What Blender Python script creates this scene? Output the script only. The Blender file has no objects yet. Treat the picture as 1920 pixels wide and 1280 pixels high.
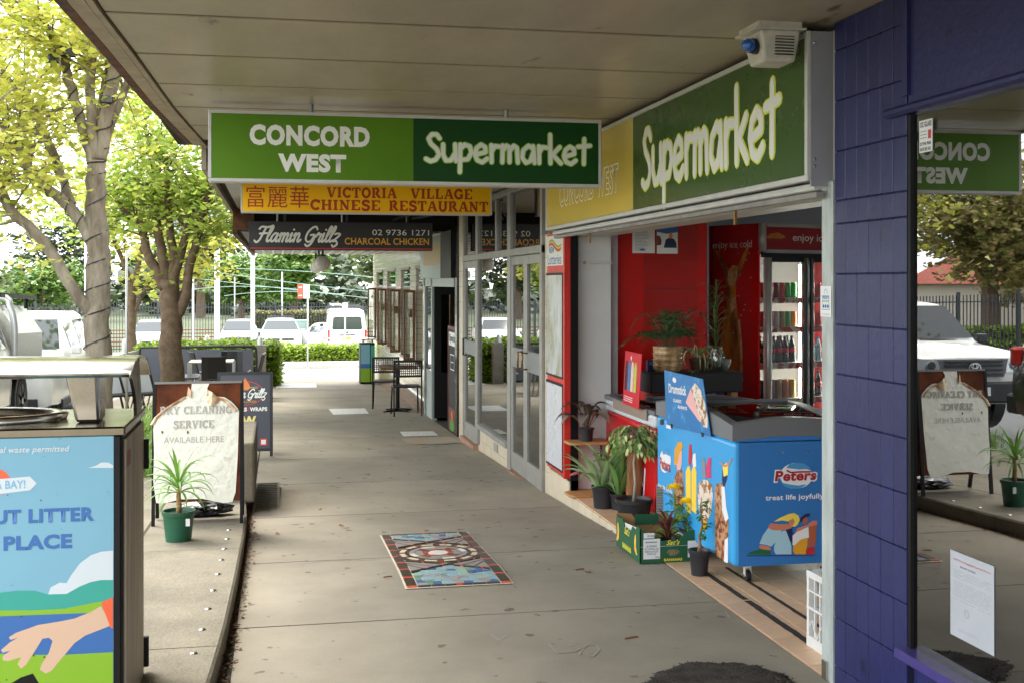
import bpy, bmesh, math, random
from mathutils import Vector, Matrix, noise
PI = math.pi
rnd = random.Random(7)
scene = bpy.context.scene
C = scene.collection
# ---------------------------------------------------------------- camera
CA, SA = 0.980581, 0.196116      # camera looks 11.3 degrees to the right of the street direction (+Y)
EYE, FOC = 1.68, 2200.0
cam_d = bpy.data.cameras.new('camera')
cam = bpy.data.objects.new('camera', cam_d); C.objects.link(cam)
cam.location = (0, 0, EYE); cam.rotation_euler = (PI/2, 0, -math.atan2(SA, CA))
cam_d.sensor_width = 36; cam_d.lens = 36*FOC/1920; cam_d.shift_y = -110/1920
cam_d.clip_start = 0.05; cam_d.clip_end = 1500
scene.camera = cam
# ---------------------------------------------------------------- world: bright overcast sky
SUN_EL, SUN_AZ = math.radians(58), math.radians(-42)     # azimuth measured from +Y towards +X
w = bpy.data.worlds.new('World'); scene.world = w; w.use_nodes = True
nt = w.node_tree; nt.nodes.clear()
out = nt.nodes.new('ShaderNodeOutputWorld'); bg = nt.nodes.new('ShaderNodeBackground')
sky = nt.nodes.new('ShaderNodeTexSky'); sky.sky_type = 'NISHITA'; sky.sun_disc = False
sky.sun_elevation = SUN_EL; sky.sun_rotation = SUN_AZ
sky.air_density = 1.0; sky.dust_density = 2.0; sky.ozone_density = 1.0
tc = nt.nodes.new('ShaderNodeTexCoord'); nz = nt.nodes.new('ShaderNodeTexNoise')
nz.inputs['Scale'].default_value = 3.0; nz.inputs['Detail'].default_value = 6
rp = nt.nodes.new('ShaderNodeMapRange'); rp.inputs[1].default_value = .32; rp.inputs[2].default_value = .62
rp.inputs[3].default_value = .72; rp.inputs[4].default_value = .97
mx = nt.nodes.new('ShaderNodeMix'); mx.data_type = 'RGBA'; mx.inputs[7].default_value = (8.6, 8.9, 9.2, 1)
L = nt.links.new
L(tc.outputs['Generated'], nz.inputs['Vector']); L(nz.outputs['Fac'], rp.inputs[0]); L(rp.outputs[0], mx.inputs[0])
L(sky.outputs[0], mx.inputs[6]); L(mx.outputs[2], bg.inputs['Color']); L(bg.outputs[0], out.inputs['Surface'])
bg.inputs['Strength'].default_value = 0.15
sd = bpy.data.lights.new('sun', 'SUN'); sun = bpy.data.objects.new('sun', sd); C.objects.link(sun)
sd.energy = 1.5; sd.angle = math.radians(25); sd.color = (1, .95, .87)
_d = Vector((math.sin(SUN_AZ)*math.cos(SUN_EL), math.cos(SUN_AZ)*math.cos(SUN_EL), math.sin(SUN_EL)))
sun.rotation_euler = _d.to_track_quat('Z', 'Y').to_euler()
vs = scene.view_settings
scene.display_settings.display_device = 'sRGB'
vs.view_transform = 'Standard'; vs.look = 'None'; vs.gamma = 1; vs.use_curve_mapping = False
vs.exposure = 1.9
cy = scene.cycles
cy.max_bounces = 9; cy.diffuse_bounces = 5; cy.glossy_bounces = 4; cy.transparent_max_bounces = 12; cy.transmission_bounces = 4
cy.use_denoising = True; cy.caustics_reflective = False; cy.caustics_refractive = False
try: cy.denoiser = 'OPENIMAGEDENOISE'; cy.denoising_prefilter = 'ACCURATE'
except Exception: pass
cy.sample_clamp_indirect = 6

# ---------------------------------------------------------------- measuring helpers (known planes of the place)
def ray(u, v):
    l, q = (u-960)/FOC, (530-v)/FOC
    return Vector((l*CA+SA, CA-l*SA, q))
def atX(u, v, X): r = ray(u, v); k = X/r.x; return Vector((X, r.y*k, EYE+r.z*k))
def atY(u, v, Y): r = ray(u, v); k = Y/r.y; return Vector((r.x*k, Y, EYE+r.z*k))
def atZ(u, v, Z): r = ray(u, v); k = (Z-EYE)/r.z; return Vector((r.x*k, r.y*k, Z))
def atD(u, v, D): r = ray(u, v); return Vector((r.x*D, r.y*D, EYE+r.z*D))
GP = [(-60, .0), (6.8, 0), (8, -.05), (9.5, -.12), (10.3, -.15), (15, -.30), (18.5, -.39), (28.4, -.67), (50, -1.31), (60, -1.55), (400, -2.0)]
def gz(y):
    for (a, za), (b, zb) in zip(GP, GP[1:]):
        if y <= b: return za+(zb-za)*(y-a)/(b-a)
    return GP[-1][1]
def gnd(u, v):
    z = 0
    for _ in range(12): p = atZ(u, v, z); z = gz(p.y)
    return p
def s(r, g, b):
    f = lambda c: (c/255/12.92) if c <= 10.3 else ((c/255+.055)/1.055)**2.4
    return (f(r), f(g), f(b), 1)

# ---------------------------------------------------------------- materials
MATS = {}
def mat(name, col, rough=.5, metal=0., spec=.5, var=0., vscale=3., bump=0., bscale=40., col2=None, rand=0., coat=0., emit=None, trans=0., stretch=None, detail=5, vr=(.35,.65), spots=None, speck=None):
    if name in MATS: return MATS[name]
    m = bpy.data.materials.new(name); m.use_nodes = True; t = m.node_tree; N = t.nodes; K = t.links.new
    b = N['Principled BSDF']; b.inputs['Roughness'].default_value = rough; b.inputs['Metallic'].default_value = metal
    b.inputs['Specular IOR Level'].default_value = spec; b.inputs['Coat Weight'].default_value = coat
    b.inputs['Base Color'].default_value = col
    if trans: b.inputs['Transmission Weight'].default_value = trans
    if emit: b.inputs['Emission Color'].default_value = emit[0]; b.inputs['Emission Strength'].default_value = emit[1]
    co = N.new('ShaderNodeTexCoord').outputs['Object']
    if stretch:
        mp = N.new('ShaderNodeMapping'); mp.inputs['Scale'].default_value = stretch; K(co, mp.inputs[0]); co = mp.outputs[0]
    last = None
    if var or col2:
        n = N.new('ShaderNodeTexNoise'); n.inputs['Scale'].default_value = vscale; n.inputs['Detail'].default_value = detail; n.inputs['Roughness'].default_value = .62
        K(co, n.inputs['Vector'])
        r = N.new('ShaderNodeMapRange'); r.inputs[1].default_value = vr[0]; r.inputs[2].default_value = vr[1]; K(n.outputs['Fac'], r.inputs[0])
        x = N.new('ShaderNodeMix'); x.data_type = 'RGBA'; K(r.outputs[0], x.inputs[0])
        x.inputs[6].default_value = col
        x.inputs[7].default_value = col2 if col2 else tuple(c*(1-var) for c in col[:3])+(1,)
        last = x.outputs[2]
        r2 = N.new('ShaderNodeMapRange'); r2.inputs[3].default_value = max(.02, rough-.08); r2.inputs[4].default_value = min(1, rough+.1)
        K(n.outputs['Fac'], r2.inputs[0]); K(r2.outputs[0], b.inputs['Roughness'])
    if spots:   # (colour, scale, threshold)
        n = N.new('ShaderNodeTexNoise'); n.inputs['Scale'].default_value = spots[1]; n.inputs['Detail'].default_value = 3; K(co, n.inputs['Vector'])
        r = N.new('ShaderNodeMapRange'); r.inputs[1].default_value = spots[2]; r.inputs[2].default_value = spots[2]+.05; K(n.outputs['Fac'], r.inputs[0])
        x = N.new('ShaderNodeMix'); x.data_type = 'RGBA'; K(r.outputs[0], x.inputs[0]); x.inputs[7].default_value = spots[0]
        if last: K(last, x.inputs[6])
        else: x.inputs[6].default_value = col
        last = x.outputs[2]
    if speck:
        n = N.new('ShaderNodeTexNoise'); n.inputs['Scale'].default_value = speck[1]; n.inputs['Detail'].default_value = 4; n.inputs['Roughness'].default_value = .8; K(co, n.inputs['Vector'])
        r = N.new('ShaderNodeMapRange'); r.inputs[1].default_value = .3; r.inputs[2].default_value = .7; r.inputs[3].default_value = 1-speck[0]; r.inputs[4].default_value = 1+speck[0]; K(n.outputs['Fac'], r.inputs[0])
        h = N.new('ShaderNodeHueSaturation'); K(r.outputs[0], h.inputs['Value'])
        if last: K(last, h.inputs['Color'])
        else: h.inputs['Color'].default_value = col
        last = h.outputs[0]
    if rand:
        o = N.new('ShaderNodeObjectInfo'); h = N.new('ShaderNodeHueSaturation')
        r = N.new('ShaderNodeMapRange'); r.inputs[3].default_value = 1-rand; r.inputs[4].default_value = 1+rand
        K(o.outputs['Random'], r.inputs[0]); K(r.outputs[0], h.inputs['Value'])
        if last: K(last, h.inputs['Color'])
        else: h.inputs['Color'].default_value = col
        last = h.outputs[0]
    if last: K(last, b.inputs['Base Color'])
    if bump:
        n = N.new('ShaderNodeTexNoise'); n.inputs['Scale'].default_value = bscale; n.inputs['Detail'].default_value = 6; K(co, n.inputs['Vector'])
        u = N.new('ShaderNodeBump'); u.inputs['Strength'].default_value = bump; u.inputs['Distance'].default_value = .01
        K(n.outputs['Fac'], u.inputs['Height']); K(u.outputs[0], b.inputs['Normal'])
    MATS[name] = m; return m
def leafmat(name, a, b_, trans=.45, rough=.5, isl=True):
    if name in MATS: return MATS[name]
    m = bpy.data.materials.new(name); m.use_nodes = True; t = m.node_tree; N = t.nodes; K = t.links.new
    b = N['Principled BSDF']; o = N['Material Output']; b.inputs['Roughness'].default_value = rough
    g = N.new('ShaderNodeNewGeometry'); oi = N.new('ShaderNodeObjectInfo')
    x = N.new('ShaderNodeMix'); x.data_type = 'RGBA'; x.inputs[6].default_value = a; x.inputs[7].default_value = b_
    K(g.outputs['Random Per Island'] if isl else oi.outputs['Random'], x.inputs[0]); K(x.outputs[2], b.inputs['Base Color'])
    tr = N.new('ShaderNodeBsdfTranslucent'); K(x.outputs[2], tr.inputs['Color'])
    mm = N.new('ShaderNodeMixShader'); mm.inputs[0].default_value = trans
    K(b.outputs[0], mm.inputs[1]); K(tr.outputs[0], mm.inputs[2]); K(mm.outputs[0], o.inputs['Surface'])
    MATS[name] = m; return m
def glassmat(name, tint, base=.12, top=.9, rough=0.0, blend=.3):
    if name in MATS: return MATS[name]
    m = bpy.data.materials.new(name); m.use_nodes = True; t = m.node_tree; N = t.nodes; K = t.links.new
    N.remove(N['Principled BSDF']); o = N['Material Output']
    lw = N.new('ShaderNodeFresnel'); lw.inputs[0].default_value = 1.55
    r = N.new('ShaderNodeMapRange'); r.inputs[1].default_value = .03; r.inputs[2].default_value = .7; r.inputs[3].default_value = base; r.inputs[4].default_value = top
    tr = N.new('ShaderNodeBsdfTransparent'); tr.inputs[0].default_value = tint
    gl = N.new('ShaderNodeBsdfGlossy'); gl.inputs['Roughness'].default_value = rough
    mm = N.new('ShaderNodeMixShader'); K(lw.outputs[0], r.inputs[0]); K(r.outputs[0], mm.inputs[0])
    K(tr.outputs[0], mm.inputs[1]); K(gl.outputs[0], mm.inputs[2]); K(mm.outputs[0], o.inputs['Surface'])
    MATS[name] = m; return m

# ---------------------------------------------------------------- objects
ORG = {}
def tag(o, label=None, cat=None, group=None, kind=None):
    if label: o['label'] = label
    if cat: o['category'] = cat
    if group: o['group'] = group
    if kind: o['kind'] = kind
    return o
def thing(name, label, cat, loc=(0, 0, 0), rz=0, group=None, world=False, kind=None):
    o = bpy.data.objects.new(name, None); C.objects.link(o); o.empty_display_size = .1
    o.location = loc; o.rotation_euler = (0, 0, rz)
    if world: ORG[o.name] = Vector(loc)
    return tag(o, label, cat, group, kind)
def setting(name, label=None, loc=(0, 0, 0)):
    return thing(name, label, None, loc, kind='structure')
def link(name, me, parent=None, loc=(0, 0, 0), rz=0):
    o = bpy.data.objects.new(name, me); C.objects.link(o); o.parent = parent; o.location = loc; o.rotation_euler = (0, 0, rz)
    return o
def kids(o): return [c for c in o.children]
def dup(root, label=None, loc=None, rz=None, group=None):
    def rec(o, par):
        c = o.copy(); C.objects.link(c); c.parent = par
        for ch in kids(o): rec(ch, c)
        return c
    r = rec(root, None)
    if label: r['label'] = label
    if loc is not None: r.location = loc
    if rz is not None: r.rotation_euler = (0, 0, rz)
    if group: r['group'] = group
    return r
class Fr:      # a drawing frame: origin, right, up -> outward normal
    def __init__(s_, o, x, y):
        s_.o = Vector(o); s_.x = Vector(x).normalized(); s_.y = Vector(y).normalized(); s_.n = s_.x.cross(s_.y).normalized()
    def p(s_, a, b, n=0): return s_.o+s_.x*a+s_.y*b+s_.n*n
    def sub(s_, a, b, n=0): return Fr(s_.p(a, b, n), s_.x, s_.y)
class MB:
    def __init__(s_): s_.v = []; s_.f = []; s_.m = []; s_.mi = 0
    def add(s_, vs_, fs):
        k = len(s_.v); s_.v += [Vector(q) for q in vs_]; s_.f += [tuple(i+k for i in f) for f in fs]; s_.m += [s_.mi]*len(fs); return s_
    def box(s_, a, b):
        (x0, y0, z0), (x1, y1, z1) = a, b
        x0, x1 = min(x0, x1), max(x0, x1); y0, y1 = min(y0, y1), max(y0, y1); z0, z1 = min(z0, z1), max(z0, z1)
        return s_.add([(x0,y0,z0),(x1,y0,z0),(x1,y1,z0),(x0,y1,z0),(x0,y0,z1),(x1,y0,z1),(x1,y1,z1),(x0,y1,z1)],
                      [(0,3,2,1),(4,5,6,7),(0,1,5,4),(1,2,6,5),(2,3,7,6),(3,0,4,7)])
    def cbox(s_, c, d, M=None):
        vs_ = [Vector((sx*d[0]/2, sy*d[1]/2, sz*d[2]/2)) for sz in (-1, 1) for sx, sy in ((-1,-1),(1,-1),(1,1),(-1,1))]
        if M: vs_ = [M @ q for q in vs_]
        return s_.add([Vector(c)+q for q in vs_], [(0,3,2,1),(4,5,6,7),(0,1,5,4),(1,2,6,5),(2,3,7,6),(3,0,4,7)])
    def fbox(s_, fr, a0, b0, a1, b1, n0, n1):
        return s_.prism(fr, [(a0,b0),(a1,b0),(a1,b1),(a0,b1)], n0, n1)
    def prism(s_, fr, poly, n0, n1):
        k = len(poly)
        ar = sum(poly[i][0]*poly[(i+1)%k][1]-poly[(i+1)%k][0]*poly[i][1] for i in range(k))
        if ar < 0: poly = poly[::-1]
        vs_ = [fr.p(a, b, n0) for a, b in poly]+[fr.p(a, b, n1) for a, b in poly]
        return s_.add(vs_, [tuple(range(k-1, -1, -1)), tuple(range(k, 2*k))]+[(i, (i+1)%k, k+(i+1)%k, k+i) for i in range(k)])
    def face(s_, fr, poly, n=0):
        k = len(poly)
        ar = sum(poly[i][0]*poly[(i+1)%k][1]-poly[(i+1)%k][0]*poly[i][1] for i in range(k))
        if ar < 0: poly = poly[::-1]
        return s_.add([fr.p(a, b, n) for a, b in poly], [tuple(range(k))])
    def tube(s_, pts, r, n=8, caps=True):
        pts = [Vector(q) for q in pts]; rs = r if isinstance(r, (list, tuple)) else [r]*len(pts)
        k = len(s_.v); up = None; fs = []
        for i, q in enumerate(pts):
            d = (pts[min(i+1, len(pts)-1)]-pts[max(i-1, 0)]).normalized()
            if up is None: up = d.orthogonal().normalized()
            up = (up-d*up.dot(d)); up = up.normalized() if up.length > 1e-6 else d.orthogonal().normalized()
            sd_ = d.cross(up)
            for j in range(n): a = 2*PI*j/n; s_.v.append(q+(up*math.cos(a)+sd_*math.sin(a))*rs[i])
        for i in range(len(pts)-1):
            for j in range(n): fs.append((k+i*n+j, k+i*n+(j+1)%n, k+(i+1)*n+(j+1)%n, k+(i+1)*n+j))
        if caps: fs.append(tuple(k+j for j in range(n-1, -1, -1))); fs.append(tuple(k+(len(pts)-1)*n+j for j in range(n)))
        s_.f += fs; s_.m += [s_.mi]*len(fs); return s_
    def lathe(s_, prof, c=(0, 0, 0), n=20, cap=True):
        c = Vector(c); k = len(s_.v); fs = []
        for r, z in prof:
            for j in range(n): a = 2*PI*j/n; s_.v.append(c+Vector((r*math.cos(a), r*math.sin(a), z)))
        for i in range(len(prof)-1):
            for j in range(n): fs.append((k+i*n+j, k+i*n+(j+1)%n, k+(i+1)*n+(j+1)%n, k+(i+1)*n+j))
        if cap: fs.append(tuple(k+j for j in range(n-1, -1, -1))); fs.append(tuple(k+(len(prof)-1)*n+j for j in range(n)))
        s_.f += fs; s_.m += [s_.mi]*len(fs); return s_
    def strip(s_, rows, close=False):     # rows of equal length lists of points -> grid
        k = len(s_.v); n = len(rows[0]); fs = []
        for r in rows: s_.v += [Vector(q) for q in r]
        for i in range(len(rows)-1):
            for j in range(n if close else n-1): fs.append((k+i*n+j, k+i*n+(j+1)%n, k+(i+1)*n+(j+1)%n, k+(i+1)*n+j))
        s_.f += fs; s_.m += [s_.mi]*len(fs); return s_
    def mesh(s_, name='m', smooth=False, off=None):
        me = bpy.data.meshes.new(name)
        me.from_pydata([tuple(q-off) if off else tuple(q) for q in s_.v], [], s_.f)
        if any(s_.m): me.polygons.foreach_set('material_index', s_.m)
        if smooth: me.polygons.foreach_set('use_smooth', [True]*len(me.polygons))
        me.update(); return me
    def build(s_, name, mt, parent=None, smooth=False, bevel=0, seg=1, kind=None, auto=None, label=None):
        off = None; q = parent
        while q is not None:
            if q.name in ORG: off = ORG[q.name]; break
            q = q.parent
        me = s_.mesh(name, smooth, off)
        for m_ in (mt if isinstance(mt, (list, tuple)) else [mt]): me.materials.append(m_)
        if bevel:
            bm = bmesh.new(); bm.from_mesh(me); bmesh.ops.remove_doubles(bm, verts=bm.verts, dist=1e-5)
            es = [e for e in bm.edges if len(e.link_faces) == 2 and e.calc_face_angle(0) > .6]
            bmesh.ops.bevel(bm, geom=es, offset=bevel, segments=seg, affect='EDGES', profile=.5, clamp_overlap=True)
            bm.to_mesh(me); bm.free()
        if auto:
            try: me.set_sharp_from_angle(angle=math.radians(auto))
            except Exception: pass
            me.polygons.foreach_set('use_smooth', [True]*len(me.polygons))
        o = bpy.data.objects.new(name, me); C.objects.link(o); o.parent = parent
        if kind: o['kind'] = kind
        if label: o['label'] = label
        return o
def oloc(parent):
    q = parent
    while q is not None:
        if q.name in ORG: return ORG[q.name]
        q = q.parent
    return Vector((0, 0, 0))
def text(body, fr, x0, y0, w_, h_, mt, parent, n=.003, bold=0., shear=0., name='lettering', space=1., keep=False, thick=0.):
    cu = bpy.data.curves.new('t', 'FONT'); cu.body = body; cu.size = 1; cu.offset = bold; cu.shear = shear; cu.space_character = space*(1+max(0,bold)*1.9)
    cu.resolution_u = 3; cu.align_x = 'CENTER'; cu.space_line = .8
    ob = bpy.data.objects.new('t', cu); C.objects.link(ob)
    dg = bpy.context.evaluated_depsgraph_get()
    me = bpy.data.meshes.new_from_object(ob.evaluated_get(dg))
    bpy.data.objects.remove(ob); bpy.data.curves.remove(cu)
    if not me.vertices: return None
    xs = [q.co.x for q in me.vertices]; ys = [q.co.y for q in me.vertices]
    ax, ay = min(xs), min(ys); sx = w_/(max(xs)-ax); sy = h_/(max(ys)-ay)
    if keep: sx = sy = min(sx, sy)
    of = oloc(parent)
    for q in me.vertices: q.co = fr.p(x0+(q.co.x-ax)*sx, y0+(q.co.y-ay)*sy, n)-of
    me.materials.clear(); me.materials.append(mt)
    me.polygons.foreach_set('material_index', [0]*len(me.polygons)); me.update()
    o = bpy.data.objects.new(name, me); C.objects.link(o); o.parent = parent
    return o
def strokes(mb, fr, lines, w_, sx=1, sy=1, ox=0, oy=0, n=.002, cap=True, step=.00004, seg=8):
    k = 0
    for ln in lines:
        wd = w_
        if isinstance(ln, tuple) and isinstance(ln[0], list): ln, wd = ln[0], w_*ln[1]
        P = [(ox+a*sx, oy+b*sy) for a, b in ln]
        for i in range(len(P)-1):
            (ax, ay), (bx, by) = P[i], P[i+1]; d = math.hypot(bx-ax, by-ay)
            if d < 1e-9: continue
            nx, ny = -(by-ay)/d*wd/2, (bx-ax)/d*wd/2; k += 1
            mb.face(fr, [(ax-nx, ay-ny), (bx-nx, by-ny), (bx+nx, by+ny), (ax+nx, ay+ny)], n+k*step)
        for i, (ax, ay) in enumerate(P):
            if cap or 0 < i < len(P)-1:
                k += 1; mb.face(fr, [(ax+wd/2*math.cos(2*PI*j/seg), ay+wd/2*math.sin(2*PI*j/seg)) for j in range(seg)], n+k*step)
        if k > 40: k = 0
    return mb
BR = {'S': (.85, [[(.75,1.32),(.6,1.55),(.35,1.55),(.18,1.3),(.3,1.0),(.6,.7),(.72,.38),(.55,.08),(.28,-.02),(.04,.12)]]),
 'u': (.85, [[(.08,.98),(.08,.4),(.22,.04),(.48,.06),(.68,.45)], [(.7,1.0),(.74,.02)]]),
 'p': (.82, [[(.12,1.0),(.1,-.62)], [(.12,.72),(.34,1.0),(.62,.9),(.7,.55),(.52,.14),(.16,.1)]]),
 'e': (.8, [[(.1,.42),(.62,.58),(.6,.88),(.38,1.02),(.15,.82),(.06,.45),(.18,.1),(.45,-.02),(.7,.2)]]),
 'r': (.62, [[(.12,1.0),(.14,0)], [(.14,.62),(.3,.95),(.55,.92)]]),
 'm': (1.05, [[(.1,1.0),(.08,0)], [(.1,.68),(.3,1.0),(.46,.88),(.46,.02)], [(.47,.68),(.68,1.0),(.85,.88),(.9,0)]]),
 'a': (.85, [[(.66,.85),(.42,1.02),(.14,.75),(.08,.3),(.28,.0),(.52,.12),(.66,.6)], [(.66,1.0),(.74,0)]]),
 'k': (.78, [[(.1,1.7),(.12,0)], [(.62,.98),(.16,.44)], [(.24,.52),(.68,0)]]),
 't': (.7, [[(.36,1.5),(.34,0)], [(.02,1.02),(.68,1.1)]])}
def brush(word, fr, x0, y0, w_, h_, mt, parent, stroke=.3, n=.003, name='lettering'):
    adv = sum(BR[c][0] for c in word); mb = MB(); x = 0; sx = w_/adv; sy = h_/2.3
    for c in word:
        strokes(mb, fr, BR[c][1], stroke*min(sx, sy)*1.0, sx, sy, x0+x*sx, y0+.62*sy, n); x += BR[c][0]
    return mb.build(name, mt, parent)
def arcp(cx, cy, rx, ry, a0, a1, n=10): return [(cx+rx*math.cos(math.radians(a0+(a1-a0)*i/n)), cy+ry*math.sin(math.radians(a0+(a1-a0)*i/n))) for i in range(n+1)]
T_ = .55
SF = {'A': (1., [([(.12,.05),(.46,1)],T_), [(.52,1),(.84,.05)], ([(.24,.34),(.72,.34)],T_), ([(0,.05),(.3,.05)],T_), ([(.62,.05),(1.04,.05)],T_)]),
 'C': (.9, [arcp(.48,.5,.4,.44,40,320), ([(.82,1),(.82,.66)],T_)]),
 'D': (.95, [[(.2,0),(.2,1)], arcp(.4,.5,.44,.44,-90,90), ([(0,.05),(.45,.05)],T_), ([(0,.95),(.45,.95)],T_)]),
 'E': (.88, [[(.2,0),(.2,1)], ([(0,.05),(.78,.05)],T_), ([(0,.95),(.78,.95)],T_), ([(.2,.5),(.58,.5)],T_), ([(.78,0),(.78,.3)],T_), ([(.78,1),(.78,.72)],T_)]),
 'G': (.98, [arcp(.48,.5,.4,.44,40,325), [(.8,.05),(.8,.42)], ([(.55,.44),(.95,.44)],T_), ([(.8,1),(.8,.66)],T_)]),
 'H': (1.02, [[(.2,0),(.2,1)], [(.8,0),(.8,1)], ([(.2,.5),(.8,.5)],T_)]+[([(a-.2,b),(a+.2,b)],T_) for a in (.2,.8) for b in (.05,.95)]),
 'I': (.48, [[(.22,0),(.22,1)], ([(0,.05),(.44,.05)],T_), ([(0,.95),(.44,.95)],T_)]),
 'L': (.84, [[(.2,0),(.2,1)], ([(0,.05),(.74,.05)],T_), ([(0,.95),(.42,.95)],T_), ([(.74,0),(.74,.35)],T_)]),
 'N': (1.02, [([(.18,0),(.18,1)],T_), [(.2,.95),(.78,.05)], ([(.8,0),(.8,1)],T_), ([(0,.05),(.38,.05)],T_), ([(0,.95),(.3,.95)],T_), ([(.62,.95),(1.,.95)],T_)]),
 'O': (.98, [arcp(.48,.5,.38,.44,0,360,16)]),
 'R': (.98, [[(.2,0),(.2,1)], arcp(.42,.74,.28,.22,-90,90,8), [(.45,.5),(.8,.06)], ([(0,.05),(.42,.05)],T_), ([(0,.95),(.45,.95)],T_), ([(.7,.05),(.98,.05)],T_)]),
 'S': (.82, [arcp(.4,.74,.28,.22,30,270,8)+arcp(.4,.26,.3,.24,90,-150,8), ([(.7,1),(.7,.7)],T_), ([(.08,0),(.08,.3)],T_)]),
 'T': (.9, [[(.43,0),(.43,1)], ([(.02,.95),(.84,.95)],T_), ([(.2,.05),(.66,.05)],T_), ([(.03,1),(.03,.66)],T_), ([(.83,1),(.83,.66)],T_)]),
 'U': (1.0, [[(.2,1)]+arcp(.5,.35,.3,.31,180,360,10)+[(.8,1)], ([(0,.95),(.42,.95)],T_), ([(.62,.95),(1.,.95)],T_)]),
 'V': (.98, [[(.14,.95),(.46,0)], ([(.5,0),(.82,.95)],T_), ([(-.04,.95),(.36,.95)],T_), ([(.64,.95),(1.,.95)],T_)]),
 'Y': (.95, [[(.14,.95),(.46,.45),(.46,0)], ([(.46,.45),(.8,.95)],T_), ([(-.04,.95),(.34,.95)],T_), ([(.62,.95),(.98,.95)],T_), ([(.24,.05),(.68,.05)],T_)]),
 ' ': (.5, [])}
def serif(word, fr, x0, y0, w_, h_, mt, parent, stroke=.2, n=.003, name='lettering'):
    adv = sum(SF[c][0]+.12 for c in word)-.12; mb = MB(); x = 0; sx = w_/adv
    for c in word:
        strokes(mb, fr, SF[c][1], stroke*min(sx, h_), sx, h_, x0+x*sx, y0, n, cap=False); x += SF[c][0]+.12
    return mb.build(name, mt, parent)
SCR = {'F': (1.05, [[(0,1.45),(.2,1.72),(.8,1.66),(1.3,1.85)],[(.66,1.7),(.52,.9),(.4,.2),(.15,-.08),(-.1,.12)],[(.2,.92),(.95,.98)]]),
 'l': (.42, [[(.1,.6),(.33,1.4),(.3,1.8),(.14,1.6),(.08,.4),(.2,0),(.45,.22)]]), 'a': (.85, [[(.6,.85),(.35,1),(.1,.6),(.12,.12),(.3,.02),(.5,.3),(.62,.95),(.6,.2),(.72,0),(.95,.25)]]),
 'm': (1.08, [[(0,.7),(.15,1),(.15,0)],[(.15,.6),(.4,1),(.5,.8),(.48,0)],[(.5,.6),(.75,1),(.87,.8),(.85,.15),(.95,0),(1.15,.25)]]), 'i': (.42, [[(.05,.7),(.15,1),(.13,.15),(.25,0),(.45,.25)],[(.2,1.4),(.22,1.42)]]),
 'n': (.78, [[(0,.7),(.15,1),(.15,0)],[(.15,.6),(.4,1),(.55,.8),(.52,.15),(.65,0),(.85,.25)]]), 'G': (1.1, [[(1.0,1.45),(.8,1.75),(.45,1.65),(.12,1.1),(.1,.4),(.4,0),(.75,.15),(.92,.78)],[(.5,.78),(.95,.78),(.88,-.1),(.55,-.5),(.25,-.3)]]),
 'r': (.62, [[(0,.6),(.18,1.05),(.25,.85),(.5,.9),(.42,.3),(.52,0),(.75,.25)]]), 'z': (.7, [[(.05,.9),(.3,1),(.6,.85),(.1,.1),(.35,.15),(.5,0),(.6,-.3),(.3,-.55),(.1,-.35)]]), ' ': (.45, [])}
def script(word, fr, x0, y0, w_, h_, mt, parent, stroke=.2, n=.003, name='lettering', sh=.32):
    adv = sum(SCR[c][0] for c in word)+.6; mb = MB(); x = .1; sx = w_/adv; sy = h_/2.4
    for c in word:
        for ln in SCR[c][1]:
            Q = []
            for i in range(len(ln)-1):
                a, b, c_, d = ln[max(i-1,0)], ln[i], ln[i+1], ln[min(i+2,len(ln)-1)]
                for j in range(3):
                    t = j/3; Q.append(tuple(.5*(2*b[k]+(c_[k]-a[k])*t+(2*a[k]-5*b[k]+4*c_[k]-d[k])*t*t+(3*b[k]-a[k]-3*c_[k]+d[k])*t**3) for k in (0, 1)))
            Q.append(ln[-1]); Q = [(u+v*sh, v) for u, v in Q]
            strokes(mb, fr, [Q], stroke*min(sx, sy), sx, sy, x0+x*sx, y0+.55*sy, n, seg=6)
        x += SCR[c][0]
    return mb.build(name, mt, parent)
def bez(P, n=10):
    P = [Vector(q) for q in P]; R = []
    for i in range(n+1):
        t = i/n; Q = P[:]
        while len(Q) > 1: Q = [a.lerp(b, t) for a, b in zip(Q, Q[1:])]
        R.append(Q[0])
    return R
FY = lambda o: Fr(o, (1, 0, 0), (0, 0, 1))      # plane that faces the camera side (-Y)
FX = lambda o: Fr(o, (0, -1, 0), (0, 0, 1))     # plane that faces the street (-X)
FZ = lambda o: Fr(o, (1, 0, 0), (0, 1, 0))      # plane that faces up
# ================================================================ materials
concrete = mat('footpath_concrete', s(150,142,126), .88, spec=.25, var=.24, vscale=1.3, bump=.22, bscale=150, rand=.05, speck=(.13,130), spots=(s(104,96,86), 9, .66))
concrete2 = mat('platform_concrete', s(130,123,107), .88, spec=.25, var=.28, vscale=2.2, bump=.5, bscale=70, rand=.04, speck=(.2,60), spots=(s(112,108,88), 6, .63))
joint_m = mat('joint_grime', s(52,47,40), .95, var=.3, vscale=8)
asphalt = mat('asphalt', s(112,112,112), .9, var=.2, vscale=1.2, bump=.3, bscale=120)
asphalt_d = mat('patch_asphalt', s(74,69,62), .95, spec=.2, var=.5, vscale=14, bump=1, bscale=90, speck=(.5,110))
kerb_m = mat('kerb_concrete', s(178,174,164), .85, var=.2, vscale=3)
earth = mat('earth', s(108,88,64), .95, var=.35, vscale=4, bump=.5, bscale=30)
grassy = mat('verge_grass', s(96,112,52), .95, var=.4, vscale=2.5, bump=.6, bscale=60)
soffit_m = mat('soffit_paint', s(174,161,138), .34, spec=.4, var=.22, vscale=2.6, stretch=(1,.35,1), rand=.06, bump=.05, bscale=12, spots=(s(112,98,78), 7, .70), speck=(.05,60))
soffit_dk = mat('soffit_joint', s(24,20,17), .9)
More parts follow.
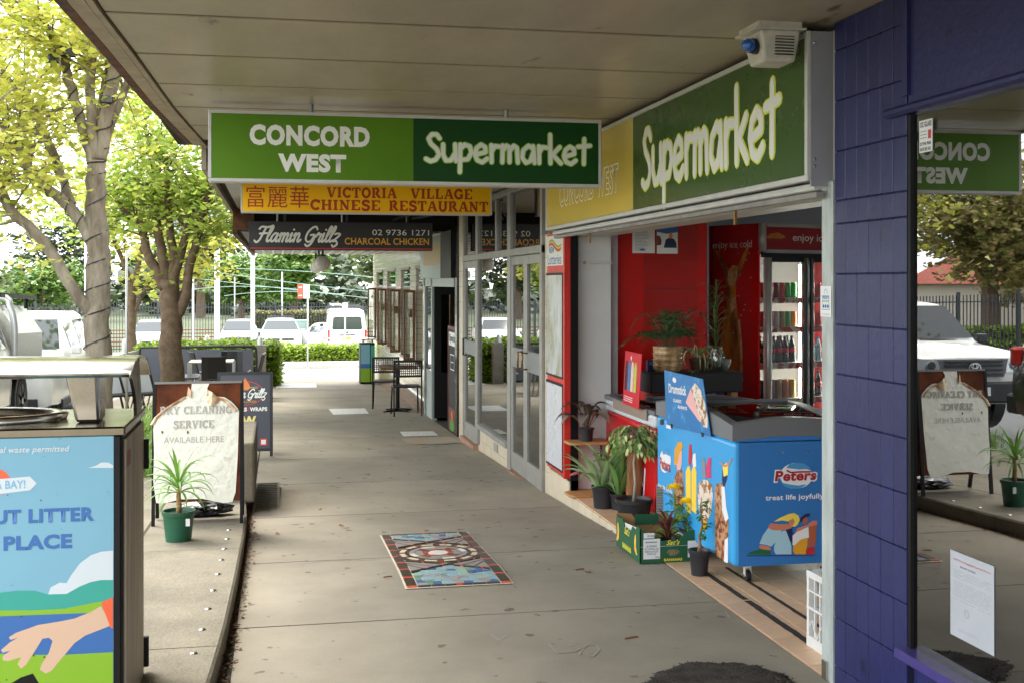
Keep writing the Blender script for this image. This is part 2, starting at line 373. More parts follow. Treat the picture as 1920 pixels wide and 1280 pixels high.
trim_m = mat('awning_trim', s(168,152,128), .55, var=.28, vscale=6)
rust_dk = mat('rusted_gutter', s(52,40,32), .8, var=.4, vscale=10, col2=s(112,66,36))
alu = mat('aluminium', s(184,184,180), .42, metal=.55, var=.12, vscale=5)
alu_w = mat('pale_aluminium', s(205,204,198), .45, var=.12, vscale=7)
galv = mat('galvanised_steel', s(196,204,200), .5, metal=.15, col2=s(150,156,150), vscale=7, stretch=(1,1,.25))
purple = mat('purple_paint', s(41,44,90), .34, spec=.4, var=.16, vscale=3, bump=.2, bscale=30, rand=.07, spots=(s(30,30,58), 5, .68))
purple_dk = mat('purple_grout', s(24,23,50), .6)
purple_sill = mat('purple_sill_paint', s(68,60,122), .35, var=.25, vscale=9)
black_p = mat('black_paint', s(16,16,18), .5, spec=.25, var=.2, vscale=8)
black_pl = mat('black_plastic', s(34,34,36), .5, var=.15, vscale=6)
white_p = mat('white_paint', s(226,224,216), .55, var=.1, vscale=3)
offwhite = mat('off_white_wall', s(228,226,224), .7, var=.1, vscale=2)
bluewall = mat('pale_blue_wall', s(196,206,222), .7, var=.12, vscale=1.5)
beige_t = mat('beige_tile', s(222,208,182), .3, var=.12, vscale=6, rand=.06)
cream_t = mat('cream_tile', s(206,194,164), .15, spec=.7, var=.1, vscale=6, rand=.07)
grout = mat('grout', s(120,108,92), .9)
terra = mat('terracotta_tile', s(222,186,150), .4, var=.14, vscale=7, rand=.07)
red_p = mat('red_gloss', s(196,16,14), .16, spec=.6, var=.14, vscale=2)
red_f = mat('red_frame_paint', s(212,44,32), .4, var=.15, vscale=12)
green_dk = mat('sign_dark_green', s(16,66,18), .4, spec=.2)
green_lt = mat('sign_light_green', s(88,132,18), .4, spec=.2, var=.10, vscale=3)
green_ol = mat('sign_olive_green', s(66,94,44), .26, spec=.4, var=.12, vscale=2.2)
yellow_ol = mat('sign_mustard', s(212,188,84), .22, spec=.5, var=.07, vscale=1.3)
let_w = mat('letter_white', s(236,236,226), .5)
let_y = mat('letter_yellow', s(226,232,70), .5)
let_lime = mat('letter_lime_edge', s(150,205,44), .5)
frame_al = mat('frame_aluminium', s(158,156,148), .45, metal=.2, var=.2, vscale=6)
glass_shop = glassmat('shop_glass', (.30,.33,.32,1), .34, .95)
glass_dark = glassmat('tinted_glass', (.45,.46,.48,1), .30, .95)
glass_clear = glassmat('fridge_glass', (.95,.97,.96,1), .003, .2)
glass_car = mat('car_glass', s(38,46,46), .05, spec=.6)
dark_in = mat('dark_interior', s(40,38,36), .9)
# ================================================================ ground
def sheet(name, pts_rows, m, label=None):
    mb = MB(); mb.strip(pts_rows); o = mb.build(name, m); o['kind'] = 'structure'
    if label: o['label'] = label
    return o
ys = [-60,-20,0,6.8,8,9.5,10.3,15,18.5,28.4,40,50,60,75,100,160,300,700]
sheet('ground', [[(x, y, gz(y)-.17) for x in (-700,-40,-3.2,8,60,700)] for y in ys], mat('ground_cover', s(84,92,60), .95, var=.25, vscale=.3))
ysr = [-40,-10,0,3,6.8,8,9.5,10.3,15,18.5,24,28.4,33,33.2]
sheet('road', [[(x, y, gz(y)-.135) for x in (-9.5,-7,-3.2)] for y in ysr[:-1]]+[[(x, 33.2, gz(33.2)-.135) for x in (-9.5,-7,-3.2)]], asphalt)
pale_as = mat('pale_asphalt', s(168,168,168), .9, var=.12, vscale=1)
sheet('cross_road', [[(x, y, gz(y)-.131) for x in (-40,-9,0,8,40)] for y in (33.2,36,40.6)], pale_as)
sheet('car_park', [[(x, y, gz(y)-.128) for x in (-40,-9,0,8,40)] for y in (43.2,48,54,58.5)], mat('car_park_asphalt', s(176,174,170), .9, var=.1, vscale=1))
sheet('median_path', [[(x, y, gz(y)-.02) for x in (-.6,3,8,40)] for y in (38.6,40.6,43.2)], kerb_m)
MB().box((-.6,38.48,gz(38.5)-.16),(40,38.6,gz(38.5)-.015)).build('kerb', kerb_m)['kind'] = 'structure'
# footpath of cast slabs
fp = setting('footpath', 'grey concrete footpath under the awning')
fbed = MB(); fbed.strip([[(x, y, gz(y)-.012) for x in (-3.1,-.2,2.6)] for y in [-6,2,6.8,8,9.5,10.3,15,18.5,24,28.4,33.1]])
fbed.build('bedding', joint_m, fp)
def slab(x0, x1, y0, y1, m=concrete, par=fp, g=.007, dz=0., th=.03, name='slab'):
    mb = MB(); n = max(1, int((y1-y0)/.6)); yy = [y0+g+(y1-y0-2*g)*i/n for i in range(n+1)]
    rows = [[(x0+g, y, gz(y)+dz), (x1-g, y, gz(y)+dz)] for y in yy]
    mb.strip(rows); k = [(x0+g, x1-g)]
    mb.strip([[(x0+g, y, gz(y)+dz-th), (x0+g, y, gz(y)+dz)] for y in yy]); mb.strip([[(x1-g, y, gz(y)+dz), (x1-g, y, gz(y)+dz-th)] for y in yy])
    mb.add([(x0+g,yy[0],gz(yy[0])+dz-th),(x1-g,yy[0],gz(yy[0])+dz-th),(x1-g,yy[0],gz(yy[0])+dz),(x0+g,yy[0],gz(yy[0])+dz)], [(0,1,2,3)])
    mb.add([(x0+g,yy[-1],gz(yy[-1])+dz-th),(x0+g,yy[-1],gz(yy[-1])+dz),(x1-g,yy[-1],gz(yy[-1])+dz),(x1-g,yy[-1],gz(yy[-1])+dz-th)], [(0,1,2,3)])
    return mb.build(name, m, par)
fys = [-6,-2.6,-.6,1.4,3.3,4.55,5.86,7.28,9.1,11.0,13.0,15.1,17.4,19.8,22.4,25.2,28.2,31.0,33.1]
for a, b in zip(fys, fys[1:]):
    slab(-.2, 2.285, a, b)
    if a >= 10.9: slab(-3.0, -.2, a, b)
for y in (-4, 9.1): pass
MB().box((-3.2,-40,-.35),(-3.0,6.8,-.004)).build('kerb', kerb_m)['kind'] = 'structure'
k_ = MB(); k_.strip([[(-3.2, y, gz(y)-.4),(-3.2, y, gz(y)+.0),(-3.0, y, gz(y)+.0),(-3.0,y,gz(y)-.3)] for y in (6.8,8,9.5,10.3,15,18.5,28.4,33.2)])
k_.build('kerb', kerb_m)['kind'] = 'structure'
MB().box((-3.2,33.1,gz(33)-.4),(2.6,33.22,gz(33.1)+.002)).build('kerb', kerb_m)['kind'] = 'structure'
# raised platform on the left
pf = setting('platform', 'raised concrete platform with a curved front edge')
edge = [(-8,-1.2),(-2,-.95),(0,-.72),(1.5,-.52),(3,-.37),(4.2,-.29),(5.5,-.235),(6.6,-.215),(7.6,-.21),(8.6,-.215),(9.4,-.24),(10.1,-.30),(10.7,-.5),(11.0,-.9)]
PZ = .105
def ex(y):
    for (a, xa), (b, xb) in zip(edge, edge[1:]):
        if y <= b: return xa+(xb-xa)*(y-a)/(b-a)
    return -.9
def gpf(y): return gz(y)+PZ
cuts = [-8,-1.5,1.4,3.4,5.25,7.25,9.0,11.0]
def plat(x0f, x1f, a, b, m, name='slab'):
    n = max(2, int((b-a)/.3)); g = .004; mb = MB(); rows = []
    for i in range(n+1):
        y = a+g+(b-a-2*g)*i/n; xa, xb, z = x0f(y), x1f(y), gpf(y)
        rows.append([(xa+g, y, z-.2), (xa+g, y, z), (xb-.012, y, z), (xb, y, z-.012), (xb, y, z-.2)])
    mb.strip(rows); mb.add(rows[0], [(0,1,2,3,4)]); mb.add(rows[-1], [(4,3,2,1,0)]); return mb.build(name, m, pf)
for a, b in zip(cuts, cuts[1:]):
    plat(lambda y: -.84, lambda y: ex(y), a, b, concrete2)
    plat(lambda y: -3.0, lambda y: -.845, a, b, concrete2)
stud_me = MB().lathe([(.018,0),(.018,.003),(.012,.007),(.004,.008)], n=10).mesh('stud', True); steel = mat('stainless', s(196,192,184), .24, metal=1, var=.1, vscale=12); stud_me.materials.append(steel)
y = 3.9
while y < 8.2:
    link('stud', stud_me, pf, (ex(y)-.10, y, gpf(y)-.001)); y += .345 if y > 5 else .42
# planting bed
bed = MB(); bed.strip([[(x, yy, gz(yy)+.02) for x in (-2.95,-2,-.95)] for yy in (11.0,13,15,18.5,20.5)]); bd = bed.build('garden_bed', earth); bd['kind'] = 'structure'
# concrete block seat
t = thing('concrete_block', 'low grey concrete block seat between the two sandwich boards', 'seat block', (-.33, 9.35, gpf(9.4)-.02))
MB().box((-.32,0,0),(.155,1.45,.47)).build('block', concrete2, t, bevel=.02, seg=2)
# metal ramp plate
t = thing('metal_ramp_plate', 'chequered steel ramp plate lying beside the concrete block', 'metal plate', (-.14, 9.75, gz(9.9)+.004))
MB().box((-.05,-.4,0),(.16,1.1,.008)).build('plate', mat('plate_steel', s(112,104,92), .5, metal=.6, var=.3, vscale=12), t)
rib = MB()
for i in range(16): rib.cbox((.055,-.33+i*.09,.011),(.17,.012,.006))
rib.build('ribs', mat('plate_steel'  , s(112,104,92)), t)
# asphalt repair patch on the footpath
def blob(cx, cy, rx, ry, z, n=64, sd=3, amp=.12):
    r = random.Random(sd); ph = [r.random()*6 for _ in range(5)]; P = []
    for i in range(n):
        a = 2*PI*i/n; k = 1+amp*(math.sin(2*a+ph[0])+.7*math.sin(3*a+ph[1])+.5*math.sin(5*a+ph[2])+.3*math.sin(9*a+ph[3]))+r.uniform(-.035,.035)
        P.append((cx+rx*k*math.cos(a), cy+ry*k*math.sin(a)))
    return P
t = thing('asphalt_patch', 'rough black asphalt repair patch in the footpath at the bottom', 'patch')
mb = MB(); P = [(a+.022*noise.noise(Vector((a*9,b*9,1)))+.012*noise.noise(Vector((a*30,b*30,1))), b+.03*noise.noise(Vector((a*11,b*11,4)))+.014*noise.noise(Vector((a*34,b*34,4)))) for a, b in blob(1.83, 4.62, .34, .27, 0, n=110, sd=5, amp=.09)]; cx, cy_ = 1.83, 4.62; rows = []
for k, (f, z) in enumerate(((1.0,.001),(.985,.009),(.93,.015),(.8,.018),(.6,.02),(.4,.02),(.2,.021),(.01,.021))):
    rows.append([(cx+(a-cx)*f, cy_+(b-cy_)*f, z+(.004*noise.noise(Vector((a*f*9,b*f*9,k))) if k > 1 else 0)) for a, b in P])
mb.strip(rows, True); mb.build('asphalt', asphalt_d, t, smooth=True)
mb = MB(); r = random.Random(91)
for k in range(2600):
    a = r.random()*2*PI; f = math.sqrt(r.random())*1.03; i_ = int(a/(2*PI)*110) % 110; q = Vector((cx+(P[i_][0]-cx)*f, cy_+(P[i_][1]-cy_)*f, .019 if f < .9 else .008)); e = r.uniform(.002,.0048)
    v3 = [q+Vector((r.gauss(0,1), r.gauss(0,1), r.uniform(-.6,.2)))*e for _ in range(3)]+[q+Vector((0,0,e*r.uniform(.5,1.1)))]; mb.add(v3, [(0,1,3),(1,2,3),(2,0,3)])
mb.build('aggregate', mat('aggregate_black', s(84,79,72), .9, spec=.2, col2=s(44,41,38), vscale=60, vr=(.4,.6)), t, kind='stuff')
t = thing('concrete_chip', 'pale bare spot at the near edge of the asphalt patch', 'bare spot')
mb = MB(); P = [(x_, y_) for x_, y_ in blob(1.60, 4.28, .16, .055, 0, n=28, sd=9, amp=.06)]
mb.prism(FZ((0,0,0)), P, .002, .020); mb.build('concrete', mat('pale_concrete', s(170,160,138), .9, var=.2, vscale=14, bump=.4), t)
crk = mat('crack_dark', s(70,64,56), .95)
for P_, lab in (([(712,1048),(700,1049),(650,1050),(600,1052),(540,1060)],'hairline crack running left from the mosaic'),([(880,1044),(940,1040),(1010,1030),(1060,1034)],'hairline crack running right from the mosaic'),([(560,840),(620,846),(700,842),(790,852)],'hairline crack across the middle of the footpath')):
    o_ = thing('crack', lab, 'crack'); mb = MB(); r_ = random.Random(len(lab)); Q = [gnd(*q) for q in P_]; W_ = []
    for a, b in zip(Q, Q[1:]):
        for j in range(6): q = a.lerp(b, j/6); W_.append((q.x, q.y+r_.uniform(-.006,.006)))
    for a, b in zip(W_, W_[1:]): wd = r_.uniform(.001,.0028); mb.add([(a[0],a[1]-wd,gz(a[1])+.0012),(b[0],b[1]-wd,gz(b[1])+.0012),(b[0],b[1]+wd,gz(b[1])+.0012),(a[0],a[1]+wd,gz(a[1])+.0012)], [(0,1,2,3)])
    mb.build('crack_line', crk, o_)
# chalk scribbles
chalk = mat('faded_chalk', s(158,151,142), .9, var=.15, vscale=30)
def scribble(lines, label):
    o_ = thing('chalk_mark', label, 'chalk mark'); mb = MB()
    for ln in lines:
        P = [gnd(u, v) for u, v in ln]; F = FZ((0,0,.001)); strokes(mb, F, [[(q.x, q.y) for q in P]], .008, n=.001, step=.00005, seg=6)
    mb.build('chalk_line', chalk, o_)
scribble([[(1030,1208),(1045,1224),(1075,1222),(1100,1210)],[(1085,1228),(1098,1210),(1118,1208),(1124,1218),(1112,1230),(1098,1226)],[(1062,1212),(1078,1208)]], 'faint white scrawled mark on the footpath left of the asphalt patch')
scribble([[(922,1190),(936,1200),(952,1190)]], 'tiny faint tick mark on the footpath below the mosaic')
scribble([[(1275,1150),(1310,1146),(1360,1142)],[(1360,1145),(1368,1158)]], 'faint white line along the joint near the tiled step')
# patches & covers further up
t = thing('mosaic_panel', 'distant whitish mosaic panel set in the footpath', 'mosaic', world=True)
def gquad(px, m, dz=.004, name='panel', par=None):
    P = [gnd(*q) for q in px]; mb = MB(); mb.add([(q.x, q.y, gz(q.y)+dz) for q in P], [(0,1,2,3)]); return mb.build(name, m, par)
palem = mat('pale_mosaic', s(222,220,212), .6, col2=s(150,156,156), vscale=60, vr=(.5,.6))
gquad([(625,777),(692,775),(684,765),(616,766)], palem, .004, 'tile_field', t)
t = thing('footpath_cover', 'rusty stained square service cover beside the shopfront', 'service cover', world=True)
gquad([(766,833),(862,830),(845,818),(752,822)], mat('rust_stained_concrete', s(170,138,96), .8, col2=s(150,142,130), vscale=6), .004, 'stain', t)
gquad([(800,834),(866,830),(852,823),(796,826)], mat('cover_concrete', s(160,152,138), .8, var=.2, vscale=9), .008, 'cover', t)
t = thing('mosaic_panel', 'grey white speckled panel in the footpath beside the rusty cover', 'mosaic', world=True)
gquad([(756,818),(822,816),(812,808),(750,809)], palem, .005, 'tile_field', t)
t = thing('mosaic_panel', 'bright strip of pale mosaic near the end of the footpath', 'mosaic', world=True)
gquad([(516,727),(594,726),(592,718),(520,719)], palem, .005, 'tile_field', t)

# ================================================================ mosaic panel near
MX0, MX1, MY0, MY1 = .70, 1.285, 6.44, 8.05
MW, MH = MX1-MX0, MY1-MY0
t = thing('mosaic_panel', 'colourful tile mosaic with circle and crosses in the near footpath', 'mosaic')
def mp(a, b, dz=.006): return (MX0+a*MW, MY0+b*MH, gz(MY0+b*MH)+dz)
def mquad(pts, m, name='tile', dz=.010, base=.004):
    k = len(pts); mb = MB(); mb.add([mp(a, b, base) for a, b in pts]+[mp(a, b, dz) for a, b in pts], [tuple(range(k, 2*k))]+[(i, (i+1)%k, k+(i+1)%k, k+i) for i in range(k)])
    return mb.build(name, m, t)
mb = MB(); N_ = 12
mb.strip([[mp(-.02, -.012+1.024*i/N_, .005), mp(1.02, -.012+1.024*i/N_, .005)] for i in range(N_+1)])
mb.build('mortar', mat('mosaic_mortar', s(214,204,180), .8, var=.2, vscale=20), t)
m_blk = mat('mosaic_black', s(62,54,46), .35); m_red = mat('mosaic_red', s(206,84,58), .35)
m_bl = [mat('mosaic_pale_blue', s(150,180,188), .3), mat('mosaic_blue', s(74,110,158), .3), mat('mosaic_sage', s(120,150,136), .3), mat('mosaic_mauve', s(164,158,158), .3), mat('mosaic_mint', s(158,186,170), .3)]
m_gr = mat('mosaic_grey', s(158,148,142), .4, var=.1, vscale=12)
bwid = .055/MW
for side in (0, 1):
    a0, a1 = (0, bwid) if side == 0 else (1-bwid, 1)
    for i in range(8):
        b0, b1 = i/8, (i+1)/8; mquad([(a0,b0),(a1,b0),(a1,b0+.018),(a0,b0+.018)], m_red); mquad([(a0,b0+.021),(a1,b0+.021),(a1,b1-.003),(a0,b1-.003)], m_blk)
    b0, b1 = (0, .016) if side == 0 else (.984, 1)
    for i in range(6):
        a0 = bwid+.01+(1-2*bwid-.02)*i/6; a1 = a0+(1-2*bwid-.02)/6-.008
        mquad([(a0,b0),(a1,b0),(a1,b1),(a0,b1)], m_red if i == 3-side and False else m_blk)
    mquad([(.47,b0-.001),(.53,b0-.001),(.53,b1+.001),(.47,b1+.001)], m_red, dz=.012)
XB = [(.19,.43),(.67,.90)]
def incirc(a, b, k=1.): return ((a-.5)*MW)**2+((b-.55)*MH*.86)**2 < (.272*k)**2
def region(a, b):
    if incirc(a, b, 1.04): return 'c'
    for lo, hi in XB:
        f = abs(a-.5)*2; mid = (lo+hi)/2; h = (hi-lo)/2*f
        if abs(b-mid) < h-.006: return 'g'
        if abs(b-mid) < h+.014: return 'x'
    return 'b'
gx, gy = 9, 27; r = random.Random(4)
gp = {(i, j): (bwid+.012+(1-2*bwid-.024)*(i+(r.uniform(-.32,.32) if 0 < i < gx else 0))/gx, .018+.964*(j+(r.uniform(-.32,.32) if 0 < j < gy else 0))/gy) for i in range(gx+1) for j in range(gy+1)}
for i in range(gx):
    for j in range(gy):
        q = [gp[i,j], gp[i+1,j], gp[i+1,j+1], gp[i,j+1]]; c = (sum(p[0] for p in q)/4, sum(p[1] for p in q)/4)
        q = [(c[0]+(p[0]-c[0])*.9, c[1]+(p[1]-c[1])*.9) for p in q]
        if all(region(*p) in 'b' for p in q+[c]) or region(*c) == 'b':
            mquad(q, m_bl[r.choice([0,0,0,1,2,3,3,4,4])], dz=.0085)
for lo, hi in XB:
    mid = (lo+hi)/2
    for sx in (0, 1):
        e = bwid+.012 if sx == 0 else 1-bwid-.012; d = (hi-lo)/2*(abs(e-.5)*2)-.01
        mquad([(.5+(.03 if sx else -.03),mid),(e,mid-d),(e,mid+d)], m_gr, dz=.0095)
        for f in (.33, .66):
            ax_ = .5+(e-.5)*f; dd = d*f
            mquad([(ax_-.008,mid-dd),(ax_+.008,mid-dd),(e+(.008 if sx else -.0),mid+d*(1-f)),(e-.02,mid+d*(1-f))], m_blk, dz=.0105)
    for sg in (1, -1):
        A = (bwid+.01, mid-sg*(hi-lo)/2*.86); B = (1-bwid-.01, mid+sg*(hi-lo)/2*.86); k = 0; ff = 0
        while ff < .999:
            L_ = .03 if k % 2 else .2; f1 = min(1, ff+L_)
            p0 = (A[0]+(B[0]-A[0])*ff, A[1]+(B[1]-A[1])*ff); p1 = (A[0]+(B[0]-A[0])*(f1-.006), A[1]+(B[1]-A[1])*(f1-.006)); wd = .0075
            mquad([(p0[0],p0[1]-wd),(p1[0],p1[1]-wd),(p1[0],p1[1]+wd),(p0[0],p0[1]+wd)], m_red if k % 2 else m_blk, dz=.0125+.0008*(sg > 0)); ff = f1; k += 1
def cp(rad, deg): return (.5+rad*math.cos(math.radians(deg))/MW, .55+rad*math.sin(math.radians(deg))/MH/.86)
def ring(r0, r1, n, ms, gap=.8, dz=.0105, off=0):
    for i in range(n):
        a0 = 360*i/n+off; a1 = a0+360/n-gap; mquad([cp(r0,a0),cp(r1,a0),cp(r1,(a0+a1)/2),cp(r1,a1),cp(r0,a1),cp(r0,(a0+a1)/2)], ms[i % len(ms)], dz=dz)
m_cr = mat('mosaic_cream', s(226,210,178), .35); m_br = mat('mosaic_brown', s(122,74,52), .35); m_wh = mat('mosaic_white', s(232,228,218), .3)
ring(.248,.272,28,[m_blk,m_blk,m_br]); ring(.212,.244,36,[m_cr,m_cr,m_br]); ring(.186,.208,24,[m_blk])
ring(.150,.182,12,[m_wh,m_gr,m_gr]); ring(.098,.146,12,[m_gr,m_br,m_gr]); ring(.07,.094,12,[m_br,m_red]); ring(.002,.066,4,[m_wh], gap=0)

# ================================================================ shop floor step and tiles
sf = setting('shop_floor', 'peach tiled floor and step of the supermarket')
MB().box((2.292,3.0,-.5),(9,12,-.011)).build('slab', grout, sf)
un = MB().box((.003,.003,0),(.197,.197,.012)).mesh('tile'); un.materials.append(terra)
for i in range(7):
    for j in range(26):
        if i > 4 and j > 14: continue
        link('tile', un, sf, (2.292+i*.2, 4.2+j*.2-.004*0, -.012))
mb = MB(); mb.box((3.695,3.0,-.011),(9,12,-.004)); mb.build('far_tiles', terra, sf)
rt = MB().box((0,.003,0),(.008,.197,.19)).mesh('tile'); rt.materials.append(beige_t)
for j in range(12): link('tile', rt, sf, (2.284, 6.8+j*.2, -.20))
tape = mat('worn_black_tape', s(52,48,44), .8, var=.3, vscale=20)
def wav(name, x, y0, y1, wd, label):
    o_ = thing(name, label, 'anti-slip strip'); mb = MB(); r_ = random.Random(int(x*100)); n = 26; rows = []
    for i in range(n+1):
        y_ = y0+(y1-y0)*i/n; j = r_.uniform(-.0025,.0025); rows.append([(x-wd/2+j, y_, .002), (x+wd/2+j+r_.uniform(-.002,.002), y_, .002)])
    mb.strip(rows); mb.build('tape', tape, o_)
wav('floor_strip', 2.437, 5.86, 6.62, .036, 'short black anti-slip strip on the tiles by the small pot')
wav('floor_strip', 2.437, 4.99, 5.84, .040, 'longer black anti-slip strip on the tiles near the milk crate')
wav('floor_strip', 2.60, 5.32, 6.55, .026, 'thin wavy black strip on the tiles under the blue freezer corner')

# ================================================================ awnings
aw = thing('awning', 'wide beige panelled awning over the near shops', 'awning')
AZ = 2.77
def awx(y):
    E = [(-8,-.72),(4.9,-.715),(5.8,-.69),(7.5,-.66),(8.5,-.62),(9.6,-.57),(11,-.53),(13,-.49),(15.9,-.47)]
    for (a, xa), (b, xb) in zip(E, E[1:]):
        if y <= b: return xa+(xb-xa)*(y-a)/(b-a)
    return -.47
MB().box((-.78,-8,AZ+.015),(6.6,9.75,AZ+.05)).build('deck', soffit_dk, aw)
sy = [-7.9+.862*i for i in range(40)]; sh = 4.96-[q for q in sy if q <= 4.96][-1]
sy = [q+sh for q in sy if q+sh < 10.0]
for a, b in zip(sy, sy[1:]):
    if b > 9.9: continue
    g = .018; xa, xb = awx(a)+.03, awx(b)+.03; X1 = 2.62
    mb = MB(); mb.add([(xa,a+g,AZ),(X1,a+g,AZ),(X1,b-g,AZ),(xb,b-g,AZ),(xa,a+g,AZ+.014),(X1,a+g,AZ+.014),(X1,b-g,AZ+.014),(xb,b-g,AZ+.014)],
                      [(0,3,2,1),(4,5,6,7),(0,1,5,4),(1,2,6,5),(2,3,7,6),(3,0,4,7)]); mb.build('panel', soffit_m, aw, bevel=.004)
rows = []
tr1, tr2, gu = [], [], []
for i in range(41):
    y_ = -8+17.7*i/40; x_ = awx(y_)
    tr1.append([(x_-.005,y_,AZ+.012),(x_-.005,y_,AZ-.012),(x_+.022,y_,AZ-.012),(x_+.022,y_,AZ+.012)])
    tr2.append([(x_-.085,y_,AZ+.05),(x_-.085,y_,AZ+.002),(x_-.018,y_,AZ+.002),(x_-.018,y_,AZ+.05)])
    gu.append([(x_-.14,y_,AZ+.36),(x_-.14,y_,AZ+.01),(x_-.095,y_,AZ+.01),(x_-.095,y_,AZ+.36)])
mb = MB(); mb.strip(tr1); mb.build('edge_trim', trim_m, aw); mb = MB(); mb.strip(tr2); mb.build('edge_board', trim_m, aw); mb = MB(); mb.strip(gu); mb.build('gutter', rust_dk, aw)
MB().box((-.82,-8,AZ+.36),(6.6,9.75,AZ+.40)).build('roof', mat('metal_roof', s(120,120,118), .5), aw)
aw2 = thing('awning', 'lower awning with narrow boards over the dry cleaner shopfront', 'awning')
Z2 = 2.64
mb = MB(); mb.box((-.56,9.76,Z2+.012),(2.6,15.95,Z2+.42)); mb.build('deck', soffit_dk, aw2)
yy = 9.78; pm = MB().box((-.5,.008,0),(2.58,.33,.011)).mesh('panel'); pm.materials.append(soffit_m)
while yy < 15.6: link('panel', pm, aw2, (0, yy, Z2)); yy += .34
MB().box((-.60,9.76,Z2-.05),(-.562,15.95,Z2+.42)).build('edge_board', trim_m, aw2)
aw3 = thing('awning', 'far awning with a pale striped soffit above the corner building', 'awning')
Z3 = 2.36
MB().box((-.52,16.0,Z3+.02),(2.6,28.6,Z3+.5)).build('deck', soffit_dk, aw3)
bt = [MB().box((0,0,0),(.15,12.4,.018)).mesh('batten'), MB().box((0,0,0),(.05,12.4,.03)).mesh('batten')]
bt[0].materials.append(mat('soffit_stripe_grey', s(126,122,116), .6)); bt[1].materials.append(mat('soffit_stripe_white', s(206,204,200), .6))
x_ = -.48
while x_ < 2.3: link('batten', bt[0], aw3, (x_, 16.1, Z3)); link('batten', bt[1], aw3, (x_+.155, 16.1, Z3-.01)); x_ += .21
MB().box((-.58,15.98,Z3-.04),(-.522,28.6,Z3+.5)).build('edge_board', rust_dk, aw3)
MB().box((-.52,15.7,Z3+.02),(-.30,15.98,Z3+.40)).build('edge_box', rust_dk, aw3)
gl_m = mat('opal_globe', s(206,202,194), .3, var=.05)
for u_, v_, d_, lab in ((605,494,21,'nearest'), (598,498,24,'middle'), (592,501,27,'farthest')):
    p_ = atD(u_, v_, d_); g_ = thing('globe_lamp', 'round opal globe lamp under the far awning, %s of three' % lab, 'lamp', p_, group='globe lamps under the far awning')
    MB().lathe([(.001,-.14),(.06,-.128),(.105,-.092),(.135,-.03),(.138,.02),(.12,.07),(.085,.11),(.05,.13)], n=20).build('globe', gl_m, g_, smooth=True)
    MB().lathe([(.055,.125),(.055,.15),(.02,.16),(.02,Z3-p_.z)], n=12).build('fitting', black_pl, g_)
# ================================================================ purple shop (nearest, right)
XF = 2.29
ps = thing('purple_shop', 'purple painted shopfront with glossy upright tiles and dark window', 'shop', (XF, 4.0, 0), world=True)
MB().box((XF+.012,3.99,-.1),(2.62,4.56,2.78)).build('pillar', purple_dk, ps)
cw = .0955
hs = [(-.12,.04)]; z = .04
zt = [.04,.245,.45,.655,.86,1.065,1.27,1.475,1.68,1.885,1.98,2.185,2.39,2.595,2.77]
# rows measured from the joints on the pillar edge
zj = [EYE+(530-v)*4.926/FOC for v in (1245,1154,1063,972,880,788,699,608,514,421,378,286,192,98)]
zj = [-.08]+zj+[2.768]
for a, b in zip(zj, zj[1:]):
    for i in range(6):
        y1 = 4.56-i*cw; y0 = y1-cw; mb = MB(); mb.box((XF+rnd.uniform(0,.0015),y0+.0017,a+.0016),(XF+.013,y1-.0017,b-.0016)); mb.build('tile', purple, ps, bevel=.003)
# window frame, fascia, sill
MB().box((XF+.03,-3,-.1),(XF+.2,3.985,.29)).build('plinth', purple, ps)
MB().box((XF-.045,-3,.29),(XF+.2,4.0,.328)).build('sill', purple_sill, ps, bevel=.006)
mb = MB(); mb.box((XF+.006,3.966,.33),(XF+.05,3.986,2.30)); mb.build('frame', black_p, ps)
MB().box((XF+.002,-3,2.33),(XF+.2,3.975,2.768)).build('fascia', purple, ps)
mb = MB(); rows = []
for y_ in (-3, 4.10): rows.append([(XF+.0,y_,2.344),(XF-.022,y_,2.338),(XF-.034,y_,2.325),(XF-.034,y_,2.312),(XF-.02,y_,2.302),(XF+.04,y_,2.302)])
mb.strip(rows); mb.add(rows[1], [(5,4,3,2,1,0)]); mb.build('cornice', purple, ps, smooth=False)
MB().box((XF-.012,3.96,2.372),(XF+.1,4.0,2.768)).build('corner_strip', purple, ps)
MB().box((XF+.02,-3,.328),(XF+.028,3.966,2.31)).build('glass', glass_dark, ps)
MB().box((XF+.1,-3,0),(6,3.93,.02)).build('shop_interior_floor', dark_in, ps)
MB().box((4.6,-3,0),(4.65,4.2,2.75)).build('back_wall', mat('interior_wall', s(44,42,42), .9), ps)
MB().box((2.62,4.45,-.1),(6.2,4.56,2.78)).build('party_wall', offwhite, ps)
# stickers on that window
fr = FX((XF+.0195, 3.925, 0))
t = thing('window_sticker', 'small white glazier sticker at the top corner of the dark window', 'sticker', (XF+.019, 3.93, 2.2), world=True)
pw = mat('paper', s(228,228,226), .6); ink = mat('print_black', s(40,40,42), .6); inkr = mat('print_red', s(190,60,50), .6); inkg = mat('print_grey', s(150,150,152), .6); inkb = mat('print_blue', s(46,96,160), .6)
mb = MB(); mb.fbox(fr, .0,2.153,.088,2.270, .001,.002); mb.build('sheet', pw, t)
text('OZ GLASS', fr, .006,2.245,.076,.019, ink, t, .0026, .03); text('02 9746 9068', fr, .006,2.178,.072,.013, ink, t, .0026, .03); text('0418 282 042', fr, .006,2.158,.072,.013, ink, t, .0026,.03)
mb = MB()
for k, zz in enumerate((2.228,2.216,2.204)): mb.face(fr, [(.008,zz),(.05,zz),(.05,zz+.003),(.008,zz+.003)], .0026)
mb.build('print', inkg, t); mb = MB(); mb.face(fr, [(.06,2.2),(.08,2.2),(.08,2.232),(.06,2.232)], .0026); mb.build('print', inkr, t)
t = thing('paper_notice', 'white fire service form taped low inside the dark window', 'notice', (XF+.019, 3.6, .5), world=True)
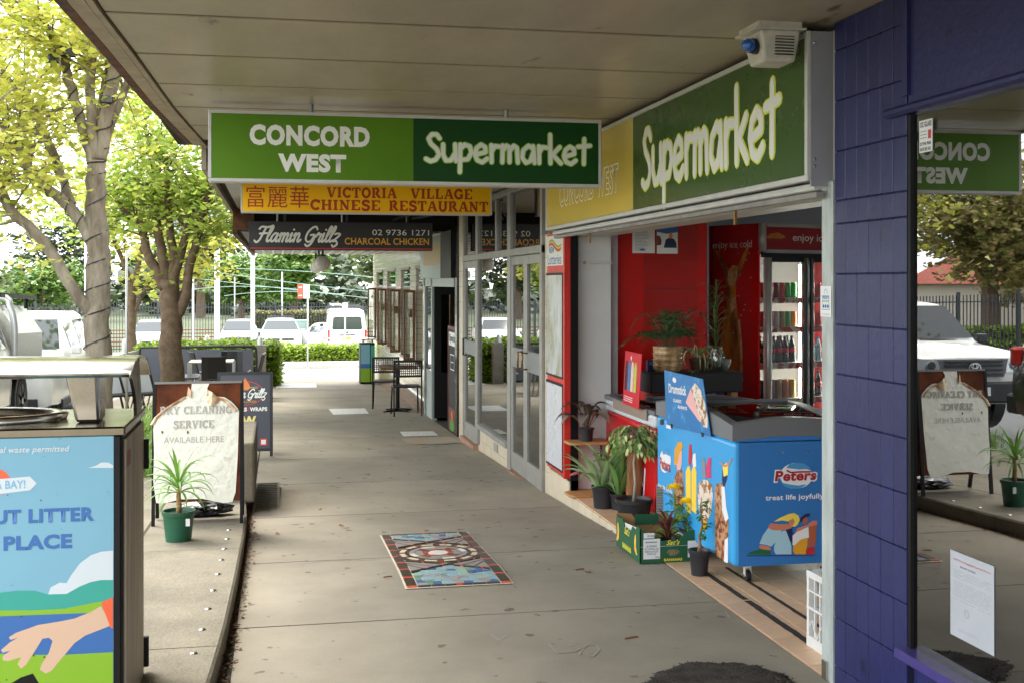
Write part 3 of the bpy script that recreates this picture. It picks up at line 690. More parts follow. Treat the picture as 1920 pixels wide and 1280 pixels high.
fr = FX((XF+.0195, 3.722, .035)); mb = MB(); mb.fbox(fr, .0,.42,.255,.715, .001,.002); mb.build('sheet', mat('dimmed_paper', s(172,175,180), .8, spec=.1, var=.06, vscale=8), t)  # white sheet coloured grey to imitate the dimming behind glass
text('NSW Fire Extinguisher Services Pty Ltd', fr, .02,.682,.215,.009, inkr, t, .0026); text('FIRE SAFETY SCHEDULE', fr, .06,.665,.09,.006, ink, t, .0026)
mb = MB(); r = random.Random(2)
for zz in [.65,.643,.636,.628,.61,.602,.594,.586,.578,.57,.562,.55]:
    x_ = .02
    while x_ < .235: wd = r.uniform(.02,.06); mb.face(fr, [(x_,zz),(min(.24,x_+wd),zz),(min(.24,x_+wd),zz+.0022),(x_,zz+.0022)], .0026); x_ += wd+r.uniform(.004,.02)
for zz in (.452,.446): mb.face(fr, [(.05,zz),(.16,zz),(.16,zz+.002),(.05,zz+.002)], .0026)
mb.build('print', inkg, t)
mb = MB(); strokes(mb, fr, [arcp(.10,.515,.013,.013,0,360,14)], .0025, n=.0026); mb.build('stamp', inkg, t)
t = thing('dead_leaf_pile', 'dried leaves and dust behind the glass above the purple sill', 'dead leaves', kind='stuff')
mb = MB(); r = random.Random(3)
for k in range(150):
    c = Vector((XF+.05+r.random()*.2, 2.9+r.random()*.95, .335+r.random()*.025)); a = r.random()*6; d = Vector((math.cos(a), math.sin(a), r.uniform(-.3,.3)))*r.uniform(.008,.03); e_ = Vector((-d.y, d.x, r.uniform(-.01,.01)))*.5
    mb.add([c-d, c+e_, c+d, c-e_], [(0,1,2,3)])
mb.build('leaves', mat('dry_leaf', s(120,98,70), .9, rand=.2), t)

# ================================================================ supermarket shopfront
sm = thing('supermarket_shopfront', 'open supermarket shopfront with steel posts and roller shutter box', 'shop', (XF, 7, 0), world=True)
MB().box((2.283,4.568,-.012),(2.34,4.665,2.11)).build('post', galv, sm, bevel=.006)
MB().box((2.284,4.60,.0),(2.272,4.64,.08)).build('post_bracket', steel, sm)
# shutter box with ribs under the sign
mb = MB()
for k in range(6): x0 = 2.235+k*.030; mb.tube([(x0,4.60,2.085-k*.004),(x0,9.40,2.085-k*.004)], .017, 8)
mb.box((2.42,4.6,2.05),(2.60,9.4,2.09)); mb.build('roller_shutter', alu_w, sm)
MB().box((2.23,4.6,2.04),(2.262,9.4,2.062)).build('shutter_rail', mat('dirty_rail', s(150,146,140), .6, var=.35, vscale=9), sm)
for y_ in (5.55, 8.35): MB().box((2.25,y_,1.97),(2.262,y_+.02,2.05)).build('shutter_pin', mat('brass', s(150,116,66), .4, metal=.7), sm)
MB().box((2.35,4.6,2.09),(2.60,9.6,2.768)).build('header', bluewall, sm)
# left jamb: dark track and white wall nib
MB().box((2.30,9.10,-.01),(2.36,9.22,2.06)).build('shutter_track', black_p, sm)
MB().box((2.36,9.2,-.01),(2.66,9.32,2.75)).build('wall_nib', offwhite, sm)
MB().box((2.665,9.24,-.01),(2.73,9.5,2.75)).build('wall_strip', mat('mauve_grey_wall', s(170,162,166), .7, var=.15, vscale=4), sm)
MB().box((2.38,9.185,1.80),(2.47,9.197,1.88)).build('bracket_plate', offwhite, sm); MB().tube([(2.47,9.17,1.84),(2.66,9.17,1.838)], .010, 8).build('bracket_arm', white_p, sm)
MB().tube([(2.43,9.188,1.84),(2.43,9.16,1.84)], .012, 10).build('lock', steel, sm)
# interior room
MB().box((2.64,10.06,-.01),(3.75,10.15,2.75)).build('rear_wall', bluewall, sm)
MB().box((3.75,10.06,-.01),(3.83,11.7,2.75)).build('rear_return', bluewall, sm)
MB().box((3.83,11.6,-.01),(7.0,11.7,2.75)).build('rear_wall', bluewall, sm)
MB().box((6.8,4.5,-.01),(6.9,11.6,2.75)).build('side_wall', bluewall, sm)
MB().box((2.63,4.45,2.745),(7,11.7,2.765)).build('ceiling', white_p, sm)
MB().box((3.69,10.052,0),(3.71,10.058,2.75)).build('wall_joint', offwhite, sm)
# shop sign on the wall (lightbox)
XS = 2.2
ws = thing('fascia_lightbox', 'long green and mustard supermarket lightbox above the shop opening', 'sign', (XS, 7, 2.4), world=True)
def fxz(y): return -(y)      # FX frame measured from y=0: a = -y
fr = FX((XS, 0, 0)); zb, zt_ = 2.115, 2.735
MB().box((XS+.002,4.61,zb-.006),(XS+.128,9.52,zt_+.006)).build('case', alu, ws)
mb = MB(); mb.box((XS-.012,4.60,zt_-.018),(XS+.004,9.52,zt_+.006)); mb.box((XS-.012,4.60,zb-.006),(XS+.004,9.52,zb+.018)); mb.box((XS-.012,9.497,zb+.018),(XS+.004,9.52,zt_-.018)); mb.box((XS-.012,4.60,zb+.018),(XS+.004,4.63,zt_-.018)); mb.build('frame', alu_w, ws, bevel=.002)
MB().box((XS+.004,4.598,zb-.03),(XS+.125,4.609,zt_+.004)).build('end_cap', mat('brushed_end_cap', s(168,168,172), .45, metal=.4, var=.08, vscale=9), ws)
MB().box((XS+.105,4.590,zb-.03),(XS+.129,4.597,zt_+.006)).build('end_flange', alu_w, ws)
sc_me = MB().lathe([(.006,0),(.006,.002),(.002,.004)], n=8).mesh('screw'); sc_me.materials.append(steel)
for xq, zq in ((.02,2.69),(.02,2.2),(.02,2.17),(.117,2.69),(.117,2.45),(.117,2.2)):
    o_ = link('screw', sc_me, ws, Vector((XS+xq,4.598 if xq < .1 else 4.590,zq))-ORG[ws.name]); o_.rotation_euler = (PI/2,0,0)
mb = MB(); mb.fbox(fr, -9.497,zb+.018,-7.10,zt_-.018, -.001,.0025); mb.build('panel', yellow_ol, ws)
mb = MB(); mb.fbox(fr, -7.098,zb+.018,-4.63,zt_-.018, -.001,.0025); mb.build('panel', green_ol, ws)
# letters: white brush script with yellow edge
ya, yb = atX(1203,300,XS).y, atX(1467,300,XS).y
brush('Supermarket', fr, -ya+.02, 2.135, ya-yb-.04, .487, let_y, ws, .325, n=.003)
brush('Supermarket', fr, -ya+.02, 2.135, ya-yb-.04, .487, let_w, ws, .235, n=.0052)
yc, yd = atX(1050,380,XS).y, atX(1160,330,XS).y
text('CONCORD WEST', fr, -yc, 2.27, yc-yd, .20, let_w, ws, .003, .045)
text('CONCORD WEST', fr, -yc+.012, 2.278, yc-yd-.024, .184, yellow_ol, ws, .0034, .012)
# hanging wires / cable at the nib
MB().tube([(1.6,9.6,2.76),(2.0,9.2,2.745),(2.18,8.6,2.73)], .006, 6).build('cable', black_pl, ws)

# alarm box on the corner of the sign
al = thing('alarm_box', 'dirty white alarm siren box with blue strobe at the awning', 'alarm', (2.16, 4.98, 2.77), world=True)
al_m = mat('aged_white_plastic', s(214,208,194), .55, var=.22, vscale=14)
mb = MB(); mb.add([(2.05,4.86,2.765),(2.29,4.86,2.765),(2.29,5.12,2.765),(2.05,5.12,2.765),(2.075,4.885,2.59),(2.265,4.885,2.59),(2.265,5.10,2.59),(2.075,5.10,2.59)], [(3,2,1,0),(4,5,6,7),(0,1,5,4),(1,2,6,5),(2,3,7,6),(3,0,4,7)])
mb = MB(); mb.add([(2.09,4.87,2.745),(2.27,4.87,2.745),(2.27,5.07,2.745),(2.09,5.07,2.745),(2.115,4.89,2.615),(2.255,4.89,2.615),(2.255,5.05,2.615),(2.115,5.05,2.615)], [(0,1,2,3),(7,6,5,4),(4,5,1,0),(5,6,2,1),(6,7,3,2),(7,4,0,3)])
mb.build('housing', al_m, al, bevel=.012, seg=2)
MB().box((2.065,4.85,2.744),(2.285,5.09,2.752)).build('lid', al_m, al)
lm = mat('louvre_shadow', s(60,54,46), .8)
for i in range(7):
    z_ = 2.638+i*.0125; k_ = 1
    mb = MB(); mb.cbox((2.200,4.8725+.0012*(7-i)-.002,z_),(.085,.010,.0045)); mb.build('louvre', al_m, al)
    mb = MB(); mb.cbox((2.200,4.8745+.0012*(7-i),z_+.0062),(.085,.004,.006)); mb.build('louvre_gap', lm, al)
mb = MB(); mb.tube([(2.105,4.95,2.685),(2.075,4.93,2.685)], .032, 16); mb.build('strobe_base', black_pl, al)
mb = MB(); mb.tube([(2.075,4.93,2.685),(2.05,4.915,2.685),(2.035,4.905,2.685)], [.028,.027,.018], 16); mb.build('strobe', mat('blue_lens', s(40,96,180), .2, spec=.7), al, smooth=True)

MB().box((2.08,4.86,2.753),(2.27,5.08,2.79)).build('mount', al_m, al); al.location = (2.045, 4.70, 2.762)
# return-and-earn label on the post
t = thing('post_sticker', 'white recycling sticker with blue bag print on the steel post', 'sticker', (2.28,4.62,1.6), world=True)
fr = FX((2.2818, 4.668, 0)); mb = MB(); mb.fbox(fr, 0,1.535,.098,1.665, .0,.001); mb.build('sheet', pw, t)
text('return', fr, .018,1.61,.062,.018, inkb, t, .0016, .02); text('and earn', fr, .020,1.597,.058,.011, mat('print_green', s(70,150,110), .6), t, .0016, .01)
mb = MB(); strokes(mb, fr, [arcp(.05,1.632,.014,.02,0,180,8), [(.022,1.61),(.016,1.565),(.084,1.565),(.078,1.61)]], .0025, n=.0016); mb.build('print', MATS['print_green'], t)
mb = MB()
for k in range(3): mb.face(fr, [(.030+k*.020+.008*math.cos(2*PI*j/10), 1.579+.008*math.sin(2*PI*j/10)) for j in range(10)], .0017)
mb.build('print', inkb, t); text('TAX DEPOSIT HERE', fr, .012,1.542,.074,.006, inkg, t, .0016)

# ================================================================ dry cleaner shopfront (beige tiles, aluminium joinery)
dc = thing('dry_cleaner_shopfront', 'pale tiled shopfront with aluminium double door and windows', 'shop', (XF, 12, 0), world=True)
MB().box((XF+.012,9.24,-.6),(2.5,9.99,2.75)).build('wall', grout, dc)
def tcol(y0, y1, z0, z1, tw, th, m=beige_t, x=XF, par=dc):
    n = max(1, round((y1-y0)/tw)); k = max(1, round((z1-z0)/th)); w1, h1 = (y1-y0)/n, (z1-z0)/k
    me = MB().box((0,.002,.002),(.011,w1-.002,h1-.002)).mesh('tile'); me.materials.append(m)
    for i in range(n):
        for j in range(k): link('tile', me, par, Vector((x+rnd.uniform(0,.0015), y0+i*w1, z0+j*h1))-oloc(par))
tcol(9.82,9.985,-.16,2.1,.165,.2)
tcol(9.12,9.82,-.17,.09,.35,.26)
MB().box((XF+.013,9.1,-.6),(2.36,9.82,.1)).build('plinth', grout, dc)
# red framed lottery board cabinet
t = thing('lottery_poster_case', 'red framed lottery poster case with two faded panels', 'poster case', (XF-.02, 9.4, 1), world=True)
fr = FX((XF-.02, 9.815, 0)); Wc = .70
mb = MB(); mb.fbox(fr, 0,.115,Wc,2.09, -.06,.0); mb.build('case', red_f, t, bevel=.004)
mb = MB(); mb.fbox(fr, Wc-.045,.115,Wc+.0,2.09, .0005,.02); mb.build('red_rail', red_f, t)
mb = MB(); mb.fbox(fr, .0,1.82,.60,2.07, .0005,.006); mb.build('header', mat('poster_cream', s(226,226,214), .3), t)
posters = mat('faded_poster', s(196,198,196), .25, col2=s(150,150,120), vscale=5, vr=(.42,.62), stretch=(1,1,.5))
pal = mat('blank_poster', s(206,208,212), .25, var=.06, vscale=3)
for (z0, z1, m_) in ((.90,1.76,posters), (.145,.86,pal)):
    mb = MB(); mb.fbox(fr, .01,z0,.61,z1, .0005,.012); mb.build('poster_frame', black_p, t)
    mb = MB(); mb.fbox(fr, .03,z0+.02,.59,z1-.02, .013,.015); mb.build('poster', m_, t)
for k, c in enumerate((s(70,160,90), s(240,200,60), s(220,120,60), s(190,60,50))):
    mb = MB(); P = [(.1+.44*i/14, 2.02-k*.012+.022*math.sin(i/14*2*PI)-.03*(i/14)) for i in range(15)]
    mb = strokes(MB(), fr, [P], .013, n=.007+k*.0006, cap=False, step=.00002); mb.build('wave', mat('wave_%s' % 'green yellow orange red'.split()[k], c, .5), t)
text('NSW', fr, .10,1.925,.2,.055, inkb, t, .007, .02, shear=.2); text('Lotteries', fr, .06,1.83,.48,.085, inkb, t, .007, .0)
# aluminium joinery.  door y 9.99-11.42, window 11.55-13.36, narrow door 13.5-14.4
gs = gz(10.8)
def bar(y0, y1, z0, z1, x0=XF-.03, x1=XF+.05, m=frame_al, name='frame', par=dc): return MB().box((x0,y0,z0),(x1,y1,z1)).build(name, m, par, bevel=.003)
ztr0, ztr1 = 1.94, 2.01
bar(9.99,10.05,gs-.05,2.62); bar(11.40,11.56,gs-.05,2.62); bar(13.34,13.48,.02-.2,2.62); bar(14.37,14.44,-.25,2.62)
bar(9.99,14.44,ztr0,ztr1,XF-.036); bar(9.99,14.44,2.56,2.62,XF-.036); bar(12.15,12.22,2.01,2.56)
# double door: two leaves
for k, (y0, y1) in enumerate(((10.055,10.72),(10.735,11.395))):
    lf = bar(y0, y0+.07, gs+.02, 1.935, XF-.02, XF+.025, frame_al, 'door')
    for (a, b, c, d) in ((y1-.07,y1,gs+.02,1.935),(y0+.07,y1-.07,1.85,1.935),(y0+.07,y1-.07,gs+.02,gs+.19),):
        MB().box((XF-.02,a,c),(XF+.025,b,d)).build('rail', frame_al, lf, bevel=.003)
    MB().box((XF-.018,y0+.07,.86),(XF+.023,y1-.07,1.05)).build('push_plate', mat('grey_plate', s(140,142,142), .4, metal=.5), lf)
    MB().box((XF-.002,y0+.07,gs+.19),(XF+.004,y1-.07,.86)).build('glass', glass_shop, lf); MB().box((XF-.002,y0+.07,1.05),(XF+.004,y1-.07,1.85)).build('glass', glass_shop, lf)
    yh = y1-.09 if k == 0 else y0+.09
    MB().tube([(XF-.02,yh,.88),(XF-.07,yh,.88),(XF-.07,yh,1.03),(XF-.02,yh,1.03)], .010, 8).build('handle', mat('brass', s(150,116,66)), lf, smooth=True)
MB().box((XF-.05,9.99,gs-.10),(XF+.1,11.45,gs-.002)).build('threshold', mat('worn_terracotta', s(176,134,108), .7, var=.3, vscale=12), dc)
# window
MB().box((XF-.002,11.56,.06),(XF+.004,13.34,1.94)).build('glass', glass_shop, dc)
bar(11.56,13.34,.02,.07,XF-.05)
MB().box((XF+.013,11.4,-.6),(2.45,13.4,.02)).build('plinth', grout, dc); tcol(11.43,13.45,-.27,.02,.25,.145)
MB().box((XF-.008,12.2,-.12),(XF-.002,12.42,-.03)).build('air_vent', alu, dc)
# upper curtain windows
cur = mat('pleated_curtain', s(150,146,120), .8, var=.1)
for (y0, y1) in ((10.06,12.14),(12.23,13.33),(13.49,14.36)):
    MB().box((XF-.002,y0,2.02),(XF+.004,y1,2.55)).build('glass', glass_shop, dc)
    mb = MB(); n = int((y1-y0)/.035); P = []
    for i in range(n+1): P.append((XF+.07+(.012 if i % 2 else -.012), y0+(y1-y0)*i/n))
    mb.strip([[(x, y, z_) for x, y in P] for z_ in (2.02,2.55)]); mb.build('curtain', cur, dc)
# narrow door
nd = bar(13.5,13.57,-.2,1.935,XF-.02,XF+.025,frame_al,'door'); 
for (a, b, c, d) in ((14.29,14.36,-.2,1.935),(13.57,14.29,1.85,1.935),(13.57,14.29,-.2,-.02)): MB().box((XF-.02,a,c),(XF+.025,b,d)).build('rail', frame_al, nd)
MB().box((XF-.018,13.57,.82),(XF+.023,14.29,.98)).build('push_plate', MATS['grey_plate'], nd)
MB().box((XF-.002,13.57,.98),(XF+.004,14.29,1.85)).build('glass', glass_shop, nd); MB().box((XF-.002,13.57,-.02),(XF+.004,14.29,.82)).build('glass', glass_shop, nd)
MB().tube([(XF-.02,14.2,.8),(XF-.06,14.2,.8),(XF-.06,14.2,1.0),(XF-.02,14.2,1.0)], .009, 8).build('handle', black_p, nd)
MB().box((XF-.06,13.45,-.34),(XF+.1,14.45,-.21)).build('threshold', MATS['worn_terracotta'], dc)
# pillar of beige tiles
MB().box((XF+.012,14.44,-.6),(2.5,15.02,2.64)).build('pillar', grout, dc); tcol(14.445,14.93,-.32,2.6,.24,.2)
# shallow room behind the glass
MB().box((3.42,10.16,-.3),(3.5,15.0,2.62)).build('room_wall', mat('room_grey', s(150,150,146), .8), dc)
MB().box((2.35,10.16,-.32),(3.5,15.0,-.22)).build('room_floor', mat('room_floor', s(130,126,118), .7), dc)
MB().box((2.3,10.02,-.3),(3.5,10.055,2.62)).build('room_wall', MATS['room_grey'], dc)
MB().box((2.35,14.98,-.5),(3.5,15.03,2.62)).build('room_wall', MATS['room_grey'], dc)
MB().box((2.3,10.0,2.625),(3.5,15.03,2.64)).build('room_ceiling', MATS['room_grey'], dc)
MB().box((2.8,11.6,-.22),(3.1,13.2,.75)).build('counter', mat('counter', s(140,132,120), .6), dc)

# ================================================================ restaurant front (dark, open door)
rs = thing('restaurant_front', 'narrow dark restaurant front with open glass door and sign box', 'shop', (XF, 16.6, 0), world=True)
gr_ = gz(16)
MB().box((XF-.02,14.95,gr_-.1),(XF+.3,15.14,2.62)).build('black_pillar', mat('black_gloss_tile', s(26,26,28), .2, spec=.6), rs)
for k in range(13): MB().box((XF-.0225,14.952,gr_-.1+k*.21),(XF-.0205,15.138,gr_-.1+k*.21+.2)).build('tile', MATS['black_gloss_tile'], rs)
MB().box((XF-.06,15.18,1.74),(XF+.16,18.6,2.36)).build('sign_box', mat('sign_box_green', s(128,140,136), .3, metal=.3), rs)
MB().box((XF-.066,15.16,1.74),(XF-.060,16.2,2.37)).build('sign_box_end', black_p, rs)
MB().box((XF-.07,15.16,1.74),(XF+.16,15.178,2.37)).build('sign_box_end', black_p, rs)
brush('Supermarket'[0:1], FX((XF-.061,17.6,0)), 0,1.95,.01,.01, let_y, rs, .3) if False else None
mb = MB(); r = random.Random(8)
for k in range(9): mb.fbox(FX((XF-.0605,18.3,0)), .15+k*.22,1.93,.27+k*.22,2.25, .0,.002)
mb.build('lettering', mat('gold_letter', s(200,160,80), .5), rs)
bar(15.16,15.22,gr_-.05,1.74,XF-.01,XF+.05,alu,'frame',rs); bar(17.4,17.5,gr_-.1,1.74,XF-.03,XF+.05,mat('grey_green_frame', s(150,160,154), .4),'frame',rs); bar(18.25,18.36,gr_-.1,1.74,XF-.03,XF+.05,MATS['grey_green_frame'],'frame',rs)
bar(15.2,18.36,1.62,1.74,XF-.03,XF+.05,MATS['grey_green_frame'],'frame',rs)
MB().box((XF-.002,17.5,.35),(XF+.004,18.25,1.62)).build('glass', glass_shop, rs); MB().box((XF-.004,17.5,gr_-.1),(XF+.02,18.25,.35)).build('kick_panel', mat('pale_green_panel', s(178,186,180), .5), rs)
lf = MB().box((XF+.0,17.33,gr_),(XF+.75,17.38,1.62)).build('door', black_p, rs)
MB().box((XF+.1,17.32,.35),(XF+.62,17.328,1.5)).build('glass', glass_dark, lf)
MB().box((XF-.02,15.2,gr_-.14),(XF+.3,17.4,gr_-.05)).build('threshold', mat('steel_threshold', s(150,146,140), .5), rs)
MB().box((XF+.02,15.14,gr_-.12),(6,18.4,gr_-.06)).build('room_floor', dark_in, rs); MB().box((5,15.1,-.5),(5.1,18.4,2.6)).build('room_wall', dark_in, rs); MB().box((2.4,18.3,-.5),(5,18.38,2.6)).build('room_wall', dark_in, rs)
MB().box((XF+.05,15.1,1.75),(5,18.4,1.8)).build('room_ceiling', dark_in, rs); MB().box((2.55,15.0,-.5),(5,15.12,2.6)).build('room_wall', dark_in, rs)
MB().box((XF+.28,16.9,-.3),(XF+.34,17.0,1.6)).build('door_post', mat('mustard_post', s(140,112,60), .6), rs)
# chalk board inside the doorway
t = thing('menu_board', 'maroon framed blackboard menu standing just inside the dark doorway', 'menu board', (XF+.06, 16.0, gr_-.05), rz=0)
fr = FX((0, .0, 0)); mar = mat('maroon_frame', s(112,48,36), .5, var=.2, vscale=9)
mb = MB(); mb.fbox(fr, -.1,.0,.62,1.42, -.02,.02); mb.build('board', mat('blackboard', s(40,38,38), .7, var=.2), t)
mb = MB(); mb.fbox(fr, -.14,.0,-.1,1.46, -.025,.03); mb.fbox(fr, -.1,1.42,.62,1.46, -.025,.03); mb.build('frame', mar, t)
mb = MB(); mb.fbox(fr, -.08,1.20,.6,1.38, .021,.024); mb.build('header', pw, t); text('Special', fr, -.02,1.225,.55,.13, ink, t, .026, .03)
mb = MB(); strokes(mb, fr, [[(.05,.88),(.05,1.08),(.4,1.08),(.4,.88),(.05,.88)],[(.12,.98),(.32,.98)]], .012, n=.023); mb.build('chalk_line', pw, t)
mb = MB(); mb.fbox(fr, -.1,.0,.62,.35, .021,.023); mb.build('lower_panel', mar, t)
mb = MB(); mb.face(fr, blob(.2,.12,.16,.10,0,20,4,.05), .025); mb.build('picture', mat('picture_green', s(70,150,60), .5), t)
mb = MB(); mb.face(fr, blob(.22,.26,.07,.06,0,16,5,.05), .027); mb.build('picture', mat('picture_orange', s(226,120,50), .5), t)

# ================================================================ corner building with tiles and bifold windows
cb = thing('corner_building', 'cream glossy tiled corner building with open timber bifold windows', 'building', (XF, 23, 0), world=True)
def bricktex(name, c1, c2, mo, sc, bw, bh, rough=.15):
    m = bpy.data.materials.new(name); m.use_nodes = True; t_ = m.node_tree; N = t_.nodes; K = t_.links.new; b = N['Principled BSDF']; b.inputs['Roughness'].default_value = rough
    g = N.new('ShaderNodeTexCoord'); mp_ = N.new('ShaderNodeMapping'); mp_.inputs['Rotation'].default_value = (0,0,0)
    sp = N.new('ShaderNodeSeparateXYZ'); cb_ = N.new('ShaderNodeCombineXYZ'); K(g.outputs['Object'], sp.inputs[0]); K(sp.outputs[1], cb_.inputs[0]); K(sp.outputs[2], cb_.inputs[1])
    x = N.new('ShaderNodeTexBrick'); x.inputs['Scale'].default_value = 1; x.inputs['Brick Width'].default_value = bw; x.inputs['Row Height'].default_value = bh; x.inputs['Mortar Size'].default_value = .008
    x.inputs['Color1'].default_value = c1; x.inputs['Color2'].default_value = c2; x.inputs['Mortar'].default_value = mo; K(cb_.outputs[0], x.inputs['Vector']); K(x.outputs['Color'], b.inputs['Base Color'])
    u = N.new('ShaderNodeBump'); u.inputs['Strength'].default_value = .5; u.inputs['Distance'].default_value = .01; u.invert = True; K(x.outputs['Fac'], u.inputs['Height']); K(u.outputs[0], b.inputs['Normal']); return m
ct = bricktex('cream_wall_tiles', s(216,206,178), s(206,196,166), s(176,164,138), 1, .3, .1)
bt_ = bricktex('brown_wall_tiles', s(150,116,92), s(128,96,76), s(90,74,62), 1, .3, .1)
wz0, wz1 = .35, 1.95
wy = [(18.75,19.75),(20.6,22.15),(23.2,25.0),(26.0,27.7)]
py = 18.4
for (a, b) in wy+[(28.5,28.5)]:
    MB().box((XF,py,-1),(XF+.25,a,2.36)).build('wall', ct, cb); py = b
for (a, b) in wy:
    MB().box((XF,a,-1),(XF+.25,b,wz0)).build('wall', ct, cb); MB().box((XF,a,wz1),(XF+.25,b,2.36)).build('wall', ct, cb)
MB().box((XF-.03,18.4,-1),(XF,28.52,-.18)).build('tiled_base', bt_, cb)
MB().box((XF,28.5,-1),(9,28.7,2.36)).build('end_wall', ct, cb)
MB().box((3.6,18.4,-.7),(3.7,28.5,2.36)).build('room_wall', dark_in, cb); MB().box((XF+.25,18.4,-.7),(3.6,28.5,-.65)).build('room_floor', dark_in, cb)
wood = mat('varnished_timber', s(128,82,40), .4, var=.3, vscale=8, stretch=(4,4,.5))
for k, (a, b) in enumerate(wy):
    wn = MB().box((XF-.02,a,wz0-.05),(XF+.12,b,wz0)).build('window', wood, cb)
    MB().box((XF-.02,a,wz1-.04),(XF+.12,b,wz1)).build('frame', wood, wn)
    so = .21; ya_ = b-.03
    mb = MB(); mb.box((XF-.055,ya_-.02,wz0+.02),(XF-.01,ya_+.02,1.55)); lf = mb.build('sash', wood, wn)
    MB().box((XF-so,ya_-.02,wz0+.02),(XF-so+.03,ya_+.02,1.55)).build('sash_edge', wood, wn)
    MB().box((XF-so+.03,ya_-.02,1.51),(XF-.055,ya_+.02,1.55)).build('sash_rail', wood, wn); MB().box((XF-so+.03,ya_-.02,wz0+.02),(XF-.055,ya_+.02,wz0+.07)).build('sash_rail', wood, wn)
    MB().box((XF-so+.03,ya_-.004,wz0+.07),(XF-.055,ya_+.004,1.51)).build('pane', glassmat('clear_pane', (.9,.92,.9,1), .2, .9), wn)
    MB().box((XF+.03,a,1.6),(XF+.036,b-.06,wz1-.04)).build('pane', glass_shop, wn); MB().box((XF+.02,a,1.56),(XF+.06,b-.06,1.6)).build('transom', wood, wn)
lampm = mat('copper_fitting', s(84,48,30), .4, metal=.5)
for k, yq in enumerate((20.2,22.7,25.5)):
    t = thing('wall_light', 'small square copper wall light between bifold windows, %s from the door' % ('first','second','third')[k], 'wall light', (XF, yq, 1.15), group='square wall lights on the corner building')
    MB().box((-.09,-.06,-.07),(0,.06,.07)).build('fitting', lampm, t)
# upper storeys over everything (keeps the sky out and casts the real shade)
up = thing('upper_storey', 'rendered upper storey of the shop row above the awnings', 'building', (4,10,3), world=True)
MB().box((XF+.15,-8,2.80),(9,28.6,6.5)).build('wall', mat('render', s(190,180,165), .8), up)
# hanging signs ==================================================================
def hang(label, y, x0, x1, z0, z1, d=.12, fm=alu_w, post=(.25,.75), ztop=AZ, pr=.02):
    o_ = thing('hanging_lightbox', label, 'sign', ((x0+x1)/2, y, (z0+z1)/2), world=True)
    MB().box((x0+.004,y+.004,z0+.004),(x1-.004,y+d-.004,z1-.004)).build('case', fm, o_)
    for ys_ in (y, y+d):
        sg = -1 if ys_ == y else 1; a, b = (ys_-.006, ys_+.006)
        mb = MB(); f = pr; mb.box((x0,a,z1-f),(x1,b,z1)); mb.box((x0,a,z0),(x1,b,z0+f)); mb.box((x0,a,z0+f),(x0+f,b,z1-f)); mb.box((x1-f,a,z0+f),(x1,b,z1-f)); mb.build('frame', fm, o_, bevel=.003)
    for q in post: xq = x0+(x1-x0)*q; MB().tube([(xq,y+d/2,z1-.01),(xq,y+d/2,ztop)], .014, 8).build('hanger', alu, o_)
    return o_
h1 = hang('green hanging lightbox reading CONCORD WEST Supermarket', 7.24, -.405, 2.03, 2.285, 2.715)
def greenface(fr, W, o_):
    mb = MB(); mb.fbox(fr, .021,.021,W*.505,.409, 0,.003); mb.build('panel', green_lt, o_)
    mb = MB(); mb.fbox(fr, W*.505+.0005,.021,W-.021,.409, 0,.003); mb.build('panel', green_dk, o_)
    text('CONCORD', fr, W*.099,.222,W*.296,.127, let_w, o_, .0045, .055); text('WEST', fr, W*.168,.064,W*.168,.112, let_w, o_, .0045, .055)
    brush('Supermarket', fr, W*.535,.082,W*.435,.245, let_lime, o_, .35, n=.0035); brush('Supermarket', fr, W*.535,.082,W*.435,.245, let_w, o_, .235, n=.0056)
greenface(FY((-.405,7.238,2.285)), 2.435, h1)
greenface(Fr((2.03,7.362,2.285),(-1,0,0),(0,0,1)), 2.435, h1)
h2 = hang('yellow hanging lightbox with red Chinese restaurant lettering', 11.3, -.335, 2.06, 2.335, 2.625, pr=.014, ztop=Z2)
fr = FY((-.335,11.298,2.335)); mb = MB(); mb.fbox(fr, .015,.015,2.38,.275, 0,.003); mb.build('panel', mat('sign_amber', s(255,196,24), .4, spec=.2), h2)
redl = mat('letter_brick_red', s(178,52,12), .5)
serif('VICTORIA', fr, .80,.155,.66,.095, redl, h2, .26, n=.004); serif('VILLAGE', fr, 1.60,.155,.60,.095, redl, h2, .26, n=.004)
serif('CHINESE', fr, .645,.035,.66,.095, redl, h2, .26, n=.004); serif('RESTAURANT', fr, 1.39,.035,.965,.095, redl, h2, .26, n=.004)
text('\u5bcc\u9e97\u83ef', fr, .05,.05,.58,.205, redl, h2, .004, .0, space=1.05)
h3 = hang('black hanging lightbox for a charcoal chicken shop', 15.5, -.355, 2.02, 2.10, 2.47, fm=mat('black_sign', s(34,32,31), .4), post=(.15,.5,.86), ztop=Z2, pr=.012)
fr = FY((-.355,15.498,2.10)); mb = MB(); mb.fbox(fr, .013,.04,2.362,.355, 0,.003); mb.build('panel', MATS['black_sign'], h3)
mb = MB(); mb.fbox(fr, .013,.013,2.362,.03, 0,.003); mb.build('red_line', inkr, h3)
script('Flamin Grillz', fr, .06,.045,1.14,.27, let_w, h3, .23, n=.004)
text('02 9736 1271', fr, 1.58,.20,.75,.075, let_w, h3, .004, .0); text('CHARCOAL CHICKEN', fr, 1.22,.075,1.11,.09, mat('letter_amber', s(236,176,40), .5), h3, .004, .015)
# thin conduit under the second awning
t = thing('conduit', 'black cables and conduit below the awning over the chicken sign', 'cable', world=True)
for P in ([(2.05,13.2,2.62),(1.9,14.2,2.55),(1.6,15.2,2.56),(1.5,15.5,2.5)],[(2.2,12.6,2.62),(2.0,13.8,2.5),(1.7,15,2.5)]): MB().tube(bez(P,12), .014, 6).build('cable', black_pl, t)
for xq in (0.1,.9,1.7): MB().tube([(xq,15.56,2.47),(xq,15.56,2.63)], .022, 8).build('stub', black_pl, t)
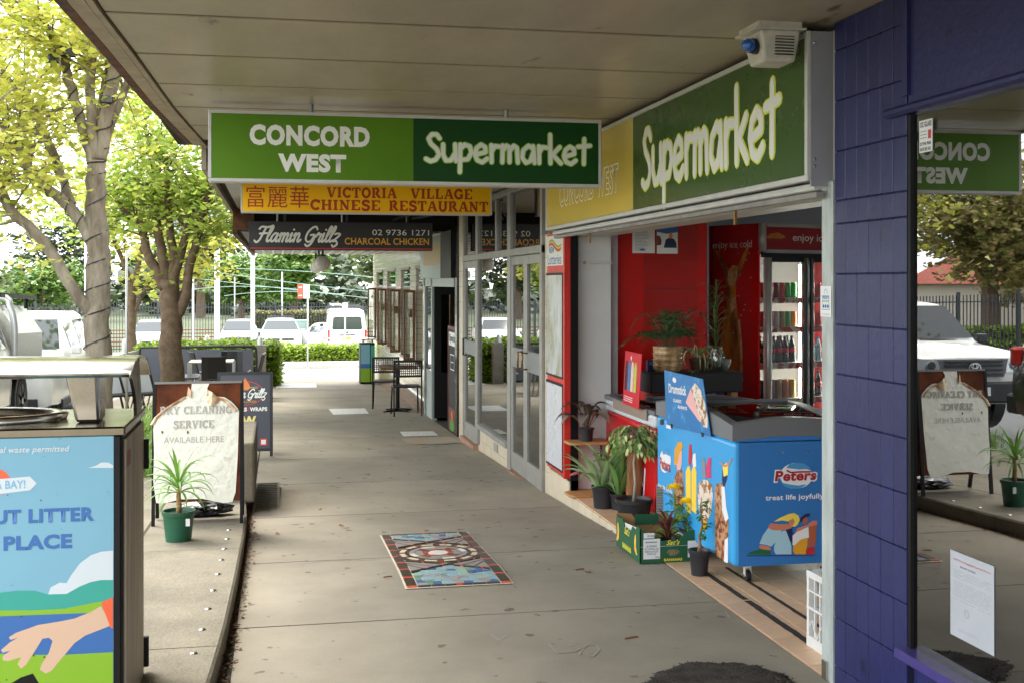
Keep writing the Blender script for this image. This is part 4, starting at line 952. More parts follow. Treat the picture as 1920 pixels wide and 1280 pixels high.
# ================================================================ litter bin (near left)
BX0, BX1, BY0, BY1, BZ0, BZ1 = -1.78, -.525, 3.98, 4.60, .04, 1.175
lb = thing('litter_bin', 'large street litter bin with blue poster and curved steel hood', 'bin', (-1.15, 4.3, .04), world=True)
side_m = mat('weathered_bin_side', s(140,126,108), .6, col2=s(190,178,158), vscale=9, stretch=(1,1,.12), detail=8)
bin_s = mat('bin_steel_top', s(150,140,122), .18, metal=1, var=.25, vscale=9)
hood_m = mat('polished_hood', s(168,162,148), .16, metal=1, col2=s(120,112,96), vscale=7, spots=(s(90,84,70), 22, .66), bump=.12, bscale=5)
MB().box((BX0,BY0+.012,BZ0),(BX1-.012,BY1,BZ1-.035)).build('body', black_p, lb, bevel=.015, seg=2)
MB().box((BX1-.014,BY0+.05,BZ0+.02),(BX1-.004,BY1-.01,BZ1-.05)).build('side_panel', side_m, lb)
MB().box((BX0,BY0,BZ0+.0),(BX1-.02,BY0+.013,BZ1-.036)).build('front_frame', black_p, lb)
MB().box((BX0-.01,BY0-.006,BZ1-.034),(BX1,BY1+.01,BZ1)).build('top_plate', bin_s, lb, bevel=.006)
for k, (z0, z1) in enumerate(((.93,1.05),(.13,.25))):
    MB().tube([(BX1+.002,BY1+.005,z0),(BX1+.002,BY1+.005,z1)], .013, 8).build('hinge', black_p, lb)
MB().box((BX1-.004,BY0+.08,1.02),(BX1-.0025,BY0+.17,1.075)).build('old_sticker', mat('faded_red_sticker', s(146,92,76), .7), lb)
mb = MB()                                  # chute ring in the top plate
rows = []
for a in range(33):
    q = 2*PI*a/32; rows.append([(-1.17+.40*math.cos(q)*k, 4.27+.21*math.sin(q)*k, BZ1+dz) for k, dz in ((1.0,.001),(1.02,.022),(.96,.03),(.9,.018),(.86,-.03),(.8,-.2))])
mb.strip(rows); mb.build('chute_ring', steel, lb, smooth=True)
mb = MB(); mb.face(FZ((-1.17,4.27,BZ1+.0012)), [(.35*math.cos(2*PI*i/24),.185*math.sin(2*PI*i/24)) for i in range(24)]); mb.build('chute', dark_in, lb)
# hood: curved sheet
prof = [(3.865,1.372),(3.878,1.362),(3.905,1.364),(3.95,1.378),(4.0,1.392),(4.07,1.405),(4.16,1.412),(4.26,1.410),(4.36,1.398),(4.44,1.378),(4.50,1.352),(4.56,1.318)]
def hoodsheet(x0, x1, dz=0):
    return [[(x, y, z+dz) for y, z in prof] for x in (x0, x1)]
mb = MB(); mb.strip(hoodsheet(-1.86,-.50)); mb.strip([r_[::-1] for r_ in hoodsheet(-1.86,-.50,-.006)])
for xq in (-1.86,-.50): mb.strip([[(xq, y, z), (xq, y, z-.006)] for y, z in prof])
mb.strip([[(-1.86,3.865,1.372),(-1.86,3.865,1.366)],[(-.5,3.865,1.372),(-.5,3.865,1.366)]])
mb.build('hood', hood_m, lb, auto=40)
for xq in (-1.62,-.68):
    mb = MB(); mb.add([(xq-.075,4.08,1.395),(xq+.045,4.08,1.395),(xq+.045,4.30,1.40),(xq-.075,4.30,1.40),(xq-.035,4.12,BZ1),(xq+.05,4.12,BZ1),(xq+.05,4.26,BZ1),(xq-.035,4.26,BZ1)], [(3,2,1,0),(4,5,6,7),(0,1,5,4),(1,2,6,5),(2,3,7,6),(3,0,4,7)])
    mb.build('hood_leg', steel, lb, bevel=.012, seg=2)
    # curved end bracket with cut lettering
    xb = -.535 if xq > -1 else -1.75
    out_ = [(3.99,1.385)]+[(y, z-.007) for y, z in prof[5:10]]+[(4.46,1.34),(4.50,1.27),(4.52,1.2),(4.52,BZ1)]+[(4.36,BZ1),(4.345,1.22),(4.30,1.27),(4.21,1.325),(4.10,1.36)]
    mb = MB(); F_ = Fr((xb,0,0),(0,1,0),(0,0,1)); mb.prism(F_, [(a, b) for a, b in out_], -.006, .006); mb.build('bracket', mat('bracket_steel', s(122,114,100), .35, metal=.9, var=.3, vscale=12), lb)
lt = text('RUBBISH', Fr((-.528,4.37,1.335),(0,.62,-.78),(0,.78,.62)), 0,-.018,.13,.022, ink, lb, .0, .03)
lb.location.y += .345
BY0 = 4.325
# poster on the front
PX1 = atY(213, 900, BY0).x
t = thing('litter_poster', 'blue council litter poster with reaching hand on the bin front', 'poster', (-1.1, BY0, .6), world=True)
fr = FY((0, BY0-.0005, 0)); X0 = -1.74
def px(u, v): q = atY(u, v, BY0); return (q.x, q.z)
mb = MB(); mb.face(fr, [(X0,.08),(PX1,.08),(PX1,1.150),(X0,1.150)], .0005); mb.build('sky_print', mat('poster_sky', s(120,168,188), .4, spec=.3, var=.07, vscale=1.5, spots=(s(104,146,162), 16, .7)), t)
def pr(name, pts, m, n, ext=False): mb = MB(); mb.face(fr, pts, n); return mb.build(name, m, t)
white_pr = mat('print_white', s(196,204,208), .4); blue_pr = mat('poster_blue', s(52,100,162), .35); green_hill = mat('poster_teal', s(52,152,138), .35); lime = mat('poster_lime', s(128,170,38), .35); skin = mat('poster_skin', s(204,170,144), .35); orange = mat('poster_orange', s(226,92,56), .35)
pr('cloud', [px(*q) for q in [(90,1115),(95,1100),(112,1091),(125,1092),(133,1078),(150,1055),(170,1040),(190,1033),(212,1031),(212,1115)]], white_pr, .0010)
pr('cloud', [px(*q) for q in [(166,876),(180,872),(190,866),(203,866),(212,871),(212,876)]], white_pr, .0010)
x_l = X0
pr('hill', [(x_l,px(0,1110)[1])]+[px(*q) for q in [(0,1110),(30,1106),(65,1106),(90,1113),(125,1112),(150,1098),(170,1090),(190,1086),(212,1086),(212,1160)]]+[(x_l,px(0,1160)[1])], green_hill, .0014)
pr('meadow', [(x_l,px(0,1143)[1])]+[px(*q) for q in [(0,1143),(60,1143),(120,1140),(160,1132),(212,1122),(212,1200)]]+[(x_l,px(0,1200)[1])], lime, .0018)
pr('water', [(x_l,px(0,1154)[1])]+[px(*q) for q in [(0,1154),(212,1146),(212,1250)]]+[(x_l,px(0,1250)[1])], blue_pr, .0022)
pr('grass', [(x_l,.081),(PX1,.081)]+[px(*q) for q in [(212,1221),(120,1226),(60,1226),(0,1224)]]+[(x_l,px(0,1224)[1])], lime, .0026)
pr('sleeve', [px(*q) for q in [(212,1118),(190,1128),(198,1150),(208,1176),(212,1176)]], orange, .0034)
pr('hand', [px(*q) for q in [(190,1134),(206,1166),(206,1172),(160,1190),(140,1204),(125,1222),(110,1240),(97,1256),(86,1261),(75,1254),(78,1244),(92,1222),(99,1200),(92,1194),(80,1196),(64,1222),(50,1244),(40,1252),(33,1244),(40,1230),(16,1238),(5,1236),(6,1228),(20,1218),(6,1222),(2,1217),(20,1202),(34,1194),(20,1198),(17,1193),(30,1185),(72,1170),(110,1164),(140,1158),(170,1146)]], skin, .0030)
pr('box_print', [px(*q) for q in [(20,1280),(40,1268),(62,1261),(74,1280),(74,1310),(10,1310)]], black_p, .0032)
pr('sun_print', [(px(0,903)[0]-.02+.055*math.cos(2*PI*i/24), px(0,903)[1]+.048*math.sin(2*PI*i/24)) for i in range(24)], orange, .0010)
pr('arrow_sign', [(x_l+.2,px(0,925)[1]),(px(0,925)),px(57,918),px(69,905),px(56,892),px(0,897),(x_l+.2,px(0,898)[1])], white_pr, .0016)
pb = mat('print_pale_blue', s(122,168,196), .5)
q0, q1 = px(48,897), px(0,921)
text('CANADA BAY!', fr, px(48,0)[0]-.215,px(0,916)[1],.215,px(0,900)[1]-px(0,916)[1], pb, t, .0022, .03)
def ptext(b, u0, v0, u1, v1, full, m, bold=.04, sh=0):   # full text; its right end sits at u1
    a, c = px(u0, v1), px(u1, v0); frac = (c[0]-a[0]); text(b, fr, c[0]-frac*full, a[1], frac*full, c[1]-a[1], m, t, .0022, bold, sh)
ptext('PUT LITTER', 0,949,177,982, 1.18, blue_pr, .045); ptext('IN ITS PLACE', 0,999,135,1032, 1.95, blue_pr, .045)
ptext('No household or commercial waste permitted', 0,834,131,852, 2.5, white_pr, .015, .25)
r = random.Random(6)
for k in range(24):
    a, b = r.uniform(-1.6,-.6), r.uniform(.12,1.1); mb = MB(); q = r.uniform(.0015,.004); mb.face(fr, [(a+q*math.cos(j*1.26), b+q*math.sin(j*1.26)) for j in range(5)], .004); mb.build('grime_spot', rust_dk, t)

# ================================================================ sandwich boards
def aframe(name, label, cat, u0, u1, vt, vb, D, depth, fm, thick=.022):
    pass
t = thing('sandwich_board', 'rusty sandwich board with peeling white dry cleaning sign', 'sign board', (-.529, 8.2, gpf(8.2)))
W2, H2 = .290, .955
rust = mat('rust_paint', s(104,54,28), .75, spec=.2, col2=s(66,34,20), vscale=7, bump=.3, bscale=50)
peel = mat('blistered_white_film', s(234,232,216), .5, var=.1, vscale=3.5, bump=.9, bscale=22, spots=(s(196,190,160), 6, .66))
lean = .10
F1 = Fr((0,0,0),(1,0,0),(0,lean,1))
mb = MB(); mb.fbox(F1, -W2,.155,W2,H2, -.012,.0); mb.build('board', rust, t)
for sx in (-1, 1):
    mb = MB(); mb.fbox(F1, sx*W2-.011,.0,sx*W2+.011,H2+.01, -.018,.006); mb.build('leg', black_p, t)
    mb = MB(); F2 = Fr((0,.30,0),(1,0,0),(0,-.22,1)); mb.fbox(F2, sx*W2-.011,.0,sx*W2+.011,H2-.02, -.014,.010); mb.build('leg', black_p, t)
mb = MB(); mb.fbox(F1, -W2,H2-.004,W2,H2+.012, -.02,.007); mb.build('top_bar', mat('grey_bar', s(120,116,110), .6), t)
mb = MB(); F2 = Fr((0,.30,0),(1,0,0),(0,-.22,1)); mb.fbox(F2, -W2,.11,W2,H2-.02, -.01,.0); mb.build('back_board', rust, t)
def bp(u, v): q = atY(u, v, 8.2+.05); return (q.x+.529, (q.z-gpf(8.2))/1.005)
film = [(294,940),(288,900),(289,850),(287,802),(290,784),(298,774),(309,764),(321,756),(336,748),(350,740),(352,740),(357,734),(359,716),(392,716),(388,726),(392,735),(402,741),(420,742),(433,750),(443,760),(448,768),(446,850),(442,920),(436,938),(420,940),(380,932),(340,933),(310,940)]
P = [bp(*q) for q in film]; cx_, cz_ = 0, .5; rr = [P]; 
mb = MB(); mb.prism(F1, P, .001, .0065); mb.build('film', peel, t)
ye = mat('film_edge', s(226,208,176), .6, col2=s(170,120,76), vscale=18)
for path in ([(288,794),(296,780),(310,766),(330,753),(350,742)], [(394,736),(408,741),(424,745),(436,755),(447,768)]):
    Q = [bp(*q) for q in path]; mb = MB(); rows = []
    for i, (a, b) in enumerate(Q):
        wv = .006*math.sin(i*2.1); rows.append([F1.p(a-.004+.012*math.cos(x)-.01, b-.012+.014*math.sin(x)+wv*.5, .010+.010*math.sin(x)) for x in (0,.8,1.6,2.4,3.2)])
    mb.strip(rows); mb.build('peeled_curl', ye, t, smooth=True)
mb = MB(); mb.add([F1.p(*bp(388,728),.006), F1.p(*bp(398,733),.030), F1.p(*bp(396,760),.034), F1.p(*bp(388,748),.012), F1.p(*bp(413,748),.008)], [(0,3,2,1),(1,2,4)]); mb.build('peeled_flap', ye, t)
mb = MB(); mb.add([F1.p(*bp(350,738),.006), F1.p(*bp(357,745),.026), F1.p(*bp(358,730),.026), F1.p(*bp(352,722),.008)], [(0,1,2,3)]); mb.build('peeled_flap', ye, t)
grl = mat('faded_letter_grey', s(172,168,160), .6); whl = mat('letter_halo', s(238,238,230), .5)
def st(word, u0, u1, v0, v1, fn=serif):
    a, b = bp(u0, v1), bp(u1, v0)
    if fn is serif: serif(word, F1, a[0], a[1], b[0]-a[0], b[1]-a[1], whl, t, .30, n=.0085); serif(word, F1, a[0], a[1], b[0]-a[0], b[1]-a[1], grl, t, .23, n=.0125)
    else: text(word, F1, a[0], a[1], b[0]-a[0], b[1]-a[1], grl, t, .0088, .0)
st('DRY CLEANING', 300,434,758,775); st('SERVICE', 325,401,785,801); st('AVAILABLE HERE', 307,420,815,829, None)
for q in ((304,808),(352,808)): 
    a = bp(*q); mb = MB(); mb.face(F1, [(a[0]+.006*math.cos(j*1.2), a[1]+.012*math.sin(j*1.2)) for j in range(5)], .0135); mb.build('tear', rust, t)
# things behind the board: black bag with bottle
t = thing('plastic_bag', 'crumpled black plastic bag on the platform behind the board', 'bag', (-.52, 8.62, gpf(8.6)))
mb = MB(); bm = bmesh.new(); bmesh.ops.create_icosphere(bm, subdivisions=3, radius=1)
for v in bm.verts:
    k = 1+.35*noise.noise(v.co*2.2)+.18*noise.noise(v.co*6); v.co = Vector((v.co.x*.20*k, v.co.y*.10*k, max(-.0, v.co.z*.055*k+.045)))
me = bpy.data.meshes.new('bag'); bm.to_mesh(me); bm.free(); me.materials.append(mat('black_bag', s(22,22,24), .25, spec=.6, bump=.5, bscale=25)); link('bag', me, t)

t = thing('sandwich_board', 'dark grey sandwich board with flame logo and yellow NOW', 'sign board', (-.35, 13.25, gz(13.3)+.01))
F1 = Fr((0,0,0),(1,0,0),(0,.12,1)); Wd, Hd = .285, .92
chf = mat('charcoal_board', s(66,68,78), .35, var=.1)
mb = MB(); mb.fbox(F1, -Wd,.06,Wd,Hd, -.012,.0); mb.build('board', chf, t)
for sx in (-1, 1):
    mb = MB(); mb.fbox(F1, sx*Wd-.016,.0,sx*Wd+.016,Hd+.016, -.02,.008); mb.build('leg', black_pl, t)
    mb = MB(); F2 = Fr((0,.42,0),(1,0,0),(0,-.33,1)); mb.fbox(F2, sx*Wd-.016,.0,sx*Wd+.016,Hd-.03, -.016,.012); mb.build('leg', black_pl, t)
for b in (Hd, .075): mb = MB(); mb.fbox(F1, -Wd+.016,b-.016,Wd-.016,b+.016, -.019,.0075); mb.build('rail', black_pl, t)
mb = MB(); strokes(mb, F1, [arcp(0,.70,.20,.13,15,165,16)], .008, n=.002); strokes(mb, F1, [arcp(0,.70,.20,.13,200,340,16)], .008, n=.002); mb.build('logo_ring', mat('logo_red', s(196,70,66), .5), t)
mb = MB(); mb.face(F1, [(-.06,.76),(-.045,.80),(-.02,.83),(0,.875),(.02,.835),(.045,.80),(.055,.76),(.03,.735),(-.03,.735)], .003); mb.build('flame', mat('flame_orange', s(232,130,60), .5), t)
mb = MB(); strokes(mb, F1, [[(-.14,.77),(.14,.755)],[(-.14,.755),(.14,.77)]], .006, n=.004); mb.build('skewers', mat('skewer', s(196,160,90), .5), t)
script('Flamin Grillz', F1, -.26,.62,.51,.13, let_w, t, .22, n=.005); text('CHARCOAL CHICKEN', F1, -.13,.595,.25,.025, mat('letter_amber', s(236,176,40)), t, .005)
text('BURGERS', F1, -.25,.50,.27,.045, let_w, t, .003, .05); text('WRAPS', F1, .05,.50,.19,.045, let_w, t, .003, .05)
mb = MB(); mb.fbox(F1, .028,.50,.038,.545, .001,.003); mb.build('bar', inkr, t)
text('NOW', F1, -.24,.335,.36,.115, mat('letter_yellow_pale', s(232,214,130), .5), t, .003, .05)
mb = MB(); mb.fbox(F1, -.24,.12,.12,.29, .0005,.003); mb.build('photo_patch', mat('photo_patch', s(150,128,110), .5, var=.4, vscale=12), t)
mb = MB(); mb.fbox(F1, .16,.12,.24,.20, .0005,.003); mb.build('red_label', inkr, t); mb = MB(); mb.fbox(F1, .175,.135,.225,.185, .0035,.004); mb.build('label_patch', pw, t)

# ================================================================ plants
def blade(L_, wd, up=1.0, droop=1.0, n=7, fold=.25, tip=.1, base=.5):
    rows = []; x = 0; z = 0; a = math.atan2(up, 1)
    for i in range(n+1):
        f = i/n; k = (base+(1-base)*min(1, f*4))*(1 if f < .45 else max(tip*(f < 1), 1-((f-.45)/.55)**1.6))
        if i: x += L_/n*math.cos(a); z += L_/n*math.sin(a); a -= droop*(.35+1.3*f)/n*2.2
        h = wd/2*k; rows.append([(x, -h, z+h*fold*2), (x, 0, z), (x, h, z+h*fold*2)])
    return rows
def leaf_me(rows, m, name='leaf'): mb = MB(); mb.strip(rows); me = mb.mesh(name, True); me.materials.append(m); return me
def rosette(root, n, kinds, z0, rad=.02, seed=1, tilt=0, ang=(0, 2*PI), scale=(.8,1.1), cx=0, cy=0):
    r_ = random.Random(seed)
    for i in range(n):
        me = r_.choice(kinds); o = link('leaf', me, root, (cx, cy, z0)); a = ang[0]+(ang[1]-ang[0])*(i+r_.uniform(-.3,.3))/n
        o.rotation_euler = (r_.uniform(-.15,.15), -r_.uniform(-.15,.15)+tilt, a+ (i*0)); k = r_.uniform(*scale); o.scale = (k, k, k)
        o.location = (cx+rad*math.cos(a), cy+rad*math.sin(a), z0)
pot_bk = mat('black_plant_pot', s(42,43,46), .45, var=.2, vscale=14)
soil = mat('potting_soil', s(60,44,32), .95, var=.4, vscale=30, bump=.8, bscale=60)
def pot(root, r0, r1, h, m=pot_bk, rim=.012):
    MB().lathe([(.001,.004),(r0*.97,.004),(r0,.0),(r0+(r1-r0)*.8,h*.80),(r1,h*.86),(r1+.004,h*.87),(r1+.006,h),(r1-rim*.5,h),(r1-rim,h*.88),(.001,h*.88)], n=28, cap=False).build('pot', m, root, auto=45)
    MB().lathe([(r1-rim-.001,h*.885),(r1*.5,h*.90),(.001,h*.89)], n=18, cap=False).build('soil', soil, root, smooth=True)
# dracaena-like palm in green pot on the platform
t = thing('potted_plant', 'spiky young palm in a small green pot on the platform', 'potted plant', (-.606, 7.60, gpf(7.6)))
pot(t, .078, .098, .19, mat('green_plant_pot', s(30,92,66), .45, var=.25, vscale=10))
mb = MB(); mb.box((.05,-.088,.105),(.075,-.083,.15)); mb.build('pot_label', pw, t)
cane = mat('palm_cane', s(168,134,82), .8, var=.35, vscale=26, stretch=(1,1,6))
mb = MB(); mb.tube([(0,0,.15),(.004,0,.22),(.0,0,.28),(.01,0,.36)], [.018,.016,.014,.012], 10); mb.build('stem', cane, t, smooth=True)
pl = leafmat('palm_leaf', s(70,118,44), s(120,160,66), .25)
K1 = [leaf_me(blade(.30,.022,.7,.9), pl), leaf_me(blade(.30,.022,1.6,.7), pl), leaf_me(blade(.28,.020,.25,.8), pl)]
rosette(t, 9, [K1[2]], .30, seed=3, rad=.012); rosette(t, 13, [K1[0]], .33, seed=4, rad=.01); rosette(t, 7, [K1[1]], .36, seed=5, rad=.008)
K1b = leaf_me(blade(.27,.024,7,.25), pl)
rosette(t, 3, [K1b], .36, seed=6, rad=.005)
# big black pot with variegated fig tree
fig = leafmat('variegated_fig_leaf', s(74,110,44), s(206,208,140), .2)
def small_leaf(L_, wd, m, name='leaf'):
    rows = [[(0,-.0005,0),(0,0,0),(0,.0005,0)],[(L_*.3,-wd*.48,.004),(L_*.3,0,0),(L_*.3,wd*.48,.004)],[(L_*.65,-wd*.36,-.004),(L_*.65,0,-.006),(L_*.65,wd*.36,-.004)],[(L_,-.0005,-L_*.3),(L_,0,-L_*.3),(L_,.0005,-L_*.3)]]
    return leaf_me(rows, m, name)
t = thing('potted_tree', 'small variegated fig standard in the largest black pot', 'potted tree', (2.42, 7.80, .0))
pot(t, .098, .125, .19)
mb = MB(); mb.tube([(0,0,.16),(.012,.0,.3),(.0,0,.44),(.014,0,.52)], [.013,.011,.010,.008], 10); mb.build('trunk', mat('fig_bark', s(170,160,136), .8, var=.3, vscale=20), t, smooth=True)
fl = [small_leaf(.052,.026, leafmat('fig_leaf_green', s(108,148,60), s(84,124,48), .2, isl=False)), small_leaf(.056,.03, leafmat('fig_leaf_pale', s(226,228,168), s(184,200,116), .2, isl=False))]
r = random.Random(12); tw = MB()
for b in range(60):
    a = r.random()*2*PI; L_ = r.uniform(.07,.165); h0 = .50+r.random()*.16; P = bez([(.01,0,h0),(.01+L_*.5*math.cos(a),L_*.5*math.sin(a),h0+.09),(L_*math.cos(a),L_*math.sin(a),h0+r.uniform(-.02,.03)),(L_*1.15*math.cos(a),L_*1.15*math.sin(a),h0-r.uniform(-.02,.05))], 9); tw.tube(P, .0022, 4)
    for k in range(2, 10):
        o = link('leaf', fl[r.random() < .42], t, P[k]); o.rotation_euler = (r.uniform(-.6,.6), r.uniform(.3,1.3), a+r.uniform(-1.5,1.5)); sc_ = r.uniform(.7,1.1); o.scale = (sc_,)*3
tw.build('twigs', MATS['fig_bark'], t)
# bromeliads in black pot
br1 = leafmat('bromeliad_leaf', s(172,194,144), s(136,170,116), .12, isl=False)
t = thing('potted_plant', 'grey green bromeliad with pink flower spike in black pot', 'potted plant', (2.395, 8.48, .0))
pot(t, .072, .088, .165)
B1 = [leaf_me(blade(.40,.048,2.2,.35,fold=.35,tip=.35), br1), leaf_me(blade(.36,.046,1.2,.6,fold=.35,tip=.35), br1), leaf_me(blade(.24,.036,.6,.9,fold=.3,tip=.3), br1)]
rosette(t, 9, [B1[0]], .15, seed=21, rad=.03, cx=-.03); rosette(t, 8, [B1[1],B1[2]], .15, seed=22, rad=.035, cx=-.02); rosette(t, 6, [B1[0]], .15, seed=27, rad=.02, cx=.05, scale=(.8,1.15))
mb = MB(); mb.tube(bez([(-.02,0,.17),(-.10,-.02,.27),(-.19,-.03,.275)],8), .004, 6); mb.build('flower_stalk', mat('pink_stalk', s(196,130,134), .6), t)
mb = MB(); mb.tube([(-.18,-.03,.275),(-.215,-.032,.272),(-.25,-.034,.262),(-.27,-.035,.255)], [.004,.013,.010,.002], 8); mb.build('flower', mat('pink_flower', s(196,84,120), .6, col2=s(120,130,70), vscale=20), t, smooth=True)
t = thing('potted_plant', 'tall upright bromeliad with broad glossy leaves behind the fig pot', 'potted plant', (2.495, 8.40, .0))
pot(t, .06, .075, .12)
br2 = leafmat('bromeliad_green', s(120,162,86), s(88,134,66), .12, isl=False)
B2 = [leaf_me(blade(.44,.056,2.8,.3,fold=.3,tip=.45), br2), leaf_me(blade(.30,.048,1.1,.8,fold=.3,tip=.4), br2)]
mb = MB(); mb.tube([(0,0,.10),(-.01,0,.3),(-.02,0,.4)], [.016,.014,.01], 8); mb.build('stem', cane, t)
for zz, sd_ in ((.10,31),(.20,32),(.30,33)): rosette(t, 8, [B2[0],B2[1]], zz, seed=sd_, rad=.02, scale=(.65,.95))
t = thing('tree_stump', 'rough brown bark log standing behind the potted plants', 'log', (2.53, 8.14, 0))
mb = MB(); rows = []
for z_ in (0,.1,.2,.3,.4,.45): rows.append([((.05+.012*math.sin(5*a*2*PI/20+z_*9)+.008*math.sin(9*a+z_*20))*math.cos(2*PI*a/20), (.05+.01*math.sin(7*a))*math.sin(2*PI*a/20), z_) for a in range(20)])
mb.strip(rows, True); mb.face(FZ((0,0,.45)), [(p_[0],p_[1]) for p_ in rows[-1]]); mb.build('log', mat('rough_bark', s(150,104,66), .95, var=.5, vscale=10, stretch=(1,1,.3), bump=1, bscale=26), t)
# calathea on wooden shelf
t = thing('corner_shelf', 'small wooden shelf unit beside the red poster case', 'shelf', (2.36, 9.02, 0))
wd_ = mat('light_timber', s(196,146,90), .55, var=.25, vscale=5, stretch=(1,6,1))
for zz in (.42,.012):
    mb = MB(); mb.prism(FZ((0,0,zz)), [(-.12,.06),(-.12,-.10),(-.08,-.13),(.18,-.13),(.22,-.09),(.22,.14),(-.0,.14)], -.010, .010); mb.build('shelf_board', wd_, t, bevel=.003)
for (x_, y_) in ((.20,.12),(-.05,.12),(.20,-.08)): MB().tube([(x_,y_,0),(x_,y_,.41)], .008, 8).build('leg', MATS['maroon_frame'], t)
t = thing('potted_plant', 'dark purple leaved calathea in a black pot on the shelf', 'potted plant', (2.40, 8.99, .4305))
pot(t, .046, .055, .105)
cal = leafmat('calathea_leaf', s(84,52,56), s(66,70,46), .1, isl=False); cal2 = leafmat('calathea_silver', s(140,136,120), s(108,88,90), .1, isl=False)
def broad(L_, wd, m):
    rows = []
    for i in range(8):
        f = i/7; k = math.sin(PI*min(1,f*.92+.06))**.8 if f < .99 else .02; x = .06+L_*f; z = .07+.05*math.sin(f*2.2)-.07*f*f; h = wd/2*k; rows.append([(x,-h,z+.01*k),(x,0,z),(x,h,z+.01*k)])
    rows = [[(0,-.002,0),(0,0,0),(0,.002,0)]]+rows; return leaf_me(rows, m)
CL = [broad(.115,.062,cal), broad(.12,.066,cal2), broad(.12,.035,cal)]
rosette(t, 7, [CL[1],CL[0]], .09, seed=41, rad=.01, scale=(1.1,1.5)); rosette(t, 6, [CL[2],CL[0]], .11, seed=42, rad=.005, tilt=-.5, scale=(1.1,1.5))
# small pot with bonsai-like stem
t = thing('potted_plant', 'thin knobbly stemmed seedling in the small black pot in front', 'potted plant', (2.385, 6.42, 0))
pot(t, .046, .059, .145)
mb = MB(); P = [(-.005,0,.12),(.005,0,.17),(0,0,.22),(.018,.0,.28),(.014,0,.33),(.005,0,.38),(.012,0,.43)]; mb.tube(P, [.012,.010,.009,.007,.006,.0045,.002], 8)
r = random.Random(15); sl = small_leaf(.024,.013, leafmat('seedling_leaf', s(96,150,50), s(70,124,40), .25, isl=False)); tips = []
for k in range(11):
    z_ = .20+k*.021; a = r.random()*6.28; L_ = r.uniform(.02,.05); b0 = Vector((.012,0,z_)); e_ = b0+Vector((L_*math.cos(a), L_*math.sin(a), .015)); mb.tube([b0, e_], [.0025,.0012], 5); tips.append((b0.lerp(e_, .5), a)); tips.append((e_, a))
mb.build('stem', mat('seedling_stem', s(150,124,100), .8, var=.4, vscale=40), t, smooth=True)
for e_, a in tips:
    for j in range(4): o = link('leaf', sl, t, e_); o.rotation_euler = (0, r.uniform(-.6,.5), a+j*1.57+r.uniform(-.4,.4)); k_ = r.uniform(.8,1.4); o.scale = (k_,)*3

# ================================================================ banana box with marigolds
t = thing('banana_box', 'green cardboard banana box standing half on the tiled step', 'box', (2.13, 6.74, -.0), rz=-.0)
gb = mat('green_cardboard', s(30,88,54), .55, var=.08, vscale=5); brn = mat('brown_cardboard', s(168,128,78), .8, var=.1); wht = mat('white_cardboard', s(204,204,200), .7)
# front face follows -Y, long side -X; footprint .39 x .50
L0, W0, Hb = .39, .50, .215
fr = FY((0,0,0))
front = [(0,0),(L0,0),(L0,.185),(.31,.19),(.285,.17),(.25,.135),(.14,.13),(.11,.145),(.0,.21)]
mb = MB(); mb.prism(fr, front, -.006, 0); mb.build('front_wall', gb, t)
F_ = FX((0,0,0)); left = [(0,0),(0,.205),(-.06,.215),(-.10,.18),(-.16,.19),(-.19,.155),(-.33,.16),(-.36,.20),(-.42,.19),(-.5,.20),(-.5,0)]
mb = MB(); mb.prism(F_, left, -.006, 0); mb.build('side_wall', gb, t)
mb = MB(); mb.prism(FY((0,W0,0)), [(0,0),(L0,0),(L0,.20),(.3,.21),(.27,.16),(.13,.16),(.1,.20),(0,.21)], -.0, .006); mb.build('back_wall', brn, t)
mb = MB(); mb.prism(FX((L0,0,0)), left, 0, .006); mb.build('side_wall', wht, t)
MB().box((.006,.006,.003),(L0-.006,W0-.006,.008)).build('base', brn, t)
mb = MB(); mb.prism(FY((0,.492,0)), [(.12,.13),(.28,.13),(.28,.195),(.12,.195)], .001, .004); mb.build('inner_flap', gb, t)
mb = MB(); mb.prism(FX((.008,0,0)), [(-.03,.05),(-.47,.05),(-.47,.17),(-.03,.2)], -.004, -.001); mb.build('inner_liner', wht, t)
mb = MB(); mb.face(fr, [(.02,.025),(.125,.025),(.125,.145),(.02,.145)], .001); mb.build('label', pw, t); mb = MB(); mb.face(fr, [(.022,.150),(.09,.150),(.09,.182),(.022,.182)], .001); mb.build('label', pw, t)
mb = MB(); mb.face(fr, [(.30,.025),(.375,.025),(.375,.125),(.30,.125)], .001); mb.build('label', pw, t)
yl = mat('print_yellow', s(222,206,60), .5)
text("Sat's", fr, .165,.105,.085,.03, yl, t, .0012, .02, .4); text('BANANAS', fr, .15,.008,.115,.017, yl, t, .0012, .04)
text('BANANAS', fr, .035,.122,.07,.009, ink, t, .002, .03); text('Grown in Australia', fr, .045,.158,.043,.016, ink, t, .002, .0)
text("Sat's BANANAS\nNo. 2 plantation road\nBuderim north QLD\nPh 5445 2222", fr, .03,.05,.085,.06, ink, t, .002, .0); text('13kg', fr, .095,.03,.026,.010, ink, t, .002, .03)
mb = MB(); mb.face(fr, [(.165,.062),(.18,.078),(.235,.076),(.25,.062),(.225,.042),(.19,.040)], .0012); mb.build('hand_hole', mat('hole_print', s(140,130,90), .7, var=.5, vscale=20), t)
mb = MB(); mb.face(fr, [(.0,.098),(.39,.098),(.39,.1),(0,.1)], .0009); mb.build('crease', white_pr, t)
FL = FX((-.0,0,0))
text('BANANAS', FL, -.36,.02,.18,.035, yl, t, .0012, .05); text("Sat's", FL, -.32,.115,.11,.05, yl, t, .0012, .02, .4)
